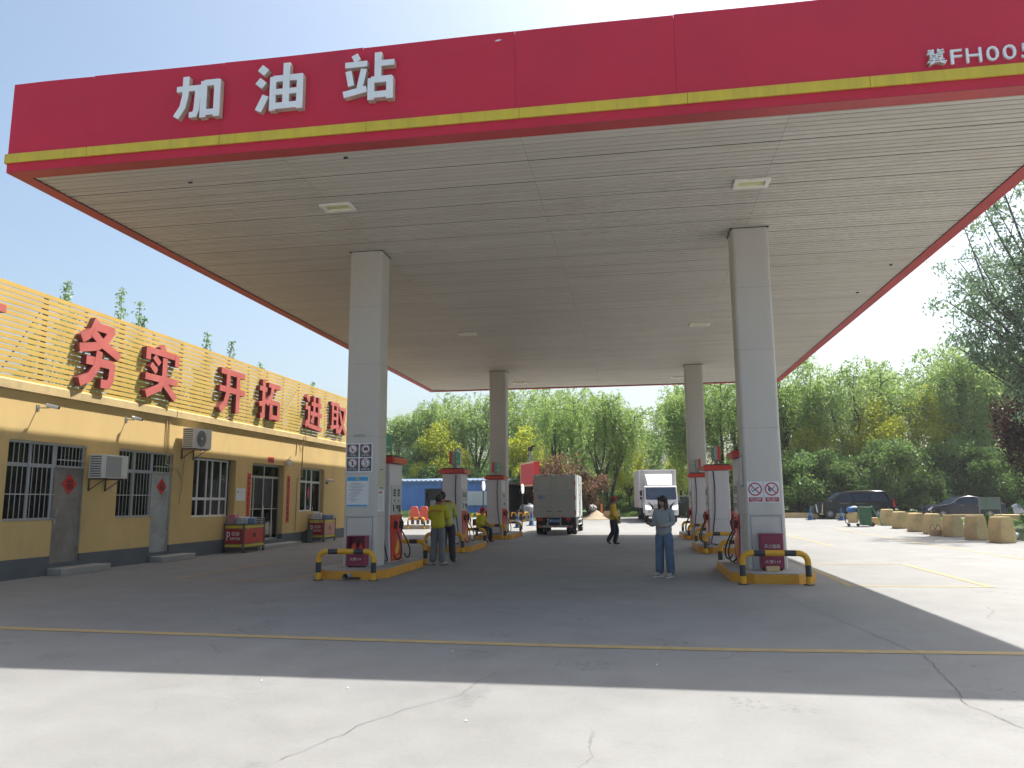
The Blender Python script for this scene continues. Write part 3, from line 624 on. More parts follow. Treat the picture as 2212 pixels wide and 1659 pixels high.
# ================================================================== things on and by the building
def ac(name, y0, y1, z0, z1, fan, label, group):
    X0, X1 = WX + .12, WX + .48; t = thing(name, label, 'air conditioner', (WX + .3, (y0 + y1) / 2, z0), group)
    bx(X0, X1, y0, y1, z0, z1).build('casing', M['acwhite'], t, bevel=.012)
    mb = MB(); n = 9
    for i in range(n):   # louvred end facing the road
        z = z0 + .05 + (z1 - z0 - .1) * i / (n - 1); mb.box(X0 + .04, X1 - .04, y0 - .006, y0 - .001, z - .013, z + .013)
    mb.build('side_louvre', M['acdark'], t)
    yc, zc, r_ = y0 + (y1 - y0) * .40, (z0 + z1) / 2, (z1 - z0) * .41
    if fan:
        f = MB().lathe([(r_, 0), (r_, .012), (r_ - .02, .012)], (X1, yc, zc), 24, 0).build('fan_grille', M['acgrey'], t, smooth=30)
        mb = MB()
        for i in range(4): mb.lathe([(r_ * (.3 + .2 * i), .013), (r_ * (.3 + .2 * i) + .008, .018), (r_ * (.3 + .2 * i) - .008, .018)], (X1, yc, zc), 20, 0, cap=False)
        mb.build('fan_ring', M['acdark'], f); MB().lathe([(.035, .012), (.03, .03)], (X1, yc, zc), 12, 0).build('fan_hub', M['acwhite'], f)
    else:
        bx(X1 + .001, X1 + .012, y0 + .12, y0 + (y1 - y0) * .72, z0 + .03, z1 - .03).build('fan_grille', M['acgrey'], t, bevel=.004)
    for yy in (y0 + .15, y1 - .18):
        mb = MB(); mb.box(WX + .012, X1 + .02, yy, yy + .03, z0 - .03, z0 - .001).box(WX + .013, WX + .04, yy, yy + .03, z0 - .3, z0 - .03)
        mb.tube([(WX + .03, yy + .015, z0 - .28), (X1 - .05, yy + .015, z0 - .03)], .012, 5)
        mb.build('bracket', M['rusty'], t)
    MB().tube([(X0 + .05, y1 - .02, z0 + .1), (X0, y1 + .06, z0 - .05), (WX + .02, y1 + .02, z0 - .3)], .014, 6).build('hose', M['acwhite'], t)
    return t
ac('air_conditioner', 15.98, 16.88, 2.13, 2.68, False, 'white air conditioner unit on the wall beside the brown stained door, lower of the two', 'air conditioners on the station wall')
ac('air_conditioner', 19.62, 20.52, 3.07, 3.64, True, 'white air conditioner unit with round fan grille mounted high under the cornice', 'air conditioners on the station wall')
def camera(x, y, z, label, dirx=(.2, .06)):
    t = thing('security_camera', label, 'camera', (x, y, z), 'security cameras on the station wall')
    MB().tube([(WX + .012, y - .02, z - .02), (x - .06, y - .02, z - .03), (x - .02, y, z - .01)], .014, 6).box(WX + .001, WX + .014, y - .06, y + .03, z - .08, z + .05).build('bracket', M['alu'], t)
    MB().tube([(x - .08, y - dirx[1], z + .03), (x + .12, y + dirx[1], z - .02)], .042, 10).build('housing', M['white'], t, smooth=40)
    MB().tube([(x + .12, y + dirx[1], z - .02), (x + .135, y + dirx[1] + .003, z - .023)], .034, 10).build('lens', M['screen'], t)
camera(-12.45, 14.45, 3.62, 'white security camera under the cornice above the barred window with the brown door')
camera(-12.5, 17.35, 3.66, 'white security camera under the cornice between the two air conditioners')
camera(-12.6, 29.6 + .5, 2.42, 'small security camera on the wall beyond the last window')
t = thing('wall_lamp', 'small white flood lamp above the right side of the shop entrance', 'lamp', (WX + .1, 26.4, 2.95))
bx(WX + .02, WX + .16, 26.3, 26.5, 2.88, 3.1).build('housing', M['acwhite'], t, bevel=.02); MB().tube([(WX + .05, 26.4, 3.1), (WX + .18, 26.4, 3.2)], .012, 6).build('arm', M['alu'], t)

def diamond(y, z, s, label):
    o = MB().prism([(y - s, z), (y, z - s), (y + s, z), (y, z + s)], 0, WX - .044, WX - .040).build('paper_diamond', M['signred']); tag(o, label, 'paper sign', 'red paper diamonds on the doors')
    text('福', (WX - .038, y, z), .3, '+x', M['ink'], o, fit=(.22, .24))
diamond(15.60, 1.98, .235, 'red paper diamond with a black character on the brown stained door')
diamond(19.04, 1.985, .225, 'red paper diamond with a black character on the pale grey metal door')
diamond(11.05, 1.98, .23, 'red paper diamond with a black character on the nearest metal door')
def brush(y, z, w_, h_, n, seed, parent, X):
    # brush characters too blurred to read in the place: dark calligraphic strokes
    rr_ = random.Random(seed); mb = MB()
    for i in range(n):
        zc = z + h_ * (i + .5) / n; q = h_ / n * .78
        for k in range(5):
            a, b = rr_.uniform(-.42, .1) * w_, rr_.uniform(0, .42) * w_; zz = zc + rr_.uniform(-.4, .4) * q
            if k % 2: mb.box(X, X + .002 + k * .0004, y + a, y + b, zz - .010, zz + .010)
            else: mb.box(X, X + .0022 + k * .0004, y + a * .6 - .011, y + a * .6 + .011, zc - q * .42, zc + q * rr_.uniform(0, .42))
    mb.build('brush_writing', M['ink'], parent)
for (y0, y1, z0, z1, lab) in ((23.58, 23.82, .95, 2.50, 'long red paper couplet with black writing left of the shop entrance'), (26.5, 26.75, .80, 2.50, 'long red paper couplet with black writing right of the shop entrance')):
    o = bx(WX + .003, WX + .006, y0, y1, z0, z1).build('paper_couplet', M['signred']); tag(o, lab, 'paper sign', 'red couplets by the shop entrance'); brush((y0 + y1) / 2, z0 + .05, .22, z1 - z0 - .1, 8, int(y0), o, WX + .0065)
o = bx(WX + .003, WX + .006, 24.95, 25.40, 2.92, 3.12).build('paper_banner', M['signred']); tag(o, 'small red paper banner above the shop entrance', 'paper sign')
mb = MB()
for k in range(4): mb.box(WX + .0065, WX + .008, 24.99 + k * .1, 25.06 + k * .1, 2.97, 3.07)
mb.build('brush_writing', mat('ink_brown', (.2, .02, .02), .6), o)
o = bx(WX + .003, WX + .008, 22.90, 23.48, 1.60, 2.0).build('notice', M['paper']); tag(o, 'small white paper notice on the wall beside the left couplet', 'notice')
mb = MB()
for k in range(4): mb.box(WX + .0085, WX + .0095, 23.1, 23.1 + .25 - .03 * k, 1.90 - k * .05, 1.905 - k * .05)
mb.box(WX + .0085, WX + .0095, 22.97, 23.04, 1.85, 1.91); mb.build('print', M['inkgrey'], o)
o = MB().prism([(28.62, 1.9), (28.72, 1.62), (28.82, 1.9), (28.72, 2.18)], 0, WX - .155, WX - .15).build('paper_diamond', M['signred']); tag(o, 'red paper ornament hanging in the last window of the station', 'paper sign')
mb = MB(); mb.lathe([(.05, 0), (.06, .05), (.045, .10)], (WX + .003, 30.1, 2.32), 12, 0); tag(mb.build('alarm_horn', M['acgrey'], smooth=40), 'small grey alarm horn on the yellow wall past the last window', 'alarm')
# door steps
for (y0, y1, X1, lab) in ((15.0, 16.55, -12.28, 'low concrete doorstep below the brown stained door'), (18.55, 20.1, -12.3, 'low concrete doorstep below the pale grey metal door'), (23.5, 26.8, -12.2, 'wide concrete step at the shop entrance')):
    mb = MB(); mb.prism([(WX + .02, y0 + .06), (WX + .02, y1 - .03), (X1 - .04, y1), (X1, y1 - .2), (X1 + .02, (y0 + y1) / 2), (X1 - .01, y0 + .1), (X1 - .07, y0)], 2, .0, .15 if y1 < 23 else .12)
    tag(mb.build('doorstep', M['conc'], bevel=.012), lab, 'doorstep', 'doorsteps of the station')

# promotion carts
def cart(x0, x1, y0, y1, label, seed, endcol):
    t = thing('promotion_cart', label, 'cart', ((x0 + x1) / 2, (y0 + y1) / 2, 0), 'promotion carts by the station wall'); f = MB(); H = .9
    for x in (x0, x1 - .05):
        for y in (y0, y1 - .05): f.box(x, x + .05, y, y + .05, .11, H)
    for z in (.14, .84):
        f.box(x0 + .05, x1 - .05, y0 + .008, y0 + .042, z, z + .03); f.box(x0 + .05, x1 - .05, y1 - .042, y1 - .008, z, z + .03)
        f.box(x0 + .008, x0 + .042, y0 + .05, y1 - .05, z, z + .03); f.box(x1 - .042, x1 - .008, y0 + .05, y1 - .05, z, z + .03)
    f.build('frame', M['acdark'], t)
    a, b = M['yellowband'], M['pumpred']
    for z0_, z1_ in ((.18, .26), (.75, .83)):
        bx(x0 + .052, x1 - .052, y0 + .010, y0 + .02, z0_, z1_).build('trim', M['yellowband'], t); bx(x1 - .02, x1 - .01, y0 + .052, y1 - .052, z0_, z1_).build('trim', M['yellowband'], t)
    M['cartred'] = mat('cart_red', (.36, .02, .03), .45)
    p = bx(x0 + .052, x1 - .052, y0 + .012, y0 + .024, .28, .73).build('panel', M['cartred'], t)
    s = (x1 - x0) / .75
    text('P', (x0 + .17 * s, y0 + .008, .51), 1, '-y', M['white'], p, fit=(.12 * s, .27)); text('促销', (x0 + .43 * s, y0 + .008, .585), 1, '-y', M['white'], p, fit=(.28 * s, .12)); text('ROMOTION', (x0 + .42 * s, y0 + .008, .435), 1, '-y', M['white'], p, fit=(.36 * s, .085))
    e = bx(x1 - .024, x1 - .012, y0 + .052, y1 - .052, .28, .73).build('panel', endcol, t)
    MB().box(x1 - .011, x1 - .006, (y0 + y1) / 2 - .07, (y0 + y1) / 2 - .03, .45, .60).box(x1 - .011, x1 - .006, (y0 + y1) / 2 + .03, (y0 + y1) / 2 + .07, .45, .60).build('handle', M['ink'], e)
    m2 = MB()   # wire basket rim
    for z in (.93, .99, 1.05): m2.tube([(x0 + .02, y0 + .02, z), (x1 - .02, y0 + .02, z), (x1 - .02, y1 - .02, z), (x0 + .02, y1 - .02, z), (x0 + .02, y0 + .02, z)], .006, 4)
    for i in range(13):
        u = i / 12; m2.tube([(x0 + .02 + (x1 - x0 - .04) * u, y0 + .02, .87), (x0 + .02 + (x1 - x0 - .04) * u, y0 + .02, 1.05)], .004, 4); m2.tube([(x1 - .02, y0 + .02 + (y1 - y0 - .04) * u, .87), (x1 - .02, y0 + .02 + (y1 - y0 - .04) * u, 1.05)], .004, 4)
    m2.build('wire_basket', M['steel'], t); bx(x0 + .03, x1 - .03, y0 + .03, y1 - .03, .85, .87).build('shelf', M['acdark'], t)
    for x in (x0 + .03, x1 - .03):
        for y in (y0 + .03, y1 - .03): MB().lathe([(.05, -.02), (.05, .02)], (x, y, .052), 12, 0).box(x - .012, x + .012, y - .02, y + .02, .09, .115).build('castor', M['rubber'], t)
    return t
M['cartpink'] = mat('cart_faded', (.62, .28, .22), .5, noise=.1)
cart(-12.70, -12.02, 22.15, 23.5, 'black framed promotion cart heaped with packs, left of the shop entrance', 1, M['cartred'] if 'cartred' in M else M['pumpred'])
cart(-12.72, -12.05, 28.35, 29.5, 'black framed promotion cart with faded end panel, right of the shop entrance', 2, M['cartpink'])
rr_ = random.Random(5)
def pack(x, y, z, sx_, sy_, sz, m, lab, grp='packs in the promotion carts'):
    a = rr_.uniform(-.3, .3); o = MB().box(-sx_ / 2, sx_ / 2, -sy_ / 2, sy_ / 2, 0, sz, Matrix.Translation((x, y, z)) @ Matrix.Rotation(a, 4, 'Z')).build('pack', m, bevel=.015); tag(o, lab, 'pack', grp)
M['pink'] = mat('pack_pink', (.62, .22, .26), .5, noise=.3, nscale=12); M['wrap'] = mat('pack_wrap', (.6, .64, .66), .25, noise=.35, nscale=14)
pack(-12.55, 22.4, .87, .24, .3, .30, M['pink'], 'pink boxed pack standing tallest in the cart left of the entrance')
pack(-12.28, 22.42, .87, .2, .3, .19, M['wrap'], 'clear wrapped pack at the front of the cart left of the entrance')
pack(-12.45, 22.85, .87, .3, .3, .22, M['white'], 'white pack in the middle of the cart left of the entrance')
pack(-12.2, 22.95, .87, .2, .3, .17, M['blue'], 'blue pack at the outer side of the cart left of the entrance')
pack(-12.4, 23.25, .87, .3, .25, .2, M['wrap'], 'clear wrapped pack at the back of the cart left of the entrance')
pack(-12.45, 28.62, .87, .3, .3, .24, M['white'], 'white pack at the front of the cart right of the entrance')
pack(-12.2, 29.0, .87, .22, .4, .15, M['blue'], 'blue pack at the back of the cart right of the entrance')
t = thing('rubbish_bin', 'short dark bin between the shop step and the right-hand promotion cart', 'bin', (-12.5, 27.95, 0))
MB().lathe([(.13, 0), (.15, .45), (.16, .46), (.16, .48), (.14, .48), (.13, .1)], (-12.5, 27.95, 0), 16, 2).build('body', M['acdark'], t, smooth=40)

# ================================================================== pump islands
def island(cx, y0, y1, lab, hw=.77, h=.185):
    c = .38; pts = [(cx - hw + c, y0), (cx + hw - c, y0), (cx + hw, y0 + c * 1.1), (cx + hw, y1 - c), (cx + hw - c, y1), (cx - hw + c, y1), (cx - hw, y1 - c), (cx - hw, y0 + c * 1.1)]
    t = thing('pump_island', lab, 'pump island', (cx, (y0 + y1) / 2, 0), 'yellow kerbed pump islands')
    MB().prism(pts, 2, -.02, h - .016).build('kerb', M['kerbyellow'], t, bevel=.012)
    q = [(cx + (x - cx) * .985, (y0 + y1) / 2 + (y - (y0 + y1) / 2) * .995) for x, y in pts]
    MB().prism(q, 2, h - .0155, h + .004).build('slab', M['conc'], t, bevel=.006)
ISL = [(14.88, 18.3), (22.85, 26.1), (30.5, 34.25)]
for (a, b), s in zip(ISL, ('nearest', 'middle', 'farthest')):
    island(-5.87, a, b, f'{s} pump island on the left side of the canopy, yellow kerb'); island(2.47, a, b, f'{s} pump island on the right side of the canopy, yellow kerb')

def barrier_proto():
    t = thing('hoop_barrier', 'x', 'barrier', (0, 0, 0)); hw, h, r, br = .575, .56, .055, .15
    pth = [(-hw, 0, 0), (-hw, 0, h - br)] + [(-hw + br - br * math.cos(R(a)), 0, h - br + br * math.sin(R(a))) for a in (18, 36, 54, 72, 90)] + [(hw - br + br * math.sin(R(a)), 0, h - br + br * math.cos(R(a))) for a in (0, 18, 36, 54, 72, 90)] + [(hw, 0, 0)]
    P = [Vector(p) for p in pth]
    d = [0]
    for i in range(1, len(P)): d.append(d[-1] + (P[i] - P[i - 1]).length)
    def at(s_):
        for i in range(1, len(P)):
            if s_ <= d[i] + 1e-9: return P[i - 1].lerp(P[i], (s_ - d[i - 1]) / (d[i] - d[i - 1]))
        return P[-1]
    T = d[-1]; bands = [0, .14, .33, .76, .76 + .19, .76 + .19 + .22, T - .76 - .0, T - .33, T - .14, T]
    # yellow foot, black, yellow bend, black, yellow, black, yellow bend, black, yellow foot
    bands = [0, .15, .35, .70, .90, T - .90, T - .70, T - .35, T - .15, T]
    for k in range(len(bands) - 1):
        a, b = bands[k], bands[k + 1]; n = max(2, int((b - a) / .04)); pts = [at(a + (b - a) * i / n) for i in range(n + 1)]
        m = M['pipeyellow'] if k % 2 == 0 else M['pipeblack']
        MB().tube(pts, r, 14, caps=(k in (0, len(bands) - 2))).build('pipe_band', m, t, smooth=50)
    for x in (-hw, hw): MB().lathe([(.10, .001), (.10, .012), (.058, .014)], (x, 0, 0), 14).build('base_plate', M['rusty'], t)
    return t
bp = snapshot(barrier_proto())
used = False
BG = 'black and yellow hoop barriers around the pumps'
for (x, y, lab) in ((-5.77, 14.70, 'front of the nearest left island'), (-5.78, 18.48, 'rear of the nearest left island'), (-5.82, 22.72, 'front of the middle left island'), (-5.86, 26.33, 'rear of the middle left island'), (-5.86, 30.40, 'front of the farthest left island'), (-5.84, 34.35, 'rear of the farthest left island'),
                  (2.43, 14.74, 'front of the nearest right island'), (2.42, 18.5, 'rear end of the nearest right island'), (2.45, 22.74, 'front of the middle right island'), (2.45, 26.3, 'rear end of the middle right island'), (2.47, 30.4, 'front of the farthest right island'), (2.47, 34.4, 'rear end of the farthest right island')):
    o = bp if not used else copy_tree(bp); used = True
    put(o, (x, y, .004), 0, None, 'black and yellow hoop barrier at the ' + lab, BG)

# fuel pumps: lane = +1 (lane to +X) or -1
def pump_proto(lane):
    t = thing('fuel_pump', 'x', 'fuel pump', (0, 0, 0)); w2, dp, z0, z1 = .31, .9, .19, 2.40
    X = lane * w2
    mb = MB()
    for (a, b, c_, e) in ((z0, .95, w2 + .0, w2 + .03), (.95, z1, w2, w2)):
        mb.prism([(-e if a == z0 else -c_, a), (e if a == z0 else c_, a), (w2, b), (-w2, b)], 1, 0, dp)
    mb.build('body', M['pump'], t, bevel=.02)
    for s in (1, -1):
        x0, x1 = sorted((s * (w2 + .002), s * (w2 + .022)))
        MB().prism([(x0 + (.028 * s if x0 == s * (w2 + .002) else .028 * s), z0 + .03), (x1 + .028 * s, z0 + .03), (x1, 1.24), (x0, 1.24)], 1, .05, dp - .05).build('lower_panel', M['pumpred'], t)
        x2 = s * (w2 + .024); 
        MB().prism([(.30, .42), (.42, .55), (.50, .80), (.46, .62), (.55, .70), (.60, .50), (.52, .38), (.40, .34)], 0, *sorted((x2 + .022 * s, x2 + .018 * s))).build('flame_decal', M['flame'], t)
        MB().box(*sorted((s * (w2 + .03), s * (w2 + .048))), .06, dp - .06, .27, .31).build('stripe', M['flame'], t)
        pn = MB().box(*sorted((s * (w2 + .001), s * (w2 + .018))), .08, dp - .08, 1.26, 1.92).build('upper_panel', M['pumppanel'], t, bevel=.005)
        xs = sorted((s * (w2 + .019), s * (w2 + .023))); m2 = MB()
        for yy in (.22, .52):
            bx(*xs, yy, yy + .16, 1.66, 1.82).build('display', M['screen'], pn); bx(*xs, yy + .05, yy + .1, 1.54, 1.58).build('button', M['screen'], pn)
        bx(*xs, .42, .56, 1.38, 1.46).build('keypad', M['screen'], pn); bx(*xs, .60, .74, 1.30, 1.46).build('card_reader', M['screen'], pn); bx(*xs, .2, .26, 1.32, 1.47).build('receipt_slot', M['screen'], pn)
        xs2 = sorted((s * (w2 + .024), s * (w2 + .026))); m3 = MB()
        for yy in (.24, .54):
            for q in range(2): m3.box(*xs2, yy, yy + .12, 1.69 + q * .06, 1.71 + q * .06)
        m3.build('digits', M['pumppanel'], pn)
        for yy in (.26, .60):   # nozzles hung on the lower panel
            n_ = MB().box(*sorted((s * (w2 + .03), s * (w2 + .09))), yy, yy + .09, .93, 1.10).build('nozzle_boot', M['screen'], t, bevel=.01)
            MB().tube([(s * (w2 + .08), yy + .045, .86), (s * (w2 + .12), yy + .045, 1.05), (s * (w2 + .06), yy + .045, 1.17)], .024, 8).build('nozzle', M['pumpred'] if yy < .4 else M['rubber'], t, smooth=50)
            c_ = [(s * (w2 + .08), yy + .045, .88)]
            for i in range(1, 15):
                u = i / 14; c_.append((s * (w2 + .09 + .16 * math.sin(math.pi * u)), yy + .045 + (-.22 if yy < .4 else .20) * math.sin(math.pi * u * .5) , .88 - .66 * math.sin(math.pi * min(1, u * 1.0) * .5) if u < .6 else .88 - .66 * math.sin(math.pi * .3) - .09 * math.sin(math.pi * (u - .6) / .4) ))
            MB().tube(c_, .017, 7).build('hose', M['rubber'], t, smooth=60)
    # tall hose down the flank that faces the road
    MB().tube([(.14 * lane, -.02, 2.38), (.12 * lane, -.03, 1.9), (.14 * lane, -.035, 1.2), (.22 * lane, -.04, .6), (.30 * lane, -.05, .25), (.1 * lane, -.07, .205), (-.12 * lane, -.05, .20)], .016, 7).build('hose', M['rubber'], t, smooth=60)
    MB().prism([(-w2 - .10, 2.41), (w2 + .10, 2.41), (w2 + .08, 2.55), (-w2 - .08, 2.55)], 1, -.06, dp + .1).build('cap', M['pumpred'], t, bevel=.01)
    for s in (1, -1): MB().prism([(-.02, 2.42), (dp + .06, 2.42), (dp + .04, 2.54), (0, 2.54)], 0, *sorted((s * (w2 + .101), s * (w2 + .108)))).build('cap_face', M['orange'], t)
    bx(-w2 - .03, w2 + .03, -.02, dp, 2.552, 2.585).build('top_plate', M['rubber'], t)
    # grade box on a short post
    MB().box(-.05, .05, .35, .45, 2.586, 2.70).build('sign_post', M['acgrey'], t)
    g = MB().box(-.09, .09, .06, .74, 2.70, 3.12).build('grade_box', M['acgrey'], t, bevel=.008)
    bx(*sorted((lane * .095, lane * .10)), .08, .72, 2.72, 3.10).build('grade_face', M['signgreen'], g)
    MB().box(*sorted((lane * .101, lane * .103)), .14, .30, 2.94, 3.04).box(*sorted((lane * .101, lane * .103)), .14, .60, 2.78, 2.83).build('grade_mark', mat('mark_pale_green', (.25, .5, .35), .4), g)
    bx(*sorted((-lane * .02, -lane * .10)), .045, .055, 2.70, 3.12).build('edge_strip', M['pumpred'], g)
    return t
PG = 'fuel pumps on the islands'
pl_ = snapshot(pump_proto(1)); pr_ = snapshot(pump_proto(-1))
for i, (y, s) in enumerate(((16.6, 'behind the front left column'), (23.7, 'on the middle left island beside the two men'), (31.0, 'on the farthest left island behind the seated attendant'))):
    put(pl_ if i == 0 else copy_tree(pl_), (-5.83, y, 0), 0, None, 'white and red fuel pump ' + s, PG)
for i, (y, s) in enumerate(((16.6, 'behind the front right column'), (23.6, 'on the middle right island'), (30.9, 'on the farthest right island'))):
    put(pr_ if i == 0 else copy_tree(pr_), (2.40, y, 0), 0, None, 'white and red fuel pump ' + s, PG)

# extinguisher boxes
def exbox(x0, x1, y1, z0, z1, opened, lab):
    t = thing('extinguisher_box', lab, 'extinguisher box', ((x0 + x1) / 2, y1 - .12, z0), 'red extinguisher boxes at the front columns'); d = .24
    M['boxred'] = mat('box_faded_red', (.25, .025, .065), .45, noise=.2, dirt=(.3, .12, .14), dirt_amt=.4)
    zm = z0 + (z1 - z0) * .46
    if opened:
        mb = MB().box(x0, x0 + .015, y1 - d, y1, z0 + .03, z1).box(x1 - .015, x1, y1 - d, y1, z0 + .03, z1).box(x0 + .015, x1 - .015, y1 - .012, y1, z0 + .03, z1).box(x0 + .015, x1 - .015, y1 - d, y1 - .012, z0 + .03, z0 + .05).box(x0 - .01, x1 + .01, y1 - d - .01, y1, z1 + .001, z1 + .015)
        mb.build('cabinet', M['boxred'], t); p = bx(x0 + .016, x1 - .016, y1 - d, y1 - d + .012, z0 + .052, zm).build('door', M['boxred'], t)
        text('火警119', ((x0 + x1) / 2, y1 - d - .003, (z0 + .05 + zm) / 2), 1, '-y', M['acwhite'], p, fit=(.24, .06))
        for i, x in enumerate((x0 + .12, x1 - .12)):
            e = thing('fire_extinguisher', ('left' if i == 0 else 'right') + ' one of the two red fire extinguishers in the open box', 'fire extinguisher', (x, y1 - .11, z0 + .05), 'fire extinguishers in the open box')
            MB().lathe([(.055, 0), (.06, .02), (.06, .36), (.045, .41), (.018, .43), (.018, .46)], (x, y1 - .11, z0 + .052), 16).build('cylinder', M['pumpred'], e, smooth=40)
            MB().box(x - .03, x + .05, y1 - .12, y1 - .1, z0 + .512, z0 + .53).tube([(x, y1 - .11, z0 + .52), (x - .06, y1 - .12, z0 + .48), (x - .065, y1 - .12, z0 + .3)], .008, 6).build('valve', M['rubber'], e)
    else:
        bx(x0, x1, y1 - d, y1, z0 + .03, z1).build('cabinet', M['boxred'], t, bevel=.006); bx(x0 - .015, x1 + .015, y1 - d - .015, y1, z1 + .001, z1 + .02).build('lid', M['boxred'], t, bevel=.004)
        p = bx(x0 + .02, x1 - .02, y1 - d - .009, y1 - d - .001, z0 + .05, z1 - .03).build('door', M['boxred'], t)
        text('灭火器箱', ((x0 + x1) / 2, y1 - d - .012, z0 + (z1 - z0) * .68), 1, '-y', M['acwhite'], p, fit=(.29, .075)); text('火警119', ((x0 + x1) / 2, y1 - d - .012, z0 + (z1 - z0) * .25), 1, '-y', M['acwhite'], p, fit=(.28, .06))
    for x in (x0 + .03, x1 - .05): bx(x, x + .02, y1 - d + .02, y1 - .02, z0, z0 + .03).build('foot', M['rubber'], t)
exbox(-6.06, -5.66, 15.69, .19, .82, True, 'open purple-red extinguisher box with two extinguishers at the front left column')
exbox(2.30, 2.72, 15.69, .19, .86, False, 'closed purple-red extinguisher box with white writing at the front right column')
tag(MB().box(2.36, 2.60, 15.26, 15.38, .19, .28).build('brick', M['cornice'], bevel=.008), 'pale brick in front of the closed extinguisher box', 'brick')
t = thing('pipe_stub', 'short grey pipe stub lying open end forward at the foot of the nearest left island', 'pipe', (-5.86, 14.8, 0))
MB().lathe([(.062, 0), (.062, .2), (.048, .2), (.048, .01)], (-5.77, 14.68, .07), 16, 1, cap=False).build('pipe', M['acgrey'], t, smooth=40); MB().tube([(-5.7, 14.72, .05), (-5.5, 14.80, .035)], .02, 6).build('hose_end', M['rubber'], t)

# signs on the front columns
def ring(c, r0, r1, facing, z, mb, n=28):
    F = FR[facing]; vs = []
    for r_ in (r0, r1):
        for j in range(n): vs.append(F @ Vector((r_ * math.cos(2 * math.pi * j / n), r_ * math.sin(2 * math.pi * j / n), z)) + Vector(c))
    mb.add(vs, [(j, (j + 1) % n, n + (j + 1) % n, n + j) for j in range(n)])
def disc(c, r_, facing, z, mb, n=28):
    F = FR[facing]; mb.add([F @ Vector((r_ * math.cos(2 * math.pi * j / n), r_ * math.sin(2 * math.pi * j / n), z)) + Vector(c) for j in range(n)], [tuple(range(n))])
def bar(c, a, b, wd, facing, z, mb):
    F = FR[facing]; a = Vector(a); b = Vector(b); d = (b - a).normalized(); nrm = Vector((-d.y, d.x)) * wd / 2
    mb.add([F @ Vector((*(p), z)) + Vector(c) for p in (a + nrm, b + nrm, b - nrm, a - nrm)], [(0, 1, 2, 3)])
def poly(c, pts, facing, z, mb):
    F = FR[facing]; mb.add([F @ Vector((x, y, z)) + Vector(c) for x, y in pts], [tuple(range(len(pts)))])
yc = 15.706
M['signblk'] = mat('sign_charcoal', (.055, .05, .065), .5); M['signring'] = mat('sign_ring_red', (.42, .03, .05), .5)
t = thing('safety_sign_board', 'white board of four charcoal safety symbols on the front left column', 'sign', (-5.91, yc, 2.15))
bx(-6.215, -5.61, yc - .010, yc - .003, 2.165, 2.80).build('board', M['paper'], t, bevel=.003)
cells = [(-6.068, 2.635, '严禁烟火', 0), (-5.775, 2.635, '停车熄火', 1), (-6.068, 2.335, '禁打手机', 2), (-5.775, 2.335, '限速行驶', 3)]
for (x, z, tx, k) in cells:
    y = yc - .012; tl = MB(); tl.prism(rrect(x, z, .128, .138, .012, 3), 1, y, y + .0015); tl_ = tl.build('tile', M['signblk'], t)
    c = (x, y - .0003, z + .035); mb = MB(); disc(c, .098, '-y', .0008, mb); mb.build('symbol_ground', M['paper'], tl_, fix=False)
    mb = MB(); ring(c, .078, .090, '-y', .0016, mb)
    if k < 3: bar(c, (-.058, .058), (.058, -.058), .012, '-y', .0026, mb)
    mb.build('symbol_ring', M['signring'], tl_, fix=False); mb = MB()
    if k == 0: poly(c, [(-.05, .03), (-.02, -.045), (.02, -.05), (.0, -.02), (-.015, .0)], '-y', .0020, mb)
    if k == 1: poly(c, [(-.05, -.02), (-.05, .015), (-.03, .03), (-.005, .035), (.0, .05), (.02, .05), (.02, .03), (.045, .03), (.055, -.02), (.02, -.035), (-.03, -.035)], '-y', .0020, mb)
    if k == 2: poly(c, [(-.02, -.055), (.018, -.055), (.018, .04), (-.005, .04), (-.006, .06), (-.016, .06), (-.02, .04)], '-y', .0020, mb)
    if k < 3: mb.build('symbol', M['signblk'], tl_, fix=False)
    else: text('5', (x, y - .002, z + .035), 1, '-y', M['ink'], tl_, 'symbol', .0004, fit=(.075, .115))
    text(tx, (x, y - .001, z - .098), 1, '-y', M['paper'], tl_, fit=(.19, .044), depth=.0006)
t = thing('notice_poster', 'white printed notice with blue top and bottom bands on the front left column', 'poster', (-5.94, yc, 1.45))
bx(-6.19, -5.69, yc - .006, yc - .003, 1.44, 2.09).build('sheet', M['paper'], t)
M['skyblue'] = mat('poster_blue', (.06, .33, .62), .5)
bx(-6.18, -5.71, yc - .0085, yc - .0065, 1.985, 2.075).build('top_band', M['skyblue'], t); bx(-6.185, -5.715, yc - .0085, yc - .0065, 1.445, 1.48).build('bottom_band', M['skyblue'], t)
mb = MB(); disc((-5.945, yc - .009, 2.03), .032, '-y', .0005, mb); mb.build('emblem', mat('emblem_gold', (.45, .48, .1), .5), t, fix=False)
mb = MB(); rr_ = random.Random(2)
for i in range(13):
    z = 1.93 - i * .0315; x0 = -6.15 + (.06 if i % 3 == 0 else .03 * (i % 2)); x = x0; xe = -5.76 if i < 8 else -5.90; xe -= rr_.uniform(0, .12)
    while x < xe:
        wd = rr_.uniform(.012, .03); mb.box(x, min(x + wd, xe + .01), yc - .0082, yc - .0065, z, z + .010); x += wd + .006
mb.build('print', M['inkgrey'], t)
o = MB().box(-6.06, -5.80, yc - .004, yc - .002, 2.93, 2.99).build('faded_patch', mat('patch_grey', (.36, .35, .34), .6)); tag(o, 'faded grey sticker trace on the column above the four-symbol board', 'sticker')
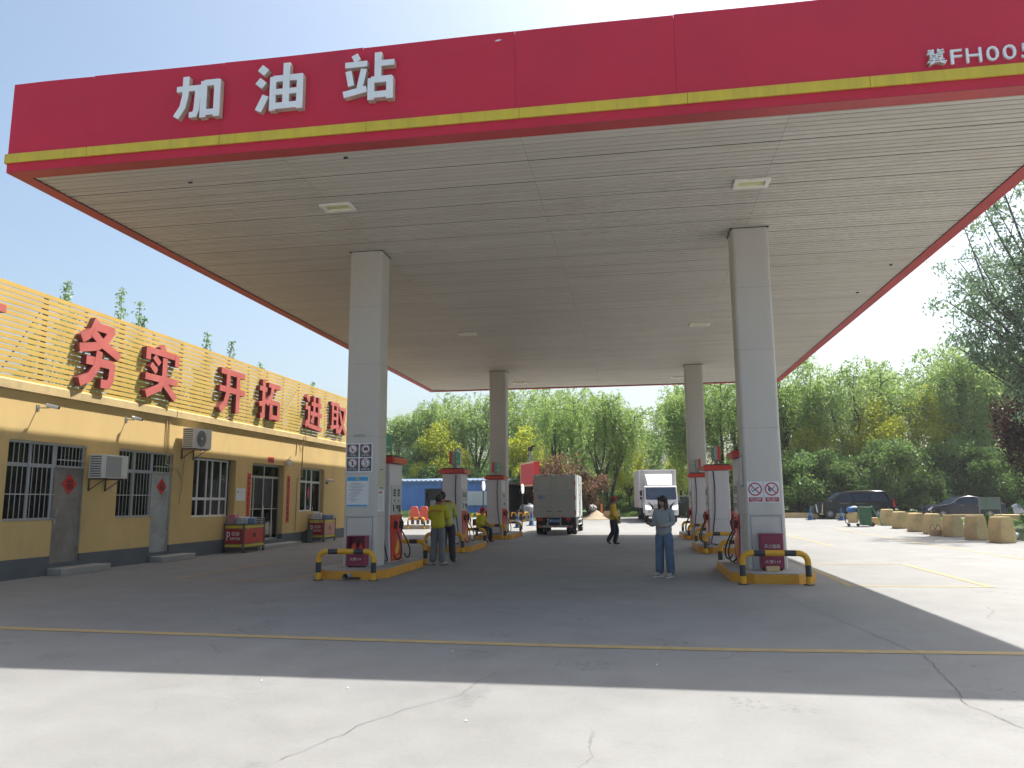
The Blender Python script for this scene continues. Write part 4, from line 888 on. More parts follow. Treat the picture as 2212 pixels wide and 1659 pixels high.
# sheets clipped to the lane side of the front left column
xs = -5.5105
t = thing('side_notice', 'yellowed sheet clipped high on the lane side of the front left column', 'notice', (xs, 15.98, 1.88), 'sheets on the side of the left column')
bx(xs + .002, xs + .006, 15.78, 16.2, 1.87, 2.22).build('sheet', mat('sheet_yellowed', (.52, .49, .36), .6), t); bx(xs + .006, xs + .01, 15.86, 16.08, 2.23, 2.245).build('clip', M['ink'], t)
t = thing('side_notice', 'white sheet with red heading clipped below the yellowed one on the front left column', 'notice', (xs, 15.98, 1.32), 'sheets on the side of the left column')
bx(xs + .002, xs + .006, 15.77, 16.18, 1.33, 1.80).build('sheet', M['paper'], t); bx(xs + .0065, xs + .008, 15.82, 16.02, 1.72, 1.76).build('heading', M['signring'], t); bx(xs + .006, xs + .01, 15.86, 16.08, 1.83, 1.845).build('clip', M['ink'], t)
mb = MB()
for i in range(8): mb.box(xs + .0065, xs + .008, 15.81, 16.0 + .1 * rr_.random(), 1.64 - i * .035, 1.65 - i * .035)
mb.build('print', mat('print_faint', (.45, .47, .48), .7), t)
# frame with red label on the lane side of the right column
xs = 2.092
t = thing('side_notice', 'narrow framed notice on the lane side of the front right column', 'notice', (xs, 16, 1.7)); bx(xs - .012, xs - .002, 15.8, 16.2, 1.78, 2.42).build('frame', M['acgrey'], t); bx(xs - .016, xs - .0125, 15.83, 16.17, 1.83, 2.38).build('sheet', M['paper'], t)
# two round prohibition signs on the right column
for (x, tx, lab, k) in ((2.29, '禁止吸烟', 'left of the two round red no smoking and no fire signs, showing a cigarette', 0), (2.605, '禁止烟火', 'right of the two round red prohibition signs, showing a burning match', 1)):
    t = thing('prohibition_sign', lab, 'sign', (x, yc, 1.5), 'round prohibition signs on the right column')
    bx(x - .15, x + .15, yc - .006, yc - .003, 1.47, 1.885).build('sheet', M['paper'], t); y = yc - .007; c = (x, y, 1.735); mb = MB()
    ring(c, .106, .131, '-y', .0006, mb); bar(c, (-.082, .082), (.082, -.082), .022, '-y', .0022, mb); mb.build('ring', M['signring'], t, fix=False)
    mb = MB()
    if k == 0:
        bar(c, (-.055, -.045), (.075, .045), .022, '-y', .0012, mb); bar(c, (-.07, .03), (-.045, .01), .01, '-y', .0012, mb); bar(c, (-.075, .0), (-.06, -.04), .01, '-y', .0012, mb); bar(c, (-.05, .045), (-.03, .02), .008, '-y', .0012, mb)
    else:
        poly(c, [(-.07, .0), (-.06, .04), (-.045, .06), (-.035, .035), (-.02, .02), (-.03, -.03), (-.06, -.04)], '-y', .0012, mb); bar(c, (-.045, -.06), (.06, .06), .016, '-y', .0016, mb)
    mb.build('symbol', mat('symbol_slate', (.10, .12, .16), .5), t, fix=False)
    p = bx(x - .128, x + .128, yc - .009, yc - .0065, 1.49, 1.575).build('caption_plate', M['signring'], t); text(tx, (x, yc - .0105, 1.54), 1, '-y', M['paper'], p, fit=(.20, .05), depth=.0006)
    MB().box(x - .07, x + .07, yc - .0108, yc - .0092, 1.497, 1.505).build('caption_line', M['paper'], p)

# ================================================================== people
def skin_mesh(chains, subd=2):
    key = {}; V = []; RR = []; E = []; roots = []
    for ch in chains:
        prev = None
        for j, (p, r_) in enumerate(ch):
            k = tuple(round(c, 4) for c in p)
            if k not in key:
                key[k] = len(V); V.append(p); RR.append(r_ if isinstance(r_, tuple) else (r_, r_))
                if j == 0: roots.append(key[k])
            i = key[k]
            if prev is not None and prev != i: E.append((prev, i))
            prev = i
    me = bpy.data.meshes.new('skin'); me.from_pydata(V, E, []); o = bpy.data.objects.new('skin', me); COL.objects.link(o)
    m = o.modifiers.new('s', 'SKIN'); m.use_smooth_shade = True
    m.branch_smoothing = 0.4
    for i, (a, b) in enumerate(RR): me.skin_vertices[0].data[i].radius = (a, b)
    for i in range(len(V)): me.skin_vertices[0].data[i].use_root = i in roots
    s = o.modifiers.new('d', 'SUBSURF'); s.levels = subd; s.render_levels = subd
    out = bpy.data.meshes.new_from_object(o.evaluated_get(bpy.context.evaluated_depsgraph_get()))
    bpy.data.objects.remove(o); return out
def mb_from(me, Mx=None):
    mb = MB(); mb.v = [tuple((Mx @ v.co) if Mx else v.co) for v in me.vertices]; mb.f = [tuple(p.vertices) for p in me.polygons]; mb.m = [0] * len(mb.f); return mb
skin_m = mat('skin', (.42, .24, .17), .55, noise=.06); hair_m = mat('hair', (.018, .014, .012), .45, noise=.3, nscale=30)
def limb(a, b, ra, rb, n=3, bulge=0.0):
    a = Vector(a); b = Vector(b); return [(tuple(a.lerp(b, i / n)), ra + (rb - ra) * i / n + bulge * math.sin(math.pi * i / n)) for i in range(n + 1)]
def person(label, loc, rz, J, top, bot, shoe, hair='short', cap=False, s=1.0, group=None, topkind='jacket', sole=None, hands='curl'):
    """J: joints in a frame where the figure faces -Y; +X is the figure's left"""
    t = thing('person', label, 'person', loc, group)
    Mx = Matrix.Translation(loc) @ Matrix.Rotation(rz, 4, 'Z') @ Matrix.Scale(s, 4)
    g = lambda k: Vector(J[k])
    ch = []
    pelvis, chest, neck, head = g('pelvis'), g('chest'), g('neck'), g('head'); fd = Vector(J.get('look', (0, -1, 0))).normalized()
    ch.append([(tuple(pelvis), (.12, .09)), (tuple(pelvis.lerp(chest, .5)), (.11, .085)), (tuple(chest), (.14, .095)), (tuple(neck), .052), (tuple(neck.lerp(head, .5)), .05), (tuple(head - Vector((0, 0, .04)) + fd * .012), (.072, .080)), (tuple(head + Vector((0, 0, .035))), (.080, .094)), (tuple(head + Vector((0, 0, .09)) - fd * .008), (.060, .070))])
    for S in 'LR':
        ch.append([(tuple(chest), (.14, .095))] + limb(g('sho' + S), g('elb' + S), .045, .037)); ch.append(limb(g('elb' + S), g('wri' + S), .037, .026))
        ch.append([(tuple(pelvis), (.12, .09))] + limb(g('hip' + S), g('kne' + S), .075, .052)); ch.append(limb(g('kne' + S), g('ank' + S), .052, .038)); ch.append([(tuple(g('ank' + S)), .038), (tuple(g('toe' + S)), .032)])
        # hand: palm, four fingers of unequal length, thumb from the side of the palm
        w_ = g('wri' + S); hd = Vector(J['hand' + S]).normalized(); pn = Vector(J.get('palm' + S, (0, 0, -1))).normalized(); side = hd.cross(pn).normalized()
        ch.append([(tuple(w_), .026), (tuple(w_ + hd * .045), (.034, .018)), (tuple(w_ + hd * .085), (.036, .016))])
        for i, (off, ln) in enumerate(((-.027, .062), (-.009, .072), (.010, .068), (.028, .052))):
            b0 = w_ + hd * .075 + side * off; b1 = b0 + hd * ln * .45 + pn * ln * .12; b2 = b1 + hd * ln * .30 + pn * ln * .36
            b3 = b2 + hd * ln * .08 + pn * ln * .3; ch.append([(tuple(b0), .0095), (tuple(b1), .0088), (tuple(b2), .0082), (tuple(b3), .0072)])
        b0 = w_ + hd * .03 - side * .02; b1 = b0 + hd * .025 - side * .028 + pn * .012; b2 = b1 + hd * .03 - side * .004 + pn * .014; ch.append([(tuple(b0), .012), (tuple(b1), .010), (tuple(b2), .0085)])
    body = mb_from(skin_mesh(ch), Mx)
    # nose and ears are part of the body mesh
    up = Vector((0, 0, 1)); rt = fd.cross(up).normalized()
    n0 = Mx @ (head + fd * .098 - up * .008); body.ball(n0, (.014, .014, .022), 8, 6)
    for q in (1, -1): body.ball(Mx @ (head + rt * q * .083 - up * .006 - fd * .005), (.014, .018, .028), 8, 6)
    b = body.build('body', skin_m, t, smooth=80, fix=False)
    f = MB()
    for q in (1, -1): f.ball(Mx @ (head + fd * .087 + rt * q * .030 + up * .018), (.011, .011, .007), 8, 6)
    f.build('eyes', M['ink'], b, smooth=80)
    MB().ball(Mx @ (head + fd * .090 - up * .05), (.02, .012, .006), 8, 6).build('mouth', mat('lips', (.30, .09, .08), .5), b, smooth=80)
    # clothing
    T = []
    hem = g('hem') if 'hem' in J else pelvis - Vector((0, 0, .06))
    tw = J.get('tw', 1.0)
    T.append([(tuple(hem), (.165 * tw, .125 * tw)), (tuple(pelvis + (chest - pelvis) * .25), (.165 * tw, .125 * tw)), (tuple(pelvis.lerp(chest, .7)), (.160 * tw, .122 * tw)), (tuple(chest), (.172 * tw, .118 * tw)), (tuple(chest.lerp(neck, .62)), (.105, .085)), (tuple(neck + Vector((0, 0, .012))), .064)])
    for S in 'LR':
        T.append([(tuple(chest), (.172 * tw, .118 * tw))] + limb(g('sho' + S), g('elb' + S), .075, .062, 3)); w_ = g('elb' + S).lerp(g('wri' + S), .97); T.append(limb(g('elb' + S), w_, .062, .046, 3))
    cl = mb_from(skin_mesh(T), Mx).build(topkind, top, t, smooth=80, fix=False)
    P = []
    for S in 'LR':
        P.append([(tuple(g('hip' + S) + (pelvis - g('hip' + S)) * .5 + Vector((0, 0, .02))), (.085, .09)), (tuple(g('hip' + S) + Vector((0, 0, -.03))), .102)] + limb(g('hip' + S) + (g('kne' + S) - g('hip' + S)) * .25, g('kne' + S), .108, .090, 2)); P.append(limb(g('kne' + S), g('ank' + S) + (g('kne' + S) - g('ank' + S)) * -.10, .090, J.get('cuff', .072) * 1.12, 3))
    mb_from(skin_mesh(P), Mx).build('trousers', bot, t, smooth=80, fix=False)
    for S in 'LR':
        a, o_ = g('ank' + S), g('toe' + S); d = (o_ - a); d.z = 0 if abs(J.get('flat' + S, 1)) else d.z; d = (o_ - a).normalized()
        sh = skin_mesh([[(tuple(a - d * .045 + Vector((0, 0, -.028))), .042), (tuple(a + d * .03 + Vector((0, 0, -.02))), (.046, .044)), (tuple(a.lerp(o_, .6) + Vector((0, 0, -.012))), (.045, .036)), (tuple(o_ + d * .035 + Vector((0, 0, .0))), (.038, .026))]])
        mb_from(sh, Mx).build('shoe', shoe, t, smooth=80, fix=False)
        if sole: 
            m2 = MB(); c0 = a - d * .08; c1 = o_ + d * .07; sd = Vector((-d.y, d.x, 0)) * .044; zz = min(a.z, o_.z) - .072
            vs = [Vector((p.x, p.y, z)) for z in (zz + .002, zz + .028) for p in (c0 - sd, c1 - sd * .8, c1 + sd * .8, c0 + sd)]
            m2.add([Mx @ v for v in vs], [(0, 1, 2, 3), (4, 5, 6, 7), (0, 1, 5, 4), (1, 2, 6, 5), (2, 3, 7, 6), (3, 0, 4, 7)]); m2.build('sole', sole, t, bevel=.006)
    # hair
    hb = MB(); fh = Vector((fd.x, fd.y, 0)).normalized(); rh = fh.cross(up).normalized(); HB = lambda c: head + rh * c[0] + fh * c[1] + up * c[2]
    def ell(c, rr3, n=16, k=12):
        q = MB(); q.ball((0, 0, 0), 1.0, n, k); o_ = HB(c); hb.add([Mx @ (o_ + rh * v[0] * rr3[0] + fh * v[1] * rr3[1] + up * v[2] * rr3[2]) for v in q.v], q.f)
    ell((0, -.022, .030), (.095, .104, .104))
    if hair == 'long':
        ell((0, -.055, -.10), (.098, .052, .20))
        for q in (1, -1): ell((q * .082, -.006, -.10), (.030, .045, .175)); ell((q * .062, .038, .055), (.034, .036, .05))
    elif hair == 'bun': ell((0, -.075, -.035), (.065, .045, .06))
    else: ell((0, -.035, -.035), (.072, .062, .06))
    hb.build('hair', hair_m, t, smooth=80, fix=False)
    if cap:
        cm = mat('cap_red', (.34, .015, .02), .6, noise=.1)
        pr = [(.100, -.005), (.102, .03), (.092, .065), (.065, .092), (.03, .104), (.004, .107)]; m2 = MB(); vs = []; n = 16
        for r_, h in [(a_ * 1.08, b_ * 1.06) for a_, b_ in pr]:
            for j in range(n): a = 2 * math.pi * j / n; vs.append(Mx @ (head + up * (.028 + h) + rt * math.cos(a) * r_ * .92 + fd * (math.sin(a) * r_ * 1.02 - .012)))
        m2.add(vs, [(i * n + j, i * n + (j + 1) % n, (i + 1) * n + (j + 1) % n, (i + 1) * n + j) for i in range(5) for j in range(n)])
        m2.build('cap', cm, t, smooth=60); m3 = MB(); vs = []
        for z in (.026, .034):
            for j in range(9):
                a = math.pi * (j / 8); vs.append(Mx @ (head + up * (z - .012 * math.sin(a)) + rt * math.cos(a) * .082 + fd * (.075 + .085 * math.sin(a))))
        m3.add(vs, [tuple(range(9)), tuple(range(9, 18))] + [(j, j + 1, 10 + j, 9 + j) for j in range(8)]); m3.build('visor', cm, t)
    return t, Mx, b
jm_y = mat('uniform_yellow', (.50, .46, .015), .75, noise=.12, nscale=9, bump=.5, bscale=9); jm_g = mat('uniform_faded', (.46, .46, .12), .75, noise=.12, nscale=9, bump=.5, bscale=9)
jm_o = mat('uniform_amber', (.56, .38, .02), .75, noise=.12, nscale=9, bump=.5, bscale=9); grey_c = mat('blouse_grey', (.26, .29, .29), .8, noise=.10, nscale=10, bump=.5, bscale=10)
denim = mat('denim', (.085, .13, .21), .8, noise=.25, nscale=7, dirt=(.17, .23, .32), dirt_amt=.5, dscale=5, bump=.4, bscale=12); trg = mat('trousers_grey', (.15, .165, .175), .8, noise=.12, nscale=8, bump=.5, bscale=9)
trd = mat('trousers_dark', (.025, .027, .04), .8, noise=.2, bump=.4, bscale=10); shw = mat('shoe_white', (.42, .43, .44), .6, noise=.3, nscale=30); shd = mat('shoe_black', (.02, .02, .02), .5)
red_t = mat('piping_red', (.45, .02, .02), .6)
# woman with a phone: faces the viewer's left
JW = dict(pelvis=(0, 0, .92), chest=(0, .0, 1.22), neck=(0, .015, 1.395), head=(0, -.02, 1.50), look=(-.15, -1, -.18), hem=(0, -.005, .77), tw=1.12,
  shoL=(.165, 0, 1.32), elbL=(.20, .03, 1.07), wriL=(.07, -.20, 1.02), handL=(-.8, -.5, .0), palmL=(0, 0, 1), shoR=(-.165, 0, 1.32), elbR=(-.19, -.03, 1.06), wriR=(-.13, -.30, 1.04), handR=(.1, -1, .1), palmR=(0, 0, 1),
  hipL=(.085, 0, .87), kneL=(.12, -.02, .48), ankL=(.115, .02, .085), toeL=(.13, -.12, .055), hipR=(-.085, 0, .87), kneR=(-.10, -.02, .48), ankR=(-.13, .02, .085), toeR=(-.15, -.12, .055), cuff=.085)
wl, Mxw, wb = person('long-haired woman in grey blouse and jeans holding a phone in the driving lane', (.50, 16.0, 0), R(-28), JW, grey_c, denim, shw, 'long', topkind='blouse', sole=M['paper'])
mbp = MB().box(-.035, .035, -.075, .075, -.005, .005, Mxw @ Matrix.Translation((-.125, -.40, 1.085)) @ Matrix.Rotation(R(20), 4, 'X')); tag(mbp.build('phone', M['screen'], bevel=.003), 'dark phone in the hands of the woman in the grey blouse', 'phone')
# walking attendant: faces +X
JA = dict(pelvis=(0, .03, .90), chest=(0, -.01, 1.22), neck=(0, -.01, 1.41), head=(0, -.045, 1.53), look=(0, -1, -.05), hem=(0, .02, .79), tw=1.08,
  shoL=(.16, 0, 1.33), elbL=(.19, .02, 1.05), wriL=(.14, -.10, .84), handL=(0, -.3, -1), palmL=(-1, 0, 0), shoR=(-.16, 0, 1.33), elbR=(-.20, -.02, 1.06), wriR=(-.12, -.20, .86), handR=(.1, -.4, -1), palmR=(1, 0, 0),
  hipL=(.08, .02, .85), kneL=(.09, -.10, .48), ankL=(.08, .0, .085), toeL=(.09, -.15, .055), hipR=(-.08, .03, .85), kneR=(-.09, .0, .46), ankR=(-.085, .20, .15), toeR=(-.09, .11, .055), cuff=.07)
wk, Mxk, kb = person('attendant in yellow jacket and red cap walking across the lane', (-.86, 27.0, 0), R(80), JA, jm_o, trd, shd, 'bun', cap=True, s=1.0)
MB().tube([Mxk @ Vector(p) for p in ((.15, -.10, .99), (.0, -.145, .97), (-.16, -.08, .98), (-.17, .08, 1.0), (0, .155, 1.0), (.16, .1, 1.0), (.15, -.10, .99))], .012, 6).box(-.09, .09, -.06, .02, -.06, .06, Mxk @ Matrix.Translation((-.02, -.17, .90))).build('belt_bag', M['ink'], wk)
# two men, backs to the camera
JM = dict(pelvis=(0, 0, .96), chest=(0, .02, 1.30), neck=(0, .0, 1.50), head=(0, -.03, 1.615), look=(.35, -1, -.25), hem=(0, 0, .85), tw=1.24,
  shoL=(.19, 0, 1.43), elbL=(.25, -.05, 1.15), wriL=(.12, -.24, 1.10), handL=(-.7, -.6, .1), palmL=(0, 0, 1), shoR=(-.19, 0, 1.43), elbR=(-.25, -.05, 1.15), wriR=(-.10, -.26, 1.12), handR=(.7, -.6, .1), palmR=(0, 0, 1),
  hipL=(.09, 0, .91), kneL=(.11, -.02, .50), ankL=(.13, .02, .09), toeL=(.16, -.13, .055), hipR=(-.09, 0, .91), kneR=(-.10, -.02, .50), ankR=(-.13, .02, .09), toeR=(-.17, -.12, .055), cuff=.095)
m1, Mx1, b1 = person('shorter man from behind, bright yellow jacket with red stripe, loose grey trousers', (-4.87, 18.4, 0), R(172), JM, jm_y, trg, shw, 'short', s=.985, topkind='jacket', sole=M['ink'])
MB().tube([Mx1 @ Vector(p) for p in ((.175, .125, 1.305), (.12, .155, 1.325), (0, .168, 1.335), (-.12, .155, 1.33), (-.175, .125, 1.315))], .010, 6).build('back_stripe', red_t, m1)
MB().tube([Mx1 @ Vector(p) for p in ((.06, .03, 1.50), (.0, .068, 1.505), (-.06, .03, 1.50), (-.05, -.05, 1.49), (.05, -.05, 1.49), (.06, .03, 1.50))], .018, 6).build('collar', red_t, m1)
JN = dict(JM); JN.update(look=(.5, -1, -.3), chest=(.06, .02, 1.30), neck=(.11, 0, 1.50), head=(.16, -.05, 1.61), shoL=(.25, 0, 1.42), elbL=(.30, -.08, 1.15), shoR=(-.13, 0, 1.43), elbR=(-.19, -.05, 1.15), cuff=.075)
m2_, Mx2, b2 = person('taller man in faded yellow jacket and dark trousers close behind the shorter one', (-4.76, 18.95, 0), R(190), JN, jm_g, trd, shd, 'short', s=1.03, topkind='jacket')
MB().tube([Mx2 @ Vector(p) for p in ((.06, .03, 1.50), (.0, .068, 1.505), (-.06, .03, 1.50), (-.05, -.05, 1.49), (.05, -.05, 1.49), (.06, .03, 1.50))], .018, 6).build('collar', red_t, m2_)
# seated attendant on a folding chair, faces +X
JS = dict(pelvis=(0, .10, .52), chest=(0, .03, .86), neck=(0, -.01, 1.05), head=(0, -.05, 1.165), look=(.1, -1, -.15), hem=(0, .10, .48), tw=1.2,
  shoL=(.17, .02, .97), elbL=(.22, -.02, .72), wriL=(.14, -.22, .66), handL=(-.4, -1, -.1), palmL=(0, 0, -1), shoR=(-.17, .02, .97), elbR=(-.24, .04, .72), wriR=(-.12, -.18, .66), handR=(.4, -1, -.1), palmR=(0, 0, -1),
  hipL=(.09, .04, .50), kneL=(.12, -.34, .50), ankL=(.12, -.30, .09), toeL=(.13, -.46, .055), hipR=(-.09, .04, .50), kneR=(-.12, -.34, .50), ankR=(-.13, -.24, .09), toeR=(-.14, -.40, .055), cuff=.07)
st, Mxs, sb = person('seated attendant in yellow jacket and red cap between the middle and farthest left islands', (-5.82, 28.4, 0), R(62), JS, jm_y, trd, shd, 'bun', cap=True, s=1.0)
t = thing('folding_chair', 'dark metal folding chair under the seated attendant', 'chair', (-5.9, 28.4, 0))
Q = lambda *p: Mxs @ Vector(p)
MB().box(-.2, .2, -.14, .24, .395, .42, Mxs).build('seat', M['acdark'], t, bevel=.01); MB().box(-.2, .2, .27, .285, .62, .86, Mxs).build('backrest', M['acdark'], t)
for q in (-.19, .19):
    MB().tube([Q(q, -.2, .01), Q(q, .28, .62), Q(q, .28, .86)], .011, 6).build('leg', M['steel'], t); MB().tube([Q(q * .9, .26, .01), Q(q * .9, -.12, .39)], .011, 6).build('leg', M['steel'], t)

# ================================================================== vehicles
def wheel(parent, x, y, z, r, wd, axis, dual=0, rim=M['rim'], spokes=0):
    # axis 0: axle along X, 1: axle along Y
    q = wd / 2; w_ = MB().lathe([(r * .6, -q), (r * .93, -q), (r, -q * .7), (r, q * .7), (r * .93, q), (r * .6, q)], (x, y, z), 28, axis, cap=False).build('wheel', M['tyre'], parent, smooth=35)
    mb = MB().lathe([(r * .62, -q * .86), (r * .62, q * .86), (r * .56, q * .84), (r * .5, q * .4), (r * .14, q * .55), (r * .1, q * .7)], (x, y, z), 24, axis)
    mb2 = MB().lathe([(r * .56, -q * .84), (r * .5, -q * .4), (r * .14, -q * .55), (r * .1, -q * .7)], (x, y, z), 24, axis)
    if spokes:
        dk = MB().lathe([(r * .6, -q * .6), (r * .6, q * .6)], (x, y, z), 24, axis).build('hub', M['rubber'], w_); m3 = MB()
        m3.lathe([(r * .62, -q * .9), (r * .66, -q * .95), (r * .62, -q * .97), (r * .58, -q * .9)], (x, y, z), 24, axis, cap=False); m3.lathe([(r * .15, -q * .7), (r * .15, -q * .95)], (x, y, z), 12, axis)
        for i in range(spokes):
            a = 2 * math.pi * i / spokes; c, s_ = math.cos(a), math.sin(a); Fm = Matrix(((c, 0, -s_, x), (0, 1, 0, y), (s_, 0, c, z), (0, 0, 0, 1))); m3.box(r * .13, r * .62, -q * .93, -q * .72, -r * .045, r * .045, Fm)
        m3.build('rim', M['rim'], w_, smooth=30)
    else:
        mb.build('rim', rim, w_, smooth=30); mb2.build('rim', rim, w_, smooth=30)
    return w_
van_w = mat('box_body_grey', (.44, .43, .40), .5, noise=.10, nscale=1.5, dirt=(.28, .25, .21), dirt_amt=.4, dscale=2.5, stretch=(1, 1, .4)); van_s = mat('box_body_side', (.66, .68, .68), .4, noise=.05, stretch=(1, 1, .3))
# departing box truck
x0, x1, ya, yb, z0, z1 = -4.68, -2.77, 34.45, 38.35, .77, 2.70; xc = (x0 + x1) / 2
t = thing('box_truck', 'grey box truck seen from behind driving away beside the left islands', 'truck', (xc, 36.5, 0))
bd = bx(x0, x1, ya, yb, z0, z1).build('cargo_box', van_s, t, bevel=.015)
mb = MB().box(x0 + .01, x1 - .01, ya - .012, ya - .001, z0, z1 - .01); rear = mb.build('rear_frame', van_w, t)
for s in (0, 1):
    a = x0 + .04 + s * ((x1 - x0) / 2 - .03); b = a + (x1 - x0) / 2 - .05; mb = MB().box(a, b, ya - .03, ya - .0125, z0 + .05, z1 - .06)
    for zz in (1.30, 1.52, 1.82, 2.02):
        mb.box(a + .07, b - .06, ya - .042, ya - .0305, zz - .035, zz + .035)
        bx(a + .07, b - .06, ya - .036, ya - .0306, zz - .058, zz - .036).build('rib_shadow_strip', M['steel'], t)  # added grey strip under each rib stands in for its shadow
    d = mb.build('rear_door', van_w, t, bevel=.004)
    xb = (b - .12) if s == 0 else (a + .12)
    MB().tube([(xb, ya - .055, z0 + .06), (xb, ya - .055, z1 - .08)], .013, 6).build('lock_rod', van_w, d); MB().box(*sorted((xb, xb + (-.2 if s == 0 else .2))), ya - .075, ya - .06, 1.035, 1.06).build('handle', M['ink'], d)
    for zz in (.95, 1.4, 1.9, 2.4): bx(*( (a - .03, a + .06) if s == 0 else (b - .06, b + .03)), ya - .048, ya - .031, zz, zz + .04).build('hinge', van_w, d)
text('冀F', (x0 + .40, ya - .044, 1.67), 1, '-y', mat('letter_blue', (.10, .22, .55), .5), t, fit=(.34, .17), depth=.0015)
rr_ = random.Random(9); mb = MB()
for i in range(9): 
    xq = x0 + .72 + i * .11; zq = 1.62 + rr_.uniform(-.05, .05); mb.box(xq, xq + .05, ya - .0325, ya - .031, zq, zq + .08)
mb.build('worn_lettering', mat('letter_ghost', (.37, .37, .38), .6), t)
red = M['redlens']; mb = MB(); mw = MB()
for (a, z) in ((x0 + .5, z1 - .05), (x1 - .68, z1 - .05)): mb.box(a, a + .14, ya - .036, ya - .0125, z - .02, z + .03)
for (a, z) in ((x0 + .15, z1 - .05), (xc - .08, z1 - .05), (x1 - .35, z1 - .05)): mw.box(a, a + .13, ya - .036, ya - .0125, z - .02, z + .02)
for z in (.88, 1.55, 2.20):
    for a in (x0 - .012, x1 - .028): mb.box(a, a + .04, ya - .034, ya + .01, z, z + .2)
for z in (1.15, 1.9):
    for a in (x0 - .012, x1 - .028): mw.box(a, a + .04, ya - .034, ya + .01, z, z + .14)
for a in (x0 + .55, xc + .28): mb.box(a, a + .15, ya - .036, ya - .0125, z0 - .02, z0 + .03)
mb.build('reflector', red, t); mw.build('marker_strip', M['white'], t)
mb = MB().box(x0 + .35, x0 + .47, ya + .02, yb + 1.2, .52, .68).box(x1 - .47, x1 - .35, ya + .02, yb + 1.2, .52, .68).box(x0 + .47, x1 - .47, ya + .1, ya + .2, .53, .67).box(x0 + .1, x1 - .1, ya + .3, ya + .4, .685, .765).box(x0 + .1, x1 - .1, yb - .4, yb - .3, .685, .765).box(x0 + .2, x1 - .55, 36.6, 37.3, .35, .68)
mb.build('chassis', M['rubber'], t)
b = bx(x0 + .24, x1 - .16, ya - .02, ya + .05, .33, .42).build('bumper', van_w, t)
mb = MB()
for a in (x0 + .26, xc - .06, x1 - .36): mb.box(a, a + .15, ya - .026, ya - .021, .345, .405)
mb.build('reflector', red, b); MB().box(x0 + .62, x0 + .68, ya, ya + .04, .425, .765).box(x1 - .72, x1 - .66, ya, ya + .04, .425, .765).build('bumper_bracket', van_w, t)
for a in (x0 + .2, x1 - .42): bx(a, a + .2, ya + .01, ya + .06, .62, .745).build('tail_light', red, t)
p = bx(xc - .26, xc + .26, ya + .0, ya + .02, .54, .71).build('number_plate', M['blue'], t); text('冀F 81150', (xc, ya - .002, .63), 1, '-y', M['white'], p, fit=(.45, .12), depth=.0006)
for s, a in ((0, x0 + .14), (1, x1 - .14)):
    for dd in (0, .24): wheel(t, a + (dd if s == 0 else -dd), 35.45, .39, .39, .21, 0)
for a in (x0 + .16, x1 - .13): wheel(t, a, 38.9, .39, .39, .22, 0)
mb = MB().box(x1 - .02, x1 - .0, 36.1, 38.2, .62, .66).box(x1 - .02, x1, 36.1, 38.2, .40, .44)
for y in (36.1, 37.1, 38.15): mb.box(x1 - .02, x1, y, y + .05, .441, .619)
mb.build('side_guard', M['white'], t)
mb = MB().box(x1 + .001, x1 + .03, 36.45, 36.50, z0 + .02, z1 - .04).box(x1 + .001, x1 + .03, 37.35, 37.40, z0 + .02, z1 - .04)
for z in (.95, 1.35, 1.75, 2.2): mb.box(x1 + .031, x1 + .05, 36.44, 36.53, z, z + .07)
mb.build('side_door_frame', M['acgrey'], t)
cb = MB().prism([(yb + .08, .6), (yb + 1.55, .6), (yb + 1.6, 1.3), (yb + 1.35, 2.2), (yb + .08, 2.25)], 0, x0 + .1, x1 - .1).build('cab', van_s, t, bevel=.05)
MB().tube([(x1 - .1, yb + 1.2, 1.9), (x1 + .12, yb + 1.25, 1.85), (x1 + .12, yb + 1.25, 1.5)], .012, 6).box(x1 + .06, x1 + .2, yb + 1.22, yb + 1.27, 1.45, 1.8).build('mirror', M['ink'], t)

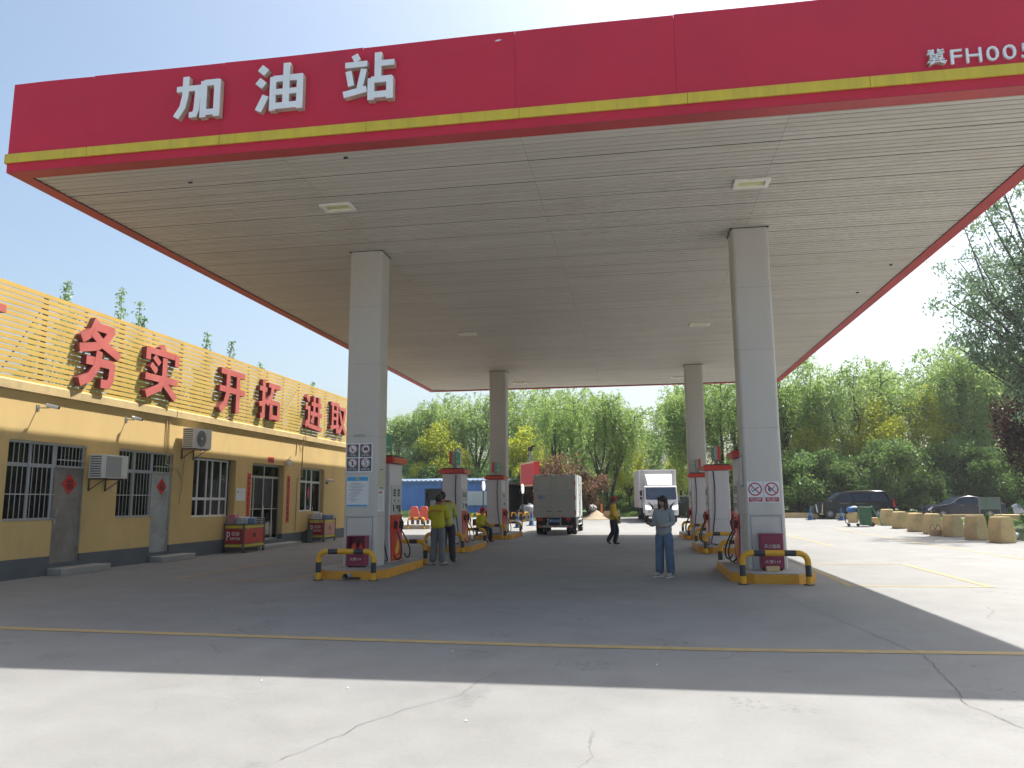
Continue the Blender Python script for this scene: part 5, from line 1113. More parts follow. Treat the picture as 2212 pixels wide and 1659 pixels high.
# oncoming box truck (built facing -Y at the origin, then turned and placed)
def truck2():
    t = thing('box_truck', 'white box truck with wind deflector coming towards the canopy, headlights bright', 'truck', (0, 0, 0)); w = .97; W = 1.12
    Mw = van_s; 
    mb = MB().prism([(.0, .52), (1.55, .52), (1.55, 2.10), (.42, 2.16), (.28, 2.12), (.06, 1.38), (-.04, 1.0)], 0, -w, w); cab = mb.build('cab', Mw, t, bevel=.05)
    # windscreen lies on the sloping front from (.06,1.38) to (.28,2.12)
    def fr(z, o=0): 
        u = (z - 1.38) / .74; return .06 + .22 * u - o if z >= 1.38 else -.04 + .10 * (z - 1.0) / .38 - o
    mb = MB(); mb.add([(-w + .07, fr(1.40, .012), 1.40), (-w + .14, fr(1.34, .012) , 1.34), (w - .14, fr(1.34, .012), 1.34), (w - .07, fr(1.40, .012), 1.40), (w - .09, fr(2.06, .012), 2.06), (-w + .09, fr(2.06, .012), 2.06)], [(0, 1, 2, 3, 4, 5)]); mb.build('windscreen', mat('screen_painted_sky', (.06, .11, .17), .3, spec=.3, noise=.3, nscale=2), cab, fix=False)  # blue base colour stands in for sky reflected in the windscreen
    for s in (-1, 1):
        xs = s * (w + .003); mb = MB(); mb.add([(xs, .28, 1.35), (xs, 1.0, 1.35), (xs, 1.0, 1.98), (xs, .44, 1.98)], [(0, 1, 2, 3)]); mb.build('side_window', M['carglass'], cab)
        MB().tube([(s * w, .3, 1.95), (s * (w + .2), .1, 1.92), (s * (w + .22), .08, 1.35), (s * w, .25, 1.2)], .013, 6).build('mirror_arm', M['ink'], t)
        bx(*sorted((s * (w + .13), s * (w + .28))), .05, .10, 1.58, 1.88).build('mirror', M['ink'], t, bevel=.02); bx(*sorted((s * (w + .13), s * (w + .28))), .05, .10, 1.36, 1.51).build('mirror', M['ink'], t, bevel=.02)
        h = MB(); xs = [s * .95, s * .62, s * .60, s * .93]; y = -.012
        h.add([(s * .955, fr(1.03, .014), 1.03), (s * .63, fr(.90, .014) , .90), (s * .62, fr(.80, .014) + .01, .80), (s * .93, fr(.80, .014) + .01, .80)], [(0, 1, 2, 3)]); h.build('headlight', mat('headlight_on', (.85, .86, 1.0), .2, emit=2.5), cab, fix=False)
        g = MB(); g.add([(s * .80, fr(1.19, .013), 1.19), (s * .72, fr(1.19, .013), 1.17), (s * .50, fr(1.0, .013), 1.0), (s * .44, fr(.80, .013) + .01, .79), (s * .58, fr(.80, .013) + .01, .80), (s * .62, fr(.98, .013), .98)], [(0, 1, 2, 3, 4, 5)]); g.build('grille_wing', M['ink'], cab, fix=False)
    mb = MB()
    for z in (1.03, .93, .83): mb.box(-.46, .46, fr(max(z, 1.0), .02), fr(max(z, 1.0), .008), z - .018, z + .018)
    mb.build('grille', M['acdark'], cab)
    b = MB().prism([(-.08, .42), (.12, .42), (.12, .79), (-.07, .79)], 0, -w - .01, w + .01).build('bumper', Mw, t, bevel=.03)
    MB().prism([(-.42, .44), (.42, .44), (.32, .60), (-.32, .60)], 1, -.095, -.082).build('air_intake', M['ink'], b)
    for s in (-1, 1): bx(*sorted((s * .62, s * .80)), -.09, -.081, .58, .68).build('fog_lamp', M['acgrey'], b)
    MB().tube([(-.5, fr(1.42, .03), 1.40), (.1, fr(1.5, .03), 1.46)], .01, 5).tube([(.55, fr(1.42, .03), 1.40), (.75, fr(1.4, .03), 1.42)], .01, 5).build('wiper', M['ink'], cab)
    # wind deflector: raked front, tapered cheeks
    vs = [(-.72, .45, 2.20), (.72, .45, 2.20), (.46, .62, 2.36), (-.46, .62, 2.36), (-.80, 1.25, 2.88), (.80, 1.25, 2.88), (-.80, 1.5, 2.20), (.80, 1.5, 2.20), (-.80, 1.5, 2.9), (.80, 1.5, 2.9)]
    MB().add(vs, [(0, 1, 2, 3), (3, 2, 5, 4), (0, 3, 4), (1, 5, 2), (0, 4, 8, 6), (1, 7, 9, 5), (4, 5, 9, 8), (6, 8, 9, 7)]).build('wind_deflector', Mw, t)
    bd = bx(-W, W, 1.75, 6.4, .85, 3.18).build('cargo_box', mat('box_cream', (.58, .57, .54), .5, noise=.05), t, bevel=.02)
    mb = MB()
    for s in (-1, 1): mb.box(*sorted((s * (W - .05), s * (W + .012))), 1.735, 1.79, .85, 3.18)
    mb.box(-W + .05, W - .05, 1.735, 1.748, 3.12, 3.185).build('corner_trim', M['white'], bd)
    for s in (-1, 1): bx(*sorted((s * (W - .16), s * (W - .28))), 1.73, 1.748, 3.03, 3.07).build('marker_lamp', M['inkgrey'], bd)
    MB().box(-.4, .4, .5, 6.3, .5, .7).box(-W + .1, W - .1, 1.9, 6.3, .72, .845).box(-W + .1, -W + .5, 2.6, 3.9, .4, .7).build('chassis', M['rubber'], t)
    for s in (-1, 1):
        wheel(t, s * .84, .75, .40, .40, .22, 0); wheel(t, s * .90, 4.7, .40, .40, .22, 0); wheel(t, s * .67, 4.7, .40, .40, .2, 0)
    bx(-.22, .22, -.092, -.083, .62, .74).build('number_plate', M['blue'], b)
    return t
snapshot(truck2()).location = (1.37, 46.4, .19)
COLT = [o for o in COL.objects if o.get('category') == 'truck'][-1]; COLT.rotation_euler = (0, 0, R(4.5))

# cars: side profile lofted between two side planes that lean in above the belt line
def car(label, prof, hw, belt, ztop, inset, wins, wheels, r, paint, L_, ws, rear_win, extras, name='parked_car'):
    t = thing(name, label, 'car', (0, 0, 0), 'cars parked at the far kerb')
    def yw(z, x=0): return hw if z <= belt else hw - inset * ((z - belt) / (ztop - belt)) ** 1.1
    def fx(x): return 1.0 - .10 * max(0, (abs(x) - L_ * .36) / (L_ * .14)) ** 2
    n = len(prof); mb = MB(); vs = []
    cols = 7
    for (x, z) in prof:
        for k in range(cols):
            u = -1 + 2 * k / (cols - 1); vs.append((x, yw(z) * u * fx(x), z + (.025 * (1 - u * u) if z > .6 else 0)))
    fs = [(i * cols + k, i * cols + k + 1, ((i + 1) % n) * cols + k + 1, ((i + 1) % n) * cols + k) for i in range(n) for k in range(cols - 1)]
    fs += [tuple(i * cols for i in range(n))[::-1], tuple(i * cols + cols - 1 for i in range(n))]
    mb.add(vs, fs); body = mb.build('body', paint, t, smooth=28, bevel=.03)
    for s in (-1, 1):
        for wn in wins:
            m2 = MB(); m2.add([(x, s * (yw(z) + .006) * fx(x), z) for x, z in wn], [tuple(range(len(wn)))]); m2.build('side_window', M['carglass'], body)
    for quad in (ws, rear_win):
        (xa, za), (xb, zb) = quad; m2 = MB(); d = .012 if xa < xb else .012; nx = -1 if quad is ws else 1
        m2.add([(xa + nx * .012, -(yw(za) - .09), za + .03), (xa + nx * .012, yw(za) - .09, za + .03), (xb + nx * .012, yw(zb) - .10, zb + .03), (xb + nx * .012, -(yw(zb) - .10), zb + .03)], [(0, 1, 2, 3)]); m2.build('windscreen' if quad is ws else 'rear_window', M['carglass'], body)
    for x in wheels:
        for s in (-1, 1):
            a = MB().lathe([(r * 1.16, -.03), (r * 1.16, .03)], (x, s * (hw - .015), r), 28, 1).build('wheel_arch', M['rubber'], body, smooth=40)
            wheel(t, x, s * (hw - .06), r, r, .22, 1, spokes=10)
    extras(t, body, yw, fx); return t
black = mat('paint_black', (.008, .009, .012), .15, spec=.5); navy = mat('paint_dark_blue', (.012, .018, .045), .2, spec=.8); suvp = mat('paint_dark_green', (.02, .028, .03), .3)
def ex_mpv(t, body, yw, fx):
    for s in (-1, 1):
        MB().box(-1.55, -1.38, *sorted((s * .97, s * 1.12)), 1.06, 1.16).build('mirror', M['ink'], t, bevel=.03)
        MB().prism([(-2.42, .95), (-2.36, .95), (-2.28, .42), (-2.36, .42)], 1, *sorted((s * .80, s * .90))).build('headlight', M['lamp'], t); MB().prism([(-2.0, 1.0), (-1.96, 1.02), (-2.02, .40), (-2.08, .40)], 1, *sorted((s * .955, s * .962))).build('chrome_strip', M['chrome'], t)
        MB().box(-2.2, 2.2, *sorted((s * .952, s * .96)), .30, .34).build('sill_strip', M['chrome'], t); MB().box(-.9, -.3, *sorted((s * .955, s * .965)), 1.0, 1.015).box(.1, .7, *sorted((s * .955, s * .965)), 1.0, 1.015).build('door_handle', M['chrome'], t)
        MB().prism([(2.45, .75), (2.56, .75), (2.52, 1.25), (2.42, 1.25)], 1, *sorted((s * .70, s * .88))).build('tail_light', M['redlens'], t)
    bx(-2.52, -2.47, -.6, .6, .45, .85).build('grille', M['chrome'], t)
mpv = car('black people carrier parked at the far kerb behind two blue cones', [(-2.5, .32), (-2.52, .62), (-2.44, .92), (-2.3, 1.02), (-1.62, 1.16), (-1.35, 1.26), (-.62, 1.72), (-.2, 1.80), (.8, 1.83), (1.9, 1.80), (2.1, 1.74), (2.32, 1.30), (2.5, 1.16), (2.56, .8), (2.5, .32)], .95, 1.05, 1.83, .20,
   [[(-1.28, 1.14), (-.55, 1.60), (-.12, 1.66), (-.05, 1.14)], [(.0, 1.14), (-.02, 1.67), (.9, 1.69), (.95, 1.14)], [(1.0, 1.14), (.96, 1.69), (1.9, 1.66), (2.16, 1.20), (2.12, 1.14)]], [-1.55, 1.45], .34, black, 5.1, ((-1.32, 1.27), (-.66, 1.70)), ((2.3, 1.34), (2.12, 1.70)), ex_mpv)
put(mpv, (13.2, 51.2, .28), R(0), (.94, .94, .94))
def ex_sed(t, body, yw, fx):
    for s in (-1, 1):
        MB().box(-.85, -.68, *sorted((s * .92, s * 1.06)), .93, 1.03).build('mirror', navy, t, bevel=.03); MB().prism([(-2.38, .62), (-2.1, .78), (-2.05, .72), (-2.34, .52)], 1, *sorted((s * .76, s * .86))).build('headlight', M['lamp'], t)
        MB().box(-1.0, 1.1, *sorted((s * .902, s * .912)), .27, .31).build('sill_strip', M['chrome'], t); MB().box(2.2, 2.4, *sorted((s * .6, s * .82)), .82, .95).build('tail_light', M['redlens'], t)
        MB().box(-.35, -.15, *sorted((s * .903, s * .915)), .85, .865).box(.65, .85, *sorted((s * .903, s * .915)), .85, .865).build('door_handle', M['chrome'], t)
sed = car('dark blue saloon parked behind the yellow blocks', [(-2.42, .30), (-2.45, .55), (-2.3, .74), (-1.2, .93), (-.95, .97), (-.35, 1.33), (.1, 1.43), (.6, 1.42), (1.2, 1.25), (1.75, 1.02), (2.3, .98), (2.42, .9), (2.45, .5), (2.4, .30)], .91, .92, 1.43, .22,
   [[(-.78, .98), (-.28, 1.27), (.12, 1.34), (.22, .98)], [(.27, .98), (.18, 1.35), (.62, 1.33), (1.12, 1.17), (1.42, 1.0), (1.38, .98)]], [-1.48, 1.38], .33, navy, 4.9, ((-.93, .98), (-.38, 1.31)), ((1.75, 1.03), (1.2, 1.25)), ex_sed)
put(sed, (19.3, 50.4, .26), 0, (.90, .95, .95))
def ex_suv(t, body, yw, fx):
    for s in (-1, 1):
        MB().box(-.95, -.78, *sorted((s * .93, s * 1.08)), 1.05, 1.17).build('mirror', M['white'], t, bevel=.03); MB().prism([(-2.25, .80), (-1.95, .92), (-1.92, .80), (-2.22, .68)], 1, *sorted((s * .80, s * .90))).build('headlight', M['lamp'], t)
suvw = car('white car at the right edge of the photo beyond the blocks', [(-2.2, .30), (-2.26, .6), (-2.15, .88), (-1.2, 1.05), (-1.0, 1.1), (-.4, 1.52), (.1, 1.62), (1.4, 1.6), (1.9, 1.2), (2.2, 1.0), (2.2, .3)], .9, 1.0, 1.62, .2,
   [[(-.85, 1.1), (-.32, 1.47), (.1, 1.52), (.15, 1.1)], [(.2, 1.1), (.15, 1.53), (1.3, 1.5), (1.65, 1.15)]], [-1.4, 1.3], .34, mat('paint_white', (.62, .65, .70), .2, spec=.7), 4.4, ((-.98, 1.11), (-.42, 1.5)), ((1.9, 1.22), (1.42, 1.58)), ex_suv)
put(suvw, (24.55, 50.2, .27), R(4), (.95, .95, .95))
car4 = car('dark estate car standing beyond the oncoming truck, seen beside its cab', [(-2.1, .30), (-2.15, .6), (-2.05, .92), (-1.2, 1.05), (-.95, 1.12), (-.3, 1.52), (.1, 1.6), (1.7, 1.56), (2.1, 1.1), (2.15, .6), (2.1, .30)], .86, 1.0, 1.6, .2,
   [[(-.75, 1.1), (-.25, 1.44), (.1, 1.50), (.15, 1.1)], [(.2, 1.1), (.15, 1.51), (1.5, 1.46), (1.85, 1.14)]], [-1.35, 1.35], .33, suvp, 4.2, ((-.93, 1.13), (-.34, 1.5)), ((2.08, 1.14), (1.72, 1.52)), ex_suv)
put(car4, (3.75, 54.6, .30), R(-78), (.92, .92, .92))

# ================================================================== foliage
def quads_mesh(name, P, D, Lh, Wd, m, parent, rng, flat=0.5):
    """many small leaf faces: centres P, directions D, half length Lh, half width Wd"""
    n = len(P); D = D / np.linalg.norm(D, axis=1)[:, None]; rn = rng.normal(size=(n, 3)); S = np.cross(D, rn); S /= np.linalg.norm(S, axis=1)[:, None]
    Lh = Lh[:, None] if isinstance(Lh, np.ndarray) else Lh; Wd = Wd[:, None] if isinstance(Wd, np.ndarray) else Wd
    N = np.cross(D, S)
    V = np.empty((n, 4, 3)); V[:, 0] = P - D * Lh; V[:, 1] = P + S * Wd + N * Wd * .35; V[:, 2] = P + D * Lh; V[:, 3] = P - S * Wd + N * Wd * .35
    me = bpy.data.meshes.new(name); me.vertices.add(n * 4); me.vertices.foreach_set('co', V.astype(np.float32).ravel())
    me.loops.add(n * 4); me.loops.foreach_set('vertex_index', np.arange(n * 4, dtype=np.int32)); me.polygons.add(n)
    me.polygons.foreach_set('loop_start', np.arange(0, n * 4, 4, dtype=np.int32)); me.update(calc_edges=True)
    return link(me, name, m, parent)
L_willow = leaf_mat('leaf_willow', [(.14, .21, .06), (.23, .34, .09), (.33, .46, .13), (.43, .54, .21)], .6)
L_yel = leaf_mat('leaf_yellow_green', [(.26, .34, .03), (.44, .50, .04), (.60, .60, .05), (.74, .70, .10)], .55)
L_dark = leaf_mat('leaf_dark', [(.055, .105, .028), (.10, .18, .04), (.16, .265, .06), (.25, .36, .11)], .48, .8)
L_pale = leaf_mat('leaf_pale', [(.10, .19, .06), (.17, .29, .08), (.26, .39, .13), (.36, .48, .22)], .45)
L_purple = leaf_mat('leaf_purple', [(.015, .006, .008), (.035, .010, .012), (.07, .018, .018), (.14, .04, .03)], .3, .7)
L_bronze = leaf_mat('leaf_bronze', [(.07, .09, .03), (.13, .10, .04), (.24, .13, .08), (.34, .20, .14)], .35, .9)
L_near = leaf_mat('leaf_near', [(.10, .17, .09), (.16, .26, .13), (.24, .35, .19), (.34, .44, .28)], .5, .6)

def branches(mb, p, d, ln, r, depth, rng, tips, spread=.55, up=.25, kids=(2, 3), shrink=.72, minr=.012):
    n = 4; pts = [p]; q = p.copy(); dd = d.copy()
    for i in range(n):
        dd = (dd + Vector(rng.normal(size=3)) * .12 + Vector((0, 0, up * .12))).normalized(); q = q + dd * ln / n; pts.append(q.copy())
        if depth <= 2: tips.append((q.copy(), dd.copy(), depth))
    mb.tube(pts, r, 6 if depth < 2 else 7, caps=False, rr=[r * (1 - .32 * i / n) for i in range(n + 1)])
    if depth == 0: return
    for _ in range(int(rng.integers(kids[0], kids[1] + 1))):
        nd = (dd + Vector(rng.normal(size=3)) * spread).normalized(); nd = (nd + Vector((0, 0, up))).normalized()
        branches(mb, q, nd, ln * shrink * rng.uniform(.8, 1.15), r * .62, depth - 1, rng, tips, spread, up, kids, shrink, minr)
    if depth >= 2 and rng.random() < .8:
        k = pts[2]; nd = (d + Vector(rng.normal(size=3)) * spread * 1.4).normalized(); branches(mb, k, nd, ln * shrink * .8, r * .5, depth - 2, rng, tips, spread, up, kids, shrink, minr)

def willow(seed, h=12.0, rad=4.2, leaf=L_willow, nst=400, lean=0.0, name='willow_tree', lf=(.15, .045)):
    rng = np.random.default_rng(seed); t = thing(name, 'x', 'tree', (0, 0, 0)); mb = MB(); lobes = []
    ns = 3 if seed % 2 else 2
    for s in range(ns):
        a = 2 * math.pi * s / ns + rng.uniform(-.4, .4); b0 = Vector((.25 * math.cos(a), .25 * math.sin(a), -.1)); fork = b0 + Vector((math.cos(a) * .7 + lean, math.sin(a) * .7, h * .28))
        mb.tube([b0, b0.lerp(fork, .5) + Vector((rng.uniform(-.15, .15), 0, 0)), fork], .2, 8, rr=[.20, .17, .14], caps=False)
        for k in range(3):
            a2 = a + rng.uniform(-1.3, 1.3); rr_ = rad * rng.uniform(.25, .75); tip = Vector((math.cos(a2) * rr_ + lean * 2, math.sin(a2) * rr_, h * rng.uniform(.66, .9)))
            mid = fork.lerp(tip, .5) + Vector((math.cos(a2), math.sin(a2), 0)) * rad * .08 + Vector((0, 0, h * .04)); mb.tube([fork, fork.lerp(mid, .5) + Vector(rng.normal(size=3)) * .12, mid, mid.lerp(tip, .5) + Vector(rng.normal(size=3)) * .2, tip], .1, 6, rr=[.13, .11, .085, .06, .03], caps=False); lobes.append(tip); lobes.append(mid + Vector((0, 0, h * .05)))
            for q in range(3):
                e = mid.lerp(tip, rng.uniform(.2, .9)); f = e + Vector((rng.normal(), rng.normal(), rng.uniform(.0, 1.0))) * rad * .25; mb.tube([e, e.lerp(f, .5) + Vector((0, 0, .25)), f], .04, 5, rr=[.05, .035, .018], caps=False); lobes.append(f)
    mb.build('trunk', M['bark'], t, smooth=60, fix=False)
    Ps, Ds, Ls = [], [], []
    for i in range(nst):
        c = lobes[int(rng.integers(len(lobes)))]; a = rng.uniform(0, 2 * math.pi); o = math.atan2(c.y, c.x)
        a = o + rng.normal() * 1.1; start = np.array(c) + rng.normal(size=3) * np.array([.5, .5, .35]); out = np.array([math.cos(a), math.sin(a), 0]); reach = rng.uniform(.4, 1.5); fall = rng.uniform(1.0, h * .42) * (1.25 if rng.random() < .3 else 1); rise = rng.uniform(.2, .8)
        n = int(24 + fall * 8); u = np.linspace(0, 1, n) ** .9
        pts = start + out * (reach * np.minimum(1, u * 2.2) ** .8)[:, None]; pts[:, 2] += rise * np.sin(np.minimum(1, u * 2.4) * math.pi * .5) - fall * np.maximum(0, u - .22) ** 1.15 * 1.25
        pts += rng.normal(size=pts.shape) * .075 * (1 + u[:, None]); dd = np.gradient(pts, axis=0) + rng.normal(size=pts.shape) * .05; keep = pts[:, 2] > h * .10
        Ps.append(pts[keep]); Ds.append(dd[keep] + 1e-4); 
    P = np.concatenate(Ps); D = np.concatenate(Ds); n = len(P)
    quads_mesh('crown', P, D, rng.uniform(.7, 1.25, n) * lf[0], rng.uniform(.7, 1.25, n) * lf[1], leaf, t, rng); return t

def bushy(seed, h, rad, leaf, name, nclump=26, per=420, z0=.15, trunk=True, ls=(.09, .05), tall=1.0, cat='tree', open_=1.0, cl=.30):
    rng = np.random.default_rng(seed); t = thing(name, 'x', cat, (0, 0, 0)); mb = MB(); C = []
    for i in range(nclump):
        v = rng.normal(size=3); v /= np.linalg.norm(v); r_ = rng.uniform(.45, 1.0) ** .6
        z = h * (z0 + (1 - z0) * (.5 + .46 * v[2] * r_)); ta = 1.0 - .35 * max(0, (z / h - .55) / .45); C.append((v[0] * rad * r_ * ta * .82, v[1] * rad * r_ * ta * .82, z))
    if trunk:
        fk = Vector((0, 0, h * z0 + .2)); mb.tube([(0, 0, -.1), (.03, .02, fk.z * .5), fk], .1, 7, rr=[.028 * h * .5 + .03, .022 * h * .5 + .03, .02 * h * .5 + .02], caps=False)
        for c in C[::2]:
            c = Vector(c); m_ = fk.lerp(c, .5) + Vector(rng.normal(size=3)) * rad * .06; mb.tube([fk + Vector((0, 0, -.1)), m_, c], .03, 5, rr=[.01 * h * .4 + .03, .02 + .003 * h, .012], caps=False)
        mb.build('trunk', M['bark'], t, smooth=60, fix=False)
    P = []; 
    for c in C:
        k = int(per * rng.uniform(.5, 1.4)); v = rng.normal(size=(k, 3)); v /= np.linalg.norm(v, axis=1)[:, None]; v *= (rng.uniform(0, 1, k) ** .45)[:, None]
        P.append(np.array(c) + v * np.array([rad * cl, rad * cl, h * cl * .55 * tall]) * rng.uniform(.7, 1.25) * open_)
    P = np.concatenate(P); P = P[P[:, 2] > .03]; n = len(P); D = rng.normal(size=(n, 3)) + np.array([0, 0, -.3])
    quads_mesh('crown', P, D, rng.uniform(.7, 1.3, n) * ls[0], rng.uniform(.7, 1.3, n) * ls[1], leaf, t, rng); return t

def place(proto, used, x, y, rz, sc, label, group):
    o = proto if proto.name not in used else copy_tree(proto); used.add(proto.name); put(o, (x, y, gz(y)), rz, sc, label, group); return o
U = set()
W1 = snapshot(willow(1)); W2 = snapshot(willow(2, rad=3.6)); W3 = snapshot(willow(5, rad=4.6)); W4 = snapshot(willow(4, rad=3.9, lean=.5))
B1 = snapshot(bushy(11, 5.0, 3.0, L_dark, 'broad_shrub', 34, 420, .06, ls=(.085, .055), cat='shrub')); B2 = snapshot(bushy(12, 3.2, 2.2, L_dark, 'broad_shrub', 24, 420, .05, ls=(.075, .05), cat='shrub'))
B3 = snapshot(bushy(17, 3.4, 2.4, L_pale, 'pale_shrub', 24, 330, .05, ls=(.075, .05), cat='shrub'))
Y1_ = snapshot(bushy(13, 9.0, 3.6, L_yel, 'yellow_tree', 34, 420, .22, ls=(.11, .065))); P1 = snapshot(bushy(14, 9.0, 3.2, L_pale, 'pale_tree', 30, 360, .22, ls=(.12, .07)))
def crown_top(p):
    me = [c for c in p.children if c.name.startswith('crown')][0].data; a = np.empty(len(me.vertices) * 3, dtype=np.float32); me.vertices.foreach_get('co', a); return float(np.percentile(a.reshape(-1, 3)[:, 2], 99.3))
HT = {p.name: crown_top(p) for p in (W1, W2, W3, W4, B1, B2, B3, Y1_, P1)}
def px2x(px, y): return (px - 1379) / 1637 * y / 1.0
GW = 'willows along the back of the yard'
for (p, px, y, top, rz, lab) in (
   (W2, 868, 74, 866, .3, 'willow seen just right of the front left column, above the blue shed'),
   (W1, 1020, 76, 842, 1.0, 'willow behind the blue shed, left of the back left column'),
   (W3, 1135, 76, 832, 2.2, 'willow rising behind the red sign board and the back left column'),
   (W4, 1225, 64, 850, .2, 'leaning willow directly above the departing grey truck'),
   (W3, 1310, 60, 846, 4.0, 'big drooping willow between the two trucks'),
   (W2, 1510, 66, 840, 2.0, 'willow left of the back right column, drooping beside the sky gap'),
   (W1, 1580, 64, 812, 3.1, 'willow between the two right-hand columns'),
   (W4, 1690, 64, 812, 1.3, 'willow half hidden by the front right column'),
   (W1, 1795, 62, 805, 5.0, 'willow rising above the black people carrier'),
   (W3, 1905, 66, 800, .9, 'willow behind the broad shrub, between the two parked cars'),
   (W2, 2010, 62, 798, 4.4, 'willow above the left end of the saloon, tallest of the right row'),
   (W4, 2110, 64, 808, 2.9, 'willow above the right end of the saloon'),
   (W1, 2200, 66, 812, 2.6, 'willow at the right edge behind the purple-leaved tree')):
    hh = 1.55 + (1079 - top) / 1637 * y - .2; s = hh / HT[p.name]; place(p, U, px2x(px, y), y, rz, (s * .82 + .14, s * .82 + .14, s), lab, GW)
for (px, y, top, rz, sx_, lab) in ((950, 72, 915, .5, 1.0, 'yellow-leaved tree in the gap left of the central willows'), (1362, 62, 935, 1.5, .6, 'yellow-leaved tree at the right foot of the big drooping willow'), (1480, 84, 960, 3, .8, 'yellow-leaved tree beside the distant house roof'), (1748, 60.5, 915, 2, .75, 'yellow-leaved tree behind the willow above the people carrier'), (1855, 60.5, 893, 4, .85, 'yellow-leaved tree glowing behind the broad shrub'), (1962, 61, 872, 5, .8, 'yellow-leaved tree behind the willow above the saloon'), (1150, 70, 925, 1.1, 1.0, 'yellow-leaved tree showing through the central willows'), (1640, 74, 900, .4, 1.0, 'yellow-leaved tree behind the front right column')):
    hh = 1.55 + (1079 - top) / 1637 * y - .2; s = hh / HT[Y1_.name]; place(Y1_, U, px2x(px, y), y, rz, (sx_, sx_, s), lab, 'yellow-leaved trees behind the willows')
for (px, y, top, rz, lab) in ((1398, 82, 935, 1, 'pale tree in the gap between the trucks, left of the house roof'), (905, 72, 960, 2, 'pale tree low behind the left end of the blue shed'), (1428, 120, 945, 3, 'small distant pale tree above the house roof')):
    hh = 1.55 + (1079 - top) / 1637 * y - .2; s = hh / HT[P1.name]; place(P1, U, px2x(px, y), y, rz, (.75 * s + .2, .75 * s + .2, s), lab, 'pale trees beyond the willows')
for i, (p, px, y, top, rz, lab) in enumerate((
   (B1, 1880, 55.5, 965, 0, 'big dark broad shrub between the two parked cars'), (B1, 1770, 56, 985, 2, 'dark broad shrub behind the people carrier'), (B2, 1705, 55.5, 1000, 1, 'dark shrub beside the front right column at the far kerb'), (B1, 2000, 57, 975, 4, 'dark broad shrub behind the bonnet of the saloon'), (B1, 2080, 56, 985, 1, 'dark broad shrub behind the roof of the saloon'), (B1, 2160, 56, 990, 3, 'dark broad shrub behind the boot of the saloon'), (B2, 1935, 54.8, 1030, 5, 'low dark shrub under the broad shrub between the parked cars'), (B2, 1830, 55, 1030, .7, 'low dark shrub above the roof of the people carrier'), (B3, 1725, 57, 985, 2, 'pale green shrub at the left end of the right-hand hedge row'), (B3, 2060, 57.5, 965, 2.7, 'pale green shrub behind the saloon beside a dark one'), (B2, 2225, 54, 1010, 2, 'dark shrub behind the white car'),
   (B2, 1010, 70, 1010, 1, 'dark shrub peeping over the blue shed roof'), (B3, 890, 71, 1005, 1.4, 'pale shrub peeping over the left end of the blue shed'), (B2, 930, 70, 1008, 3, 'dark shrub over the middle of the blue shed'), (B2, 1095, 70, 1015, 3.6, 'dark shrub over the right end of the blue shed'), (B2, 1275, 57, 1040, 3.9, 'dark shrub at the foot of the big drooping willow'), (B1, 1160, 62, 1010, .9, 'dark broad shrub hidden behind the departing truck'), (B2, 1520, 60, 1030, .4, 'dark shrub behind the middle right pump'), (B1, 1580, 58, 1000, 5, 'dark broad shrub between the right-hand pumps'), (B2, 1630, 57, 1015, 2.2, 'dark shrub just left of the front right column'), (B2, 1345, 66, 1060, 2.1, 'low dark shrub left of the oncoming truck'))):
    base = HT[p.name]; hh = 1.55 + (1079 - top) / 1637 * y - gz(y); s = hh / base; place(p, U, px2x(px, y), y, rz, (min(1.25, max(.8, s)), min(1.25, max(.8, s)), s), lab, 'shrubs at the back of the yard')
# bronze-leaved shrub behind the departing truck
br = bushy(21, 4.4, 2.6, L_bronze, 'bronze_shrub', 26, 190, .12, ls=(.085, .055), cat='shrub'); put(br, (px2x(1212, 52), 52, .3), 0, (1.05, 1, .98), 'bronze-red leaved shrub behind the departing grey truck')
br2 = bushy(22, 3.4, 1.6, L_bronze, 'bronze_shrub', 16, 230, .12, ls=(.085, .055), cat='shrub'); put(br2, (px2x(1278, 54), 54, .3), 0, (1, 1, 1), 'smaller bronze-red shrub right of the departing truck')
# purple plum at the right edge
pp = bushy(23, 8.0, 2.3, L_purple, 'purple_leaved_tree', 46, 520, .10, ls=(.075, .045), tall=1.0); put(pp, (19.75, 39.5, .05), 1, (1.15, 1.15, 1.08), 'dark purple-leaved tree at the right edge of the photo')
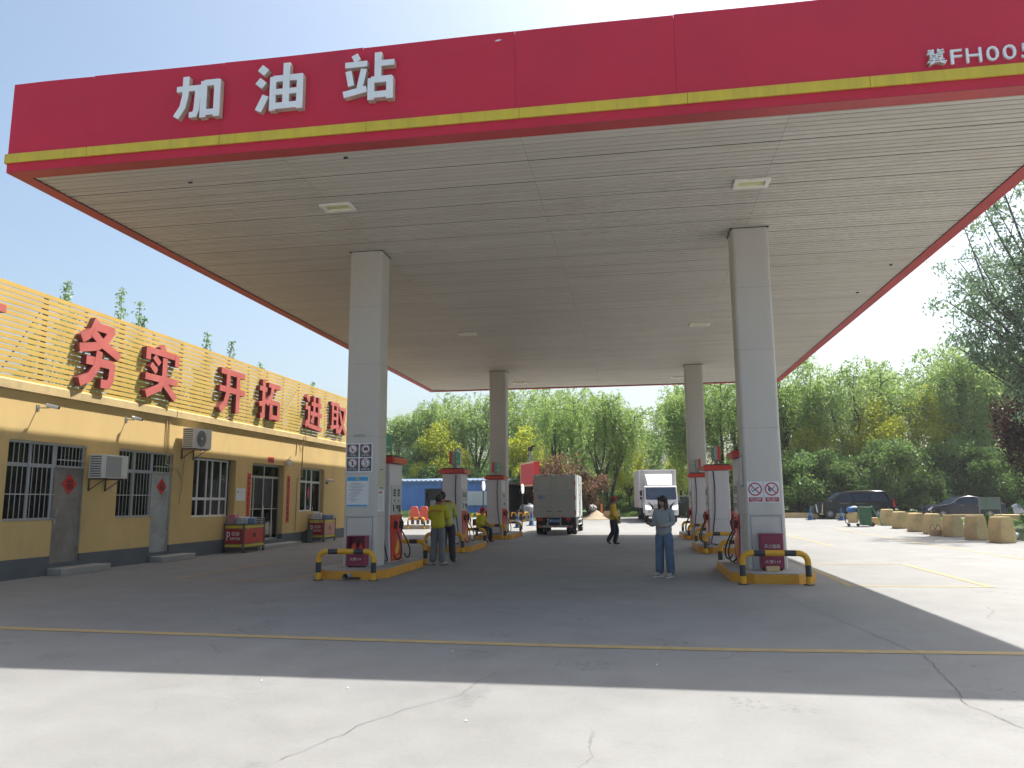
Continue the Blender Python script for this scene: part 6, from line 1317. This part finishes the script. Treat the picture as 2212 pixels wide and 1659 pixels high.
# near tree whose crown reaches in from the right edge
def near_tree():
    rng = np.random.default_rng(31); t = thing('broadleaf_tree', 'tall airy tree with bare dark limbs reaching in from the right edge of the photo', 'tree', (0, 0, 0)); mb = MB(); tips = []
    mb.tube([(0, 0, -.1), (-.1, 0, 1.6), (-.1, .1, 3.4)], .25, 10, rr=[.30, .25, .22], caps=False)
    for (d, ln, r_) in (((-.25, -.2, 1.1), 3.9, .15), ((.3, .3, 1.0), 3.4, .13), ((.7, -.2, .8), 3.0, .12)):
        branches(mb, Vector((-.1, .05, 2.6 + rng.uniform(0, .9))), Vector(d).normalized(), ln, r_, 4, rng, tips, .5, .16, (2, 3), .74)
    def T(px, py, Y=0.0): y = 36.2 + Y; return Vector(((px - 1379) / 1637 * y - 19.7, Y, 1.55 + (1079 - py) / 1637 * y))
    for (px, py, Y, r0) in ((2030, 795, 0, .10), (2012, 700, -.8, .10), (2045, 620, .6, .10), (2060, 540, -.3, .11), (2085, 470, .5, .12), (2130, 420, -.6, .13), (2175, 400, .8, .13), (2110, 640, 1.2, .09), (2110, 745, -1.2, .09), (2165, 700, .3, .1), (2170, 560, -1.2, .11), (2200, 480, 0, .12), (2060, 770, 1.0, .08), (2140, 810, .4, .08), (2215, 620, .2, .1), (2100, 560, 1.4, .09), (2035, 660, 0, .08), (2050, 700, 1.2, .08), (2060, 830, -.4, .07), (2075, 600, -1.0, .08), (2025, 750, .8, .07), (2095, 800, -1, .08), (2080, 690, -.4, .08), (2120, 500, -1.2, .08), (2140, 600, -.6, .08), (2230, 420, -.5, .12)):
        e = T(px, py, Y); s0 = Vector((-.1, .05, min(e.z * .55, 5.5) * rng.uniform(.6, .95))); L0 = (e - s0).length; m1 = s0.lerp(e, .4) + Vector((0, rng.normal() * .2, L0 * .06)); m2 = s0.lerp(e, .72) + Vector(rng.normal(size=3)) * .2
        mb.tube([s0, m1, m2, e], r0, 6, rr=[r0, r0 * .7, r0 * .42, .015], caps=False)
        for u in np.linspace(.35, 1, 9):
            b_ = (m1.lerp(m2, (u - .35) / .37) if u < .72 else m2.lerp(e, (u - .72) / .28)); q = b_ + Vector(rng.normal(size=3)) * .62 + Vector((0, 0, .1)); mb.tube([b_, b_.lerp(q, .5) + Vector((0, 0, .08)), q], .015, 4, rr=[.022, .015, .007], caps=False)
            for v in (.45, .75, 1.0): tips.append((b_.lerp(q, v), None, 0))
    mb.build('trunk', M['bark'], t, smooth=60, fix=False); P = []
    for (q, d, dep) in tips:
        if dep > 1 and rng.random() < .6: continue
        k = (int(rng.integers(26, 54)) if rng.random() < .62 else 3) if d is None else (int(rng.integers(4, 10)) if dep < 2 else 2); P.append(np.array(q) + rng.normal(size=(k, 3)) * .21)
    P = np.concatenate(P); n = len(P); D = rng.normal(size=(n, 3)) * .7 + np.array([0, 0, -.5]); quads_mesh('crown', P, D, rng.uniform(.7, 1.3, n) * .092, rng.uniform(.7, 1.3, n) * .042, L_near, t, rng); print('near leaves', n); return t
nt_ = near_tree(); put(nt_, (19.7, 36.2, .0), R(0), (1.0, 1.0, 1.05))
# young trees behind the station building
def sapling(seed, h, label):
    rng = np.random.default_rng(seed); t = thing('young_tree', label, 'tree', (0, 0, 0), 'young trees behind the station building'); mb = MB(); P = []; D = []
    for s in range(15):
        a = rng.uniform(0, 6.28); r_ = rng.uniform(.1, 1.9); top = Vector((math.cos(a) * r_, math.sin(a) * r_, h * (rng.uniform(.58, .84) if s > 1 else 1.0 - .07 * s))); b0 = Vector((math.cos(a) * .1, math.sin(a) * .1, 0)); mid = b0.lerp(top, .5) + Vector((math.cos(a), math.sin(a), 0)) * .2
        mb.tube([b0, mid, top], .03, 5, rr=[.05, .03, .008], caps=False); n = 900
        u = .30 + .70 * rng.uniform(0, 1, n) ** 1.5; sp = .28 * (1.25 - u); pts = np.array(b0)[None] * (1 - u[:, None]) + np.array(top)[None] * u[:, None] + np.array((math.cos(a), math.sin(a), 0)) * (.8 * u * (1 - u))[:, None]; pts += rng.normal(size=(n, 3)) * sp[:, None] * np.array([1, 1, .6]); P.append(pts)
    mb.build('trunk', M['bark'], t, fix=False); P = np.concatenate(P); n = len(P); D = rng.normal(size=(n, 3)) + np.array([0, 0, -.3]); quads_mesh('crown', P, D, rng.uniform(.7, 1.3, n) * .075, rng.uniform(.7, 1.3, n) * .034, L_dark if seed % 3 == 0 else L_pale, t, rng); return t
places = ['behind the left end of the screen', 'just left of the character 务', 'behind the character 务', 'just right of the character 务', 'behind the character 实', 'just right of the character 实', 'behind the character 开', 'behind the character 拓', 'behind the last two characters']
for i, (y, h) in enumerate(((15.0, 8.2), (18.6, 8.3), (21.6, 8.9), (24.2, 8.6), (27.2, 10.0), (29.6, 8.9), (32.4, 9.3), (36.5, 8.7), (41, 8.6))):
    put(sapling(60 + i, h, 'young leafy tree showing through the slats ' + places[i]), (-20 + (i % 2) * .6, y, 0), i * 1.3, None)

# ================================================================== far yard
# clipped hedge and wood far behind, each read as one mass
def mass(name, seed, x0, x1, y0, y1, h, n, leaf, ls, label, cat):
    rng = np.random.default_rng(seed); P = np.stack([rng.uniform(x0, x1, n), rng.uniform(y0, y1, n), .3 + h * rng.uniform(0, 1, n) ** .7], 1); P[:, 2] *= 1 + .16 * np.sin(P[:, 0] * .55) + .10 * np.sin(P[:, 0] * 1.7 + 1)
    o = quads_mesh(name, P, rng.normal(size=(n, 3)), rng.uniform(.7, 1.3, n) * ls[0], rng.uniform(.7, 1.3, n) * ls[1], leaf, None, rng); tag(o, label, cat, kind='stuff')
mass('far_wood', 1, -75, 95, 98, 112, 6.0, 42000, L_dark, (.38, .28), 'dark wood closing the view behind the willows', 'wood')
mass('hedge', 2, -3.5, 6.5, 60.5, 61.8, .75, 9000, L_dark, (.07, .05), 'low clipped hedge across the road beyond the trucks', 'hedge')
mass('weeds', 3, 13.6, 21.5, 26, 46, .16, 5000, L_pale, (.07, .02), 'weeds and grass growing behind the yellow blocks', 'weeds')
mass('ground_cover', 4, -30, 35, 57.5, 63, .35, 22000, L_dark, (.10, .05), 'ground cover under the trees at the back of the yard', 'ground cover')
# blue shed
t = thing('blue_shed', 'long low blue corrugated site shed behind the left islands', 'shed', (-17, 67, .3))
M['shedblue'] = mat('shed_blue', (.10, .25, .64), .5, noise=.12, nscale=1.2); M['shedwall'] = mat('shed_base', (.35, .34, .32), .8, noise=.2)
xs = -24.5; mb = MB(); n = int((14.4) / .22); pts = []
x = -24.6; k = 0
while x < -10.3:
    pts.append((x, 65.0 if k % 4 < 2 else 65.035)); x += .11; k += 1
dx0, dx1 = -18.35, -17.0
vs = []; 
for (a, y) in pts: vs += [(a, y, .55), (a, y, 3.25)]
fs = [(2 * i, 2 * i + 2, 2 * i + 3, 2 * i + 1) for i in range(len(pts) - 1) if not (dx0 < pts[i][0] < dx1)]
mb.add(vs, fs); mb.box(dx0 - .05, dx1 + .05, 64.99, 65.0, 2.62, 3.25); mb.box(-10.3, -10.25, 65, 68.5, .55, 3.3).box(-24.6, -24.55, 65, 68.5, .55, 3.3).box(-24.6, -10.3, 68.5, 68.55, .55, 3.3); mb.build('wall', M['shedblue'], t, fix=False)
MB().box(-24.6, dx0 - .05, 64.94, 65.0, .28, .55).box(dx1 + .05, -10.3, 64.94, 65.0, .28, .55).build('base', M['shedwall'], t); mb = MB(); mb.add([(-24.8, 64.75, 3.28), (-10.1, 64.75, 3.28), (-10.1, 68.7, 3.6), (-24.8, 68.7, 3.6)], [(0, 1, 2, 3)])
x = -24.7
while x < -10.2: mb.prism([(x, 3.285), (x + .09, 3.34), (x + .2, 3.34), (x + .29, 3.285)], 1, 64.74, 64.8); x += .42
mb.box(-24.8, -10.1, 64.74, 64.76, 3.16, 3.284).build('roof', mat('shed_roof', (.22, .29, .42), .5, noise=.15), t)
mb = MB().box(dx0, dx1, 65.9, 66, .3, 2.6); mb.box(dx0 - .06, dx0, 64.98, 65.04, .3, 2.62).box(dx1, dx1 + .06, 64.98, 65.04, .3, 2.62).build('door_frame', M['room'], t); bx(dx0 + .3, dx1 - .3, 65.5, 65.6, .5, 1.6).build('door', M['acgrey'], t)
o = bx(-14.75, -12.6, 64.90, 64.93, 1.15, 2.35).build('notice_board', M['paper']); tag(o, 'white notice board on the wall of the blue shed', 'board'); mb = MB()
for i in range(7): mb.box(-14.2, -13.35, 64.894, 64.898, 2.05 - i * .12, 2.07 - i * .12)
mb.build('print', mat('print_faint2', (.5, .51, .52), .7), o)
# kerbed platform with the two red seats
o = MB().prism([(-19, 40.3), (-11.15, 40.3), (-10.9, 40.7), (-10.9, 44.4), (-19, 44.4)], 2, 0, .27).build('kerb_platform', M['conc'], bevel=.02); tag(o, kind='structure')
M['seatred'] = mat('seat_red', (.60, .10, .09), .5, noise=.1)
for i, (x0, lab) in enumerate(((-12.60, 'left one of the two red high-backed seats on the platform'), (-12.03, 'right one of the two red high-backed seats on the platform'))):
    t = thing('vehicle_seat', lab, 'seat', (x0 + .26, 41.5, .27), 'red seats on the platform'); z = .27; y = 41.4
    MB().prism([(x0, z + .22), (x0 + .52, z + .22), (x0 + .53, z + .55), (x0 + .46, z + .93), (x0 + .38, z + .98), (x0 + .14, z + .98), (x0 + .06, z + .93), (x0 - .01, z + .55)], 1, y, y + .12).build('backrest', M['seatred'], t, bevel=.03)
    bx(x0 + .02, x0 + .5, y + .13, y + .58, z + .25, z + .38).build('seat_cushion', M['seatred'], t, bevel=.03); MB().box(x0 + .08, x0 + .13, y + .05, y + .5, z + .002, z + .22).box(x0 + .39, x0 + .44, y + .05, y + .5, z + .002, z + .22).build('base', M['rubber'], t)
o = copy_tree(bp); put(o, (-11.85, 40.18, .05), 0, (.80, 1, 1.05), 'black and yellow hoop barrier in front of the two red seats', BG)
o = copy_tree(bp); put(o, (-9.4, 45.0, .15), 0, (.9, 1, 1), 'black and yellow hoop barrier in front of the red and orange crate', BG)
t = thing('crate', 'red and orange crate on the ground behind the seated attendant', 'crate', (-9.0, 47.5, .2)); bx(-9.9, -9.3, 47.3, 48.2, .2, .95).build('red_panel', M['pumpred'], t, bevel=.02); bx(-9.29, -8.1, 47.3, 48.2, .2, .9).build('orange_panel', mat('crate_orange', (.65, .25, .04), .5), t, bevel=.02)
t = thing('planter_box', 'low white and green box at the left end of the platform', 'box', (-14.2, 42, .27)); bx(-15.0, -13.3, 41.2, 42.0, .27, .50).build('box', mat('box_teal', (.08, .30, .25), .6), t, bevel=.02); bx(-14.9, -13.2, 41.15, 42.1, .505, .62).build('lid', M['white'], t, bevel=.02)
hsm = snapshot(barrier_proto()); hsm.name = 'hoop_barrier'
for i, (x, y) in enumerate(((-7.62, 47.9), (-7.1, 47.4), (-6.85, 48.3), (-6.5, 49.3))):
    o = hsm if i == 0 else copy_tree(hsm); put(o, (x - .15, y, gz(y)), R(78), (.62, 1, 1.0), ['leftmost', 'second from left', 'third from left', 'rightmost'][i] + ' of the four small hoop barriers left of the departing truck', 'small hoop barriers left of the departing truck')
# cones
def cone():
    t = thing('traffic_cone', 'x', 'cone', (0, 0, 0)); MB().lathe([(.17, .03), (.15, .06), (.105, .28), (.07, .52), (.045, .70), (.03, .72)], (0, 0, 0), 16).build('body', mat('cone_blue', (.015, .07, .22), .5), t, smooth=50); bx(-.21, .21, -.21, .21, 0, .03).build('base', M['rubber'], t, bevel=.01); MB().lathe([(.112, .26), (.086, .44)], (0, 0, .004), 16, cap=False).build('band', mat('cone_band', (.12, .26, .40), .4), t, smooth=50); MB().lathe([(.028, .722), (.035, .76), (.015, .80)], (0, 0, 0), 10).build('tip', M['rubber'], t, smooth=50); return t
cn = snapshot(cone())
for i, (x, y, lab) in enumerate(((-6.5, 41.4, 'blue cone nearer the back left column'), (-6.05, 43.6, 'blue cone just left of the departing truck'), (10.35, 49.3, 'blue cone at the front of the people carrier'), (12.0, 48.7, 'blue cone beside the front door of the people carrier'), (14.35, 47.6, 'blue cone half hidden between bin and yellow blocks'))):
    o = cn if i == 0 else copy_tree(cn); put(o, (x, y, gz(y)), i, None, lab, 'blue traffic cones')
# round signs on posts, street lamp, vent pipes
for (x, y, z, lab) in ((-8.1, 40, 2.32, 'left of the two white round signs on posts, turned edge on, by the blue shed'), (-6.0, 40, 2.15, 'right of the two white round signs on posts, below the red sign board')):
    t = thing('round_sign', lab, 'sign', (x, y, 0), 'white round signs on posts'); MB().lathe([(.27, -.015), (.27, .015)], (0, 0, 0), 24, 0)
    Mr = Matrix.Translation((x, y, z)) @ Matrix.Rotation(R(-7), 4, 'Z'); q = MB().lathe([(.26, -.02), (.26, .02)], (0, 0, 0), 24, 0); q.v = [tuple(Mr @ Vector(v)) for v in q.v]; q.build('disc', mat('sign_white', (.85, .86, .88), .4), t); MB().tube([(x - .05, y + .03, .04), (x - .02, y + .03, z)], .03, 8).build('post', M['rubber'], t)
t = thing('street_lamp', 'street lamp pole with dark head behind the red sign board', 'street lamp', (-8.1, 58, .3)); MB().tube([(-8.1, 58, .3), (-8.08, 58, 5.3)], .09, 8).build('pole', M['steel'], t); MB().box(-8.25, -7.9, 57.85, 58.1, 5.3, 5.6).box(-8.0, -7.7, 57.9, 58.1, 5.605, 5.72).build('lamp_head', M['ink'], t, bevel=.03)
for i in range(3):
    x = -6.02 + i * .085; t = thing('vent_pipe', ['left', 'middle', 'right'][i] + ' one of three pale vent pipes rising behind the middle left pump', 'pipe', (x, 24.9, .19), 'vent pipes behind the middle left pump'); MB().tube([(x, 24.95 + i * .02, .19), (x, 24.95 + i * .02, 3.2 + .06 * (i % 2))], .03, 10).build('pipe', M['white'], t, smooth=50); MB().lathe([(.036, 0), (.044, .04), (.02, .08)], (x, 24.95 + i * .02, 3.2 + .06 * (i % 2)), 10).build('vent_cap', M['steel'], t, smooth=50)
# red sign board over a dark workshop bay
t = thing('sign_board', 'plain red sign board with pale border over the open bay left of the truck', 'sign', (-7.1, 50, 2.5)); MB().add([], [])
A0, A1 = Vector((-7.62, 50.0, 0)), Vector((-6.35, 47.2, 0)); dV = (A1 - A0).normalized(); nV = Vector((dV.y, -dV.x, 0)) * -1
def slab(a, b, z0_, z1_, th, off=0.0):
    nn = Vector((dV.y, -dV.x, 0)); a = A0 + dV * a + nn * off; b = A0 + dV * b + nn * off; c = b - nn * th; d = a - nn * th
    return MB().add([Vector((p.x, p.y, z)) for z in (z0_, z1_) for p in (a, b, c, d)], [(0, 1, 2, 3), (4, 5, 6, 7), (0, 1, 5, 4), (1, 2, 6, 5), (2, 3, 7, 6), (3, 0, 4, 7)])
Ld = (A1 - A0).length
slab(0, Ld, 2.45, 3.95, .35).build('board', mat('board_red', (.60, .03, .035), .45, noise=.06), t); 
for (a, b, z0_, z1_) in ((-.02, Ld + .02, 3.86, 3.97), (-.02, Ld + .02, 2.43, 2.52), (-.02, .07, 2.52, 3.86)): slab(a, b, z0_, z1_, .02, .012).build('border', M['cornice'], t)
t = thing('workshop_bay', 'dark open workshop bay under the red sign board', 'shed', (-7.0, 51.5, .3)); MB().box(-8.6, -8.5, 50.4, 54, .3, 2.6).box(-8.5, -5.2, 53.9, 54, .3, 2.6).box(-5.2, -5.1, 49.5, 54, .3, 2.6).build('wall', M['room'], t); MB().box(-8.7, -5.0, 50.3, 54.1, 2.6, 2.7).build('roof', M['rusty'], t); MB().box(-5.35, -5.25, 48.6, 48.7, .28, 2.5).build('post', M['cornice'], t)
rr_ = random.Random(4)
for i in range(7):
    o = MB().ball((0, 0, 0), (.28, .2, .2), 8, 6); cx_, cy_, cz_ = -7.4 + rr_.uniform(-.6, 1.4), 50.8 + rr_.uniform(-.3, .5), .9 + rr_.uniform(-.3, .9); o.v = [(v[0] * rr_.uniform(.85, 1.2) + cx_, v[1] + cy_, v[2] * rr_.uniform(.8, 1.2) + cz_) for v in o.v]; tag(o.build('sack', [M['acgrey'], M['inkgrey'], M['bark']][i % 3], smooth=60), 'bundled sack in the dark workshop bay', 'sack', 'sacks in the workshop bay')
tag(MB().box(-8.1, -6.3, 50.4, 51.2, .28, .62).build('bench', M['rusty']), 'low bench under the sacks in the workshop bay', 'bench')
t = thing('water_tank', 'grey rounded plastic tank standing left of the departing truck', 'tank', (-6.3, 47.0, .2)); MB().lathe([(.36, .0), (.38, .15), (.38, .8), (.30, .98), (.12, 1.04), (.12, 1.12), (.02, 1.13)], (-6.9, 51.0 - 2.0, .23), 20).build('tank', mat('tank_grey', (.32, .33, .34), .5, noise=.1), t, smooth=50)
# sand heap, planks and post right of the truck
mb = MB(); vs = []; rng = np.random.default_rng(8); n = 22; k = 6
for i in range(k + 1):
    for j in range(n):
        a = 2 * math.pi * j / n; r_ = i / k; rr3 = 1 + .12 * math.sin(3 * a + 1) + rng.normal() * .03; vs.append((-2.75 + 1.0 * r_ * math.cos(a) * rr3, 51.0 + 1.1 * r_ * math.sin(a) * rr3, .28 + .62 * (1 - r_) ** 1.1 + rng.normal() * .015 * (i < k)))
mb.add(vs, [(i * n + j, i * n + (j + 1) % n, (i + 1) * n + (j + 1) % n, (i + 1) * n + j) for i in range(k) for j in range(n)]); tag(mb.build('sand_heap', mat('sand', (.38, .31, .22), .95, noise=.25, nscale=12, bump=.4), smooth=60), 'heap of sand right of the departing truck', 'sand heap')
o = MB().ball((-2.95, 51.0, 1.02), (.28, .25, .2), 10, 7); rng = np.random.default_rng(3); o.v = [(v[0] + rng.normal() * .03, v[1] + rng.normal() * .03, v[2] + rng.normal() * .03) for v in o.v]; tag(o.build('rubble_sack', M['acgrey']), 'grey sack lying on top of the sand heap', 'sack')
t = thing('timber_box', 'pale timber box beside the sand heap', 'box', (-1.8, 51.2, .28)); M['timber'] = mat('timber', (.50, .36, .17), .7, noise=.15, nscale=4, stretch=(1, 1, 6)); MB().box(-2.25, -1.30, 50.8, 50.86, .28, .80).box(-1.30, -1.24, 50.75, 52, .28, .84).box(-2.25, -1.3, 52, 52.06, .28, .8).build('side', M['timber'], t); MB().box(-2.3, -1.35, 50.76, 50.795, .50, .58).box(-1.36, -1.26, 50.7, 50.745, .28, .88).build('rail', M['timber'], t)
tag(bx(-2.5, -2.38, 52.0, 52.12, .28, 1.25).build('post', mat('post_orange', (.60, .22, .05), .6)), 'short orange post behind the sand heap', 'post')
tag(bx(-3.85, -3.6, 49.6, 49.8, .25, .85).build('post', M['cornice']), 'short cream post between the truck and the sand heap', 'post')
# far kerb wall behind the cars
tag(MB().add([], []).box(8.4, 22, 52.35, 52.6, .25, .62).build('kerb_wall', M['cornice'], bevel=.02), 'low cream kerb wall behind the parked cars', 'kerb wall')
tag(bx(16.2, 24.5, 46.0, 46.2, .15, .42).build('kerb_wall', M['cornice'], bevel=.02), 'low cream kerb wall along the far side of the lawn', 'kerb wall')
tag(bx(19.0, 22.6, 44.6, 45.4, .16, .62).build('planter_wall', M['cornice'], bevel=.03), 'cream block wall in front of the white car', 'wall')
# yellow concrete blocks
M['block'] = mat('block_yellow', (.60, .45, .21), .85, noise=.22, nscale=2.5, dirt=(.30, .25, .18), dirt_amt=.75, dscale=3.5, bump=.6, bscale=18)
BLK = [(13.0, 43.4, .85, .60), (12.72, 40.6, .83, .55), (12.6, 38.0, .86, .62), (12.42, 35.5, .88, .58), (12.36, 33.2, .88, .60), (12.32, 31.0, .89, .60), (12.30, 28.9, .90, .64), (12.45, 26.6, .90, .64)]
names = ['farthest of the full-height blocks', 'second farthest of the full-height blocks', 'third farthest block', 'fourth farthest block, left of the basket', 'fifth farthest block, right of the basket', 'third nearest block', 'second nearest block', 'nearest block at the right edge of the photo']
for i, (x, y, h, ln) in enumerate(BLK):
    a = R(24 + random.uniform(-4, 4)); Mm = Matrix.Translation((x, y, gz(y) - .01)) @ Matrix.Rotation(a, 4, 'Z'); wb, wt = .31, .205
    rr_ = random.Random(i); j_ = lambda: rr_.uniform(-.015, .015)
    prof = [(-wb, 0), (wb, 0), (wb + j_(), h * .30), (wb - .03 + j_(), h * .56), (wt + j_(), h * .94), (wt - .03, h), (-wt + .03, h), (-wt + j_(), h * .94), (-wb + .03 + j_(), h * .56), (-wb + j_(), h * .30)]
    o = MB().prism(prof, 1, -ln * .45, ln * .45, Mm).build('concrete_block', M['block'], bevel=.045); tag(o, 'yellow painted concrete block, ' + names[i], 'block', 'yellow concrete blocks along the lawn')
o = bx(11.95 + .15, 12.65 + .1, 43.9, 44.4, .1, .50).build('concrete_block', M['block'], bevel=.02); tag(o, 'half-height yellow concrete block at the far end of the row', 'block', 'yellow concrete blocks along the lawn')
# wheelie bin and cleaning trolley
x0, x1, y0, y1, z = 11.30, 11.85, 42.0, 42.6, .09; t = thing('wheelie_bin', 'dark green wheelie bin at the far end of the block row', 'bin', (11.57, 42.3, z))
vs = [(x0 + .06, y0 + .06, z + .06), (x1 - .04, y0 + .06, z + .06), (x1 - .04, y1 - .04, z + .06), (x0 + .06, y1 - .04, z + .06), (x0, y0, z + .95), (x1, y0, z + .95), (x1, y1, z + .95), (x0, y1, z + .95)]
MB().add(vs, [(0, 1, 2, 3), (4, 5, 6, 7), (0, 1, 5, 4), (1, 2, 6, 5), (2, 3, 7, 6), (3, 0, 4, 7)]).build('body', M['green'], t, bevel=.02); MB().box(x0 - .02, x1 + .06, y0 - .02, y1 + .02, z + .955, z + 1.0).build('lid', M['green'], t, bevel=.015)
MB().lathe([(.11, -.03), (.11, .03)], (x1 + .02, y0 + .1, z + .11), 14, 1).build('wheel', M['rubber'], t); MB().lathe([(.11, -.03), (.11, .03)], (x1 + .02, y1 - .1, z + .11), 14, 1).build('wheel', M['rubber'], t)
t = thing('cleaning_trolley', 'beige and blue cleaning trolley left of the wheelie bin', 'trolley', (10.95, 42.4, z)); MB().lathe([(.22, .2), (.26, .28), (.26, .62), (.2, .72)], (11.0, 42.35, z), 18).build('tub', M['cornice'], t, smooth=40); MB().ball((10.95, 42.35, z + .86), (.26, .22, .16), 12, 8).build('bag', M['blue'], t, smooth=60); MB().ball((11.08, 42.3, z + .98), (.16, .15, .07), 10, 6).build('cloth', M['white'], t, smooth=60)
MB().tube([(10.70, 42.3, z + .75), (10.60, 42.3, z + .5), (10.62, 42.3, z + .2), (10.78, 42.3, z + .1)], .025, 6).tube([(10.72, 42.3, z + .2), (11.2, 42.3, z + .2)], .02, 6).build('frame', M['rubber'], t)
for q in (10.75, 11.2): MB().lathe([(.08, -.02), (.08, .02)], (q, 42.25, z + .085), 12, 1).build('wheel', M['rubber'], t)
o = MB().tube([(12.0, 42.6, 1.15), (12.6, 43.0, .15)], .02, 6).build('broom', M['signgreen']); tag(o, 'green broom leaning between the wheelie bin and the blocks', 'broom')
# basket
t = thing('wicker_basket', 'wicker basket with two hoop handles standing in front of the blocks', 'basket', (11.85, 33.6, 0)); MB().lathe([(.22, .0), (.27, .26), (.25, .26), (.2, .03)], (11.85, 33.6, .005), 20, cap=False).build('body', mat('wicker', (.50, .33, .2), .8, noise=.3, nscale=25), t, smooth=40)
for q in (-.11, .11): MB().tube([(11.85 + q - .11 + .22 * u, 33.6, .25 + .22 * math.sin(math.pi * u)) for u in [i / 8 for i in range(9)]], .012, 6).build('handle', M['bark'], t)
# tools and rags leaning between the blocks
for (p0, p1, r_, m, lab) in (((12.75, 37.0, .0), (12.45, 36.8, 1.22), .03, M['bark'], 'dark broom handle leaning between the third and fourth blocks'), ((12.95, 36.8, .0), (12.78, 36.6, 1.05), .022, M['timber'], 'pale stick leaning between the blocks'), ((12.8, 29.8, .1), (12.45, 30.2, .55), .02, M['pumpred'], 'red handled stick lying between the near blocks')):
    tag(MB().tube([p0, Vector(p0).lerp(Vector(p1), .5) + Vector((.02, 0, 0)), p1], r_, 7).build('stick', m), lab, 'stick')
for (c, r3, m, lab) in (((12.75, 36.9, .72), (.12, .1, .14), M['white'], 'white rag hanging on the broom between the blocks'), ((12.85, 36.95, .35), (.09, .08, .33), M['redtrim'], 'dark red cloth hanging between the third and fourth blocks'), ((12.95, 42.0, .55), (.08, .07, .12), M['pumpred'], 'red cloth between the two farthest blocks'), ((12.75, 39.2, .35), (.12, .12, .33), M['inkgrey'], 'speckled dark bag standing between the second and third blocks'), ((13.0, 29.9, .22), (.3, .2, .12), M['wrap'], 'crumpled plastic sheet on the grass between the near blocks')):
    o = MB().ball(c, r3, 12, 9); rng = np.random.default_rng(int(c[1])); o.v = [(v[0] + rng.normal() * .015, v[1] + rng.normal() * .015, v[2] + rng.normal() * .02) for v in o.v]; tag(o.build('rag' if m is not M['inkgrey'] else 'bag', m, smooth=60), lab, 'rag' if m is not M['inkgrey'] else 'bag')
# board on posts behind the blocks
t = thing('board_on_posts', 'grey-green blank board on thin posts behind the blocks, in front of the saloon', 'board', (14.95, 36, 0)); bx(14.55, 15.40, 36.0, 36.03, 1.02, 1.55).build('board', mat('board_greygreen', (.27, .31, .25), .7, noise=.08), t); bx(14.53, 15.42, 35.99, 36.04, 1.551, 1.59).build('top_rail', M['rusty'], t)
MB().tube([(14.56, 36.05, 0), (14.56, 36.05, 1.55)], .015, 6).build('post', M['steel'], t); MB().tube([(15.38, 36.05, 0), (15.38, 36.05, 1.55)], .015, 6).build('post', M['steel'], t); MB().tube([(14.5, 35.6, 0.2), (14.85, 35.95, 1.58)], .012, 6).build('brace', M['signgreen'], t)
# young bushes between the blocks
for i, (x, y, h, lab) in enumerate(((14.4, 35.2, .8, 'small bright bush behind the fifth block'), (17.2, 37.5, 1.5, 'bright young bush in front of the saloon boot'), (15.2, 31.2, .6, 'low bright weed clump between the near blocks'), (14.1, 28.0, .9, 'dark leafy clump behind the nearest blocks'))):
    b_ = bushy(80 + i, h, h * .42, L_pale, 'young_bush', 9, 120, .15, ls=(.055, .035), cat='bush'); put(b_, (x, y, .03), i, None, lab, 'young bushes on the lawn')
# distant house
t = thing('house', 'distant grey-roofed house seen in the gap above the oncoming truck', 'house', (3.8, 95, .3)); hx = 3.9
bx(hx - 3.4, hx + 3.4, 95, 102, .3, 5.2).build('wall', mat('house_wall', (.42, .38, .36), .8, noise=.1), t); MB().prism([(94.4, 5.1), (98.5, 8.0), (102.6, 5.1)], 0, hx - 3.8, hx + 3.8).build('roof', mat('roof_slate', (.11, .10, .11), .8, noise=.2, nscale=3), t)
for q in (-1.8, 1.4): bx(hx + q, hx + q + 1, 94.95, 94.99, 2.2, 3.6).build('window', M['carglass'], t)

# ================================================================== haze
hz = bpy.data.materials.new('haze_air'); hz.use_nodes = True; ht = hz.node_tree; ht.nodes.remove(ht.nodes['Principled BSDF'])
pv = ht.nodes.new('ShaderNodeVolumePrincipled'); pv.inputs['Color'].default_value = (0.93, 0.95, 1.0, 1); pv.inputs['Density'].default_value = 0.0006; pv.inputs['Anisotropy'].default_value = 0.35
ht.links.new(pv.outputs[0], ht.nodes['Material Output'].inputs['Volume'])
tag(bx(-110, 130, -12, 170, -1.0, 24).build('haze', hz), kind='stuff'); [o for o in COL.objects if o.name == 'haze'][0]['label'] = 'thin pale haze in the air over the whole yard'; [o for o in COL.objects if o.name == 'haze'][0]['category'] = 'haze'
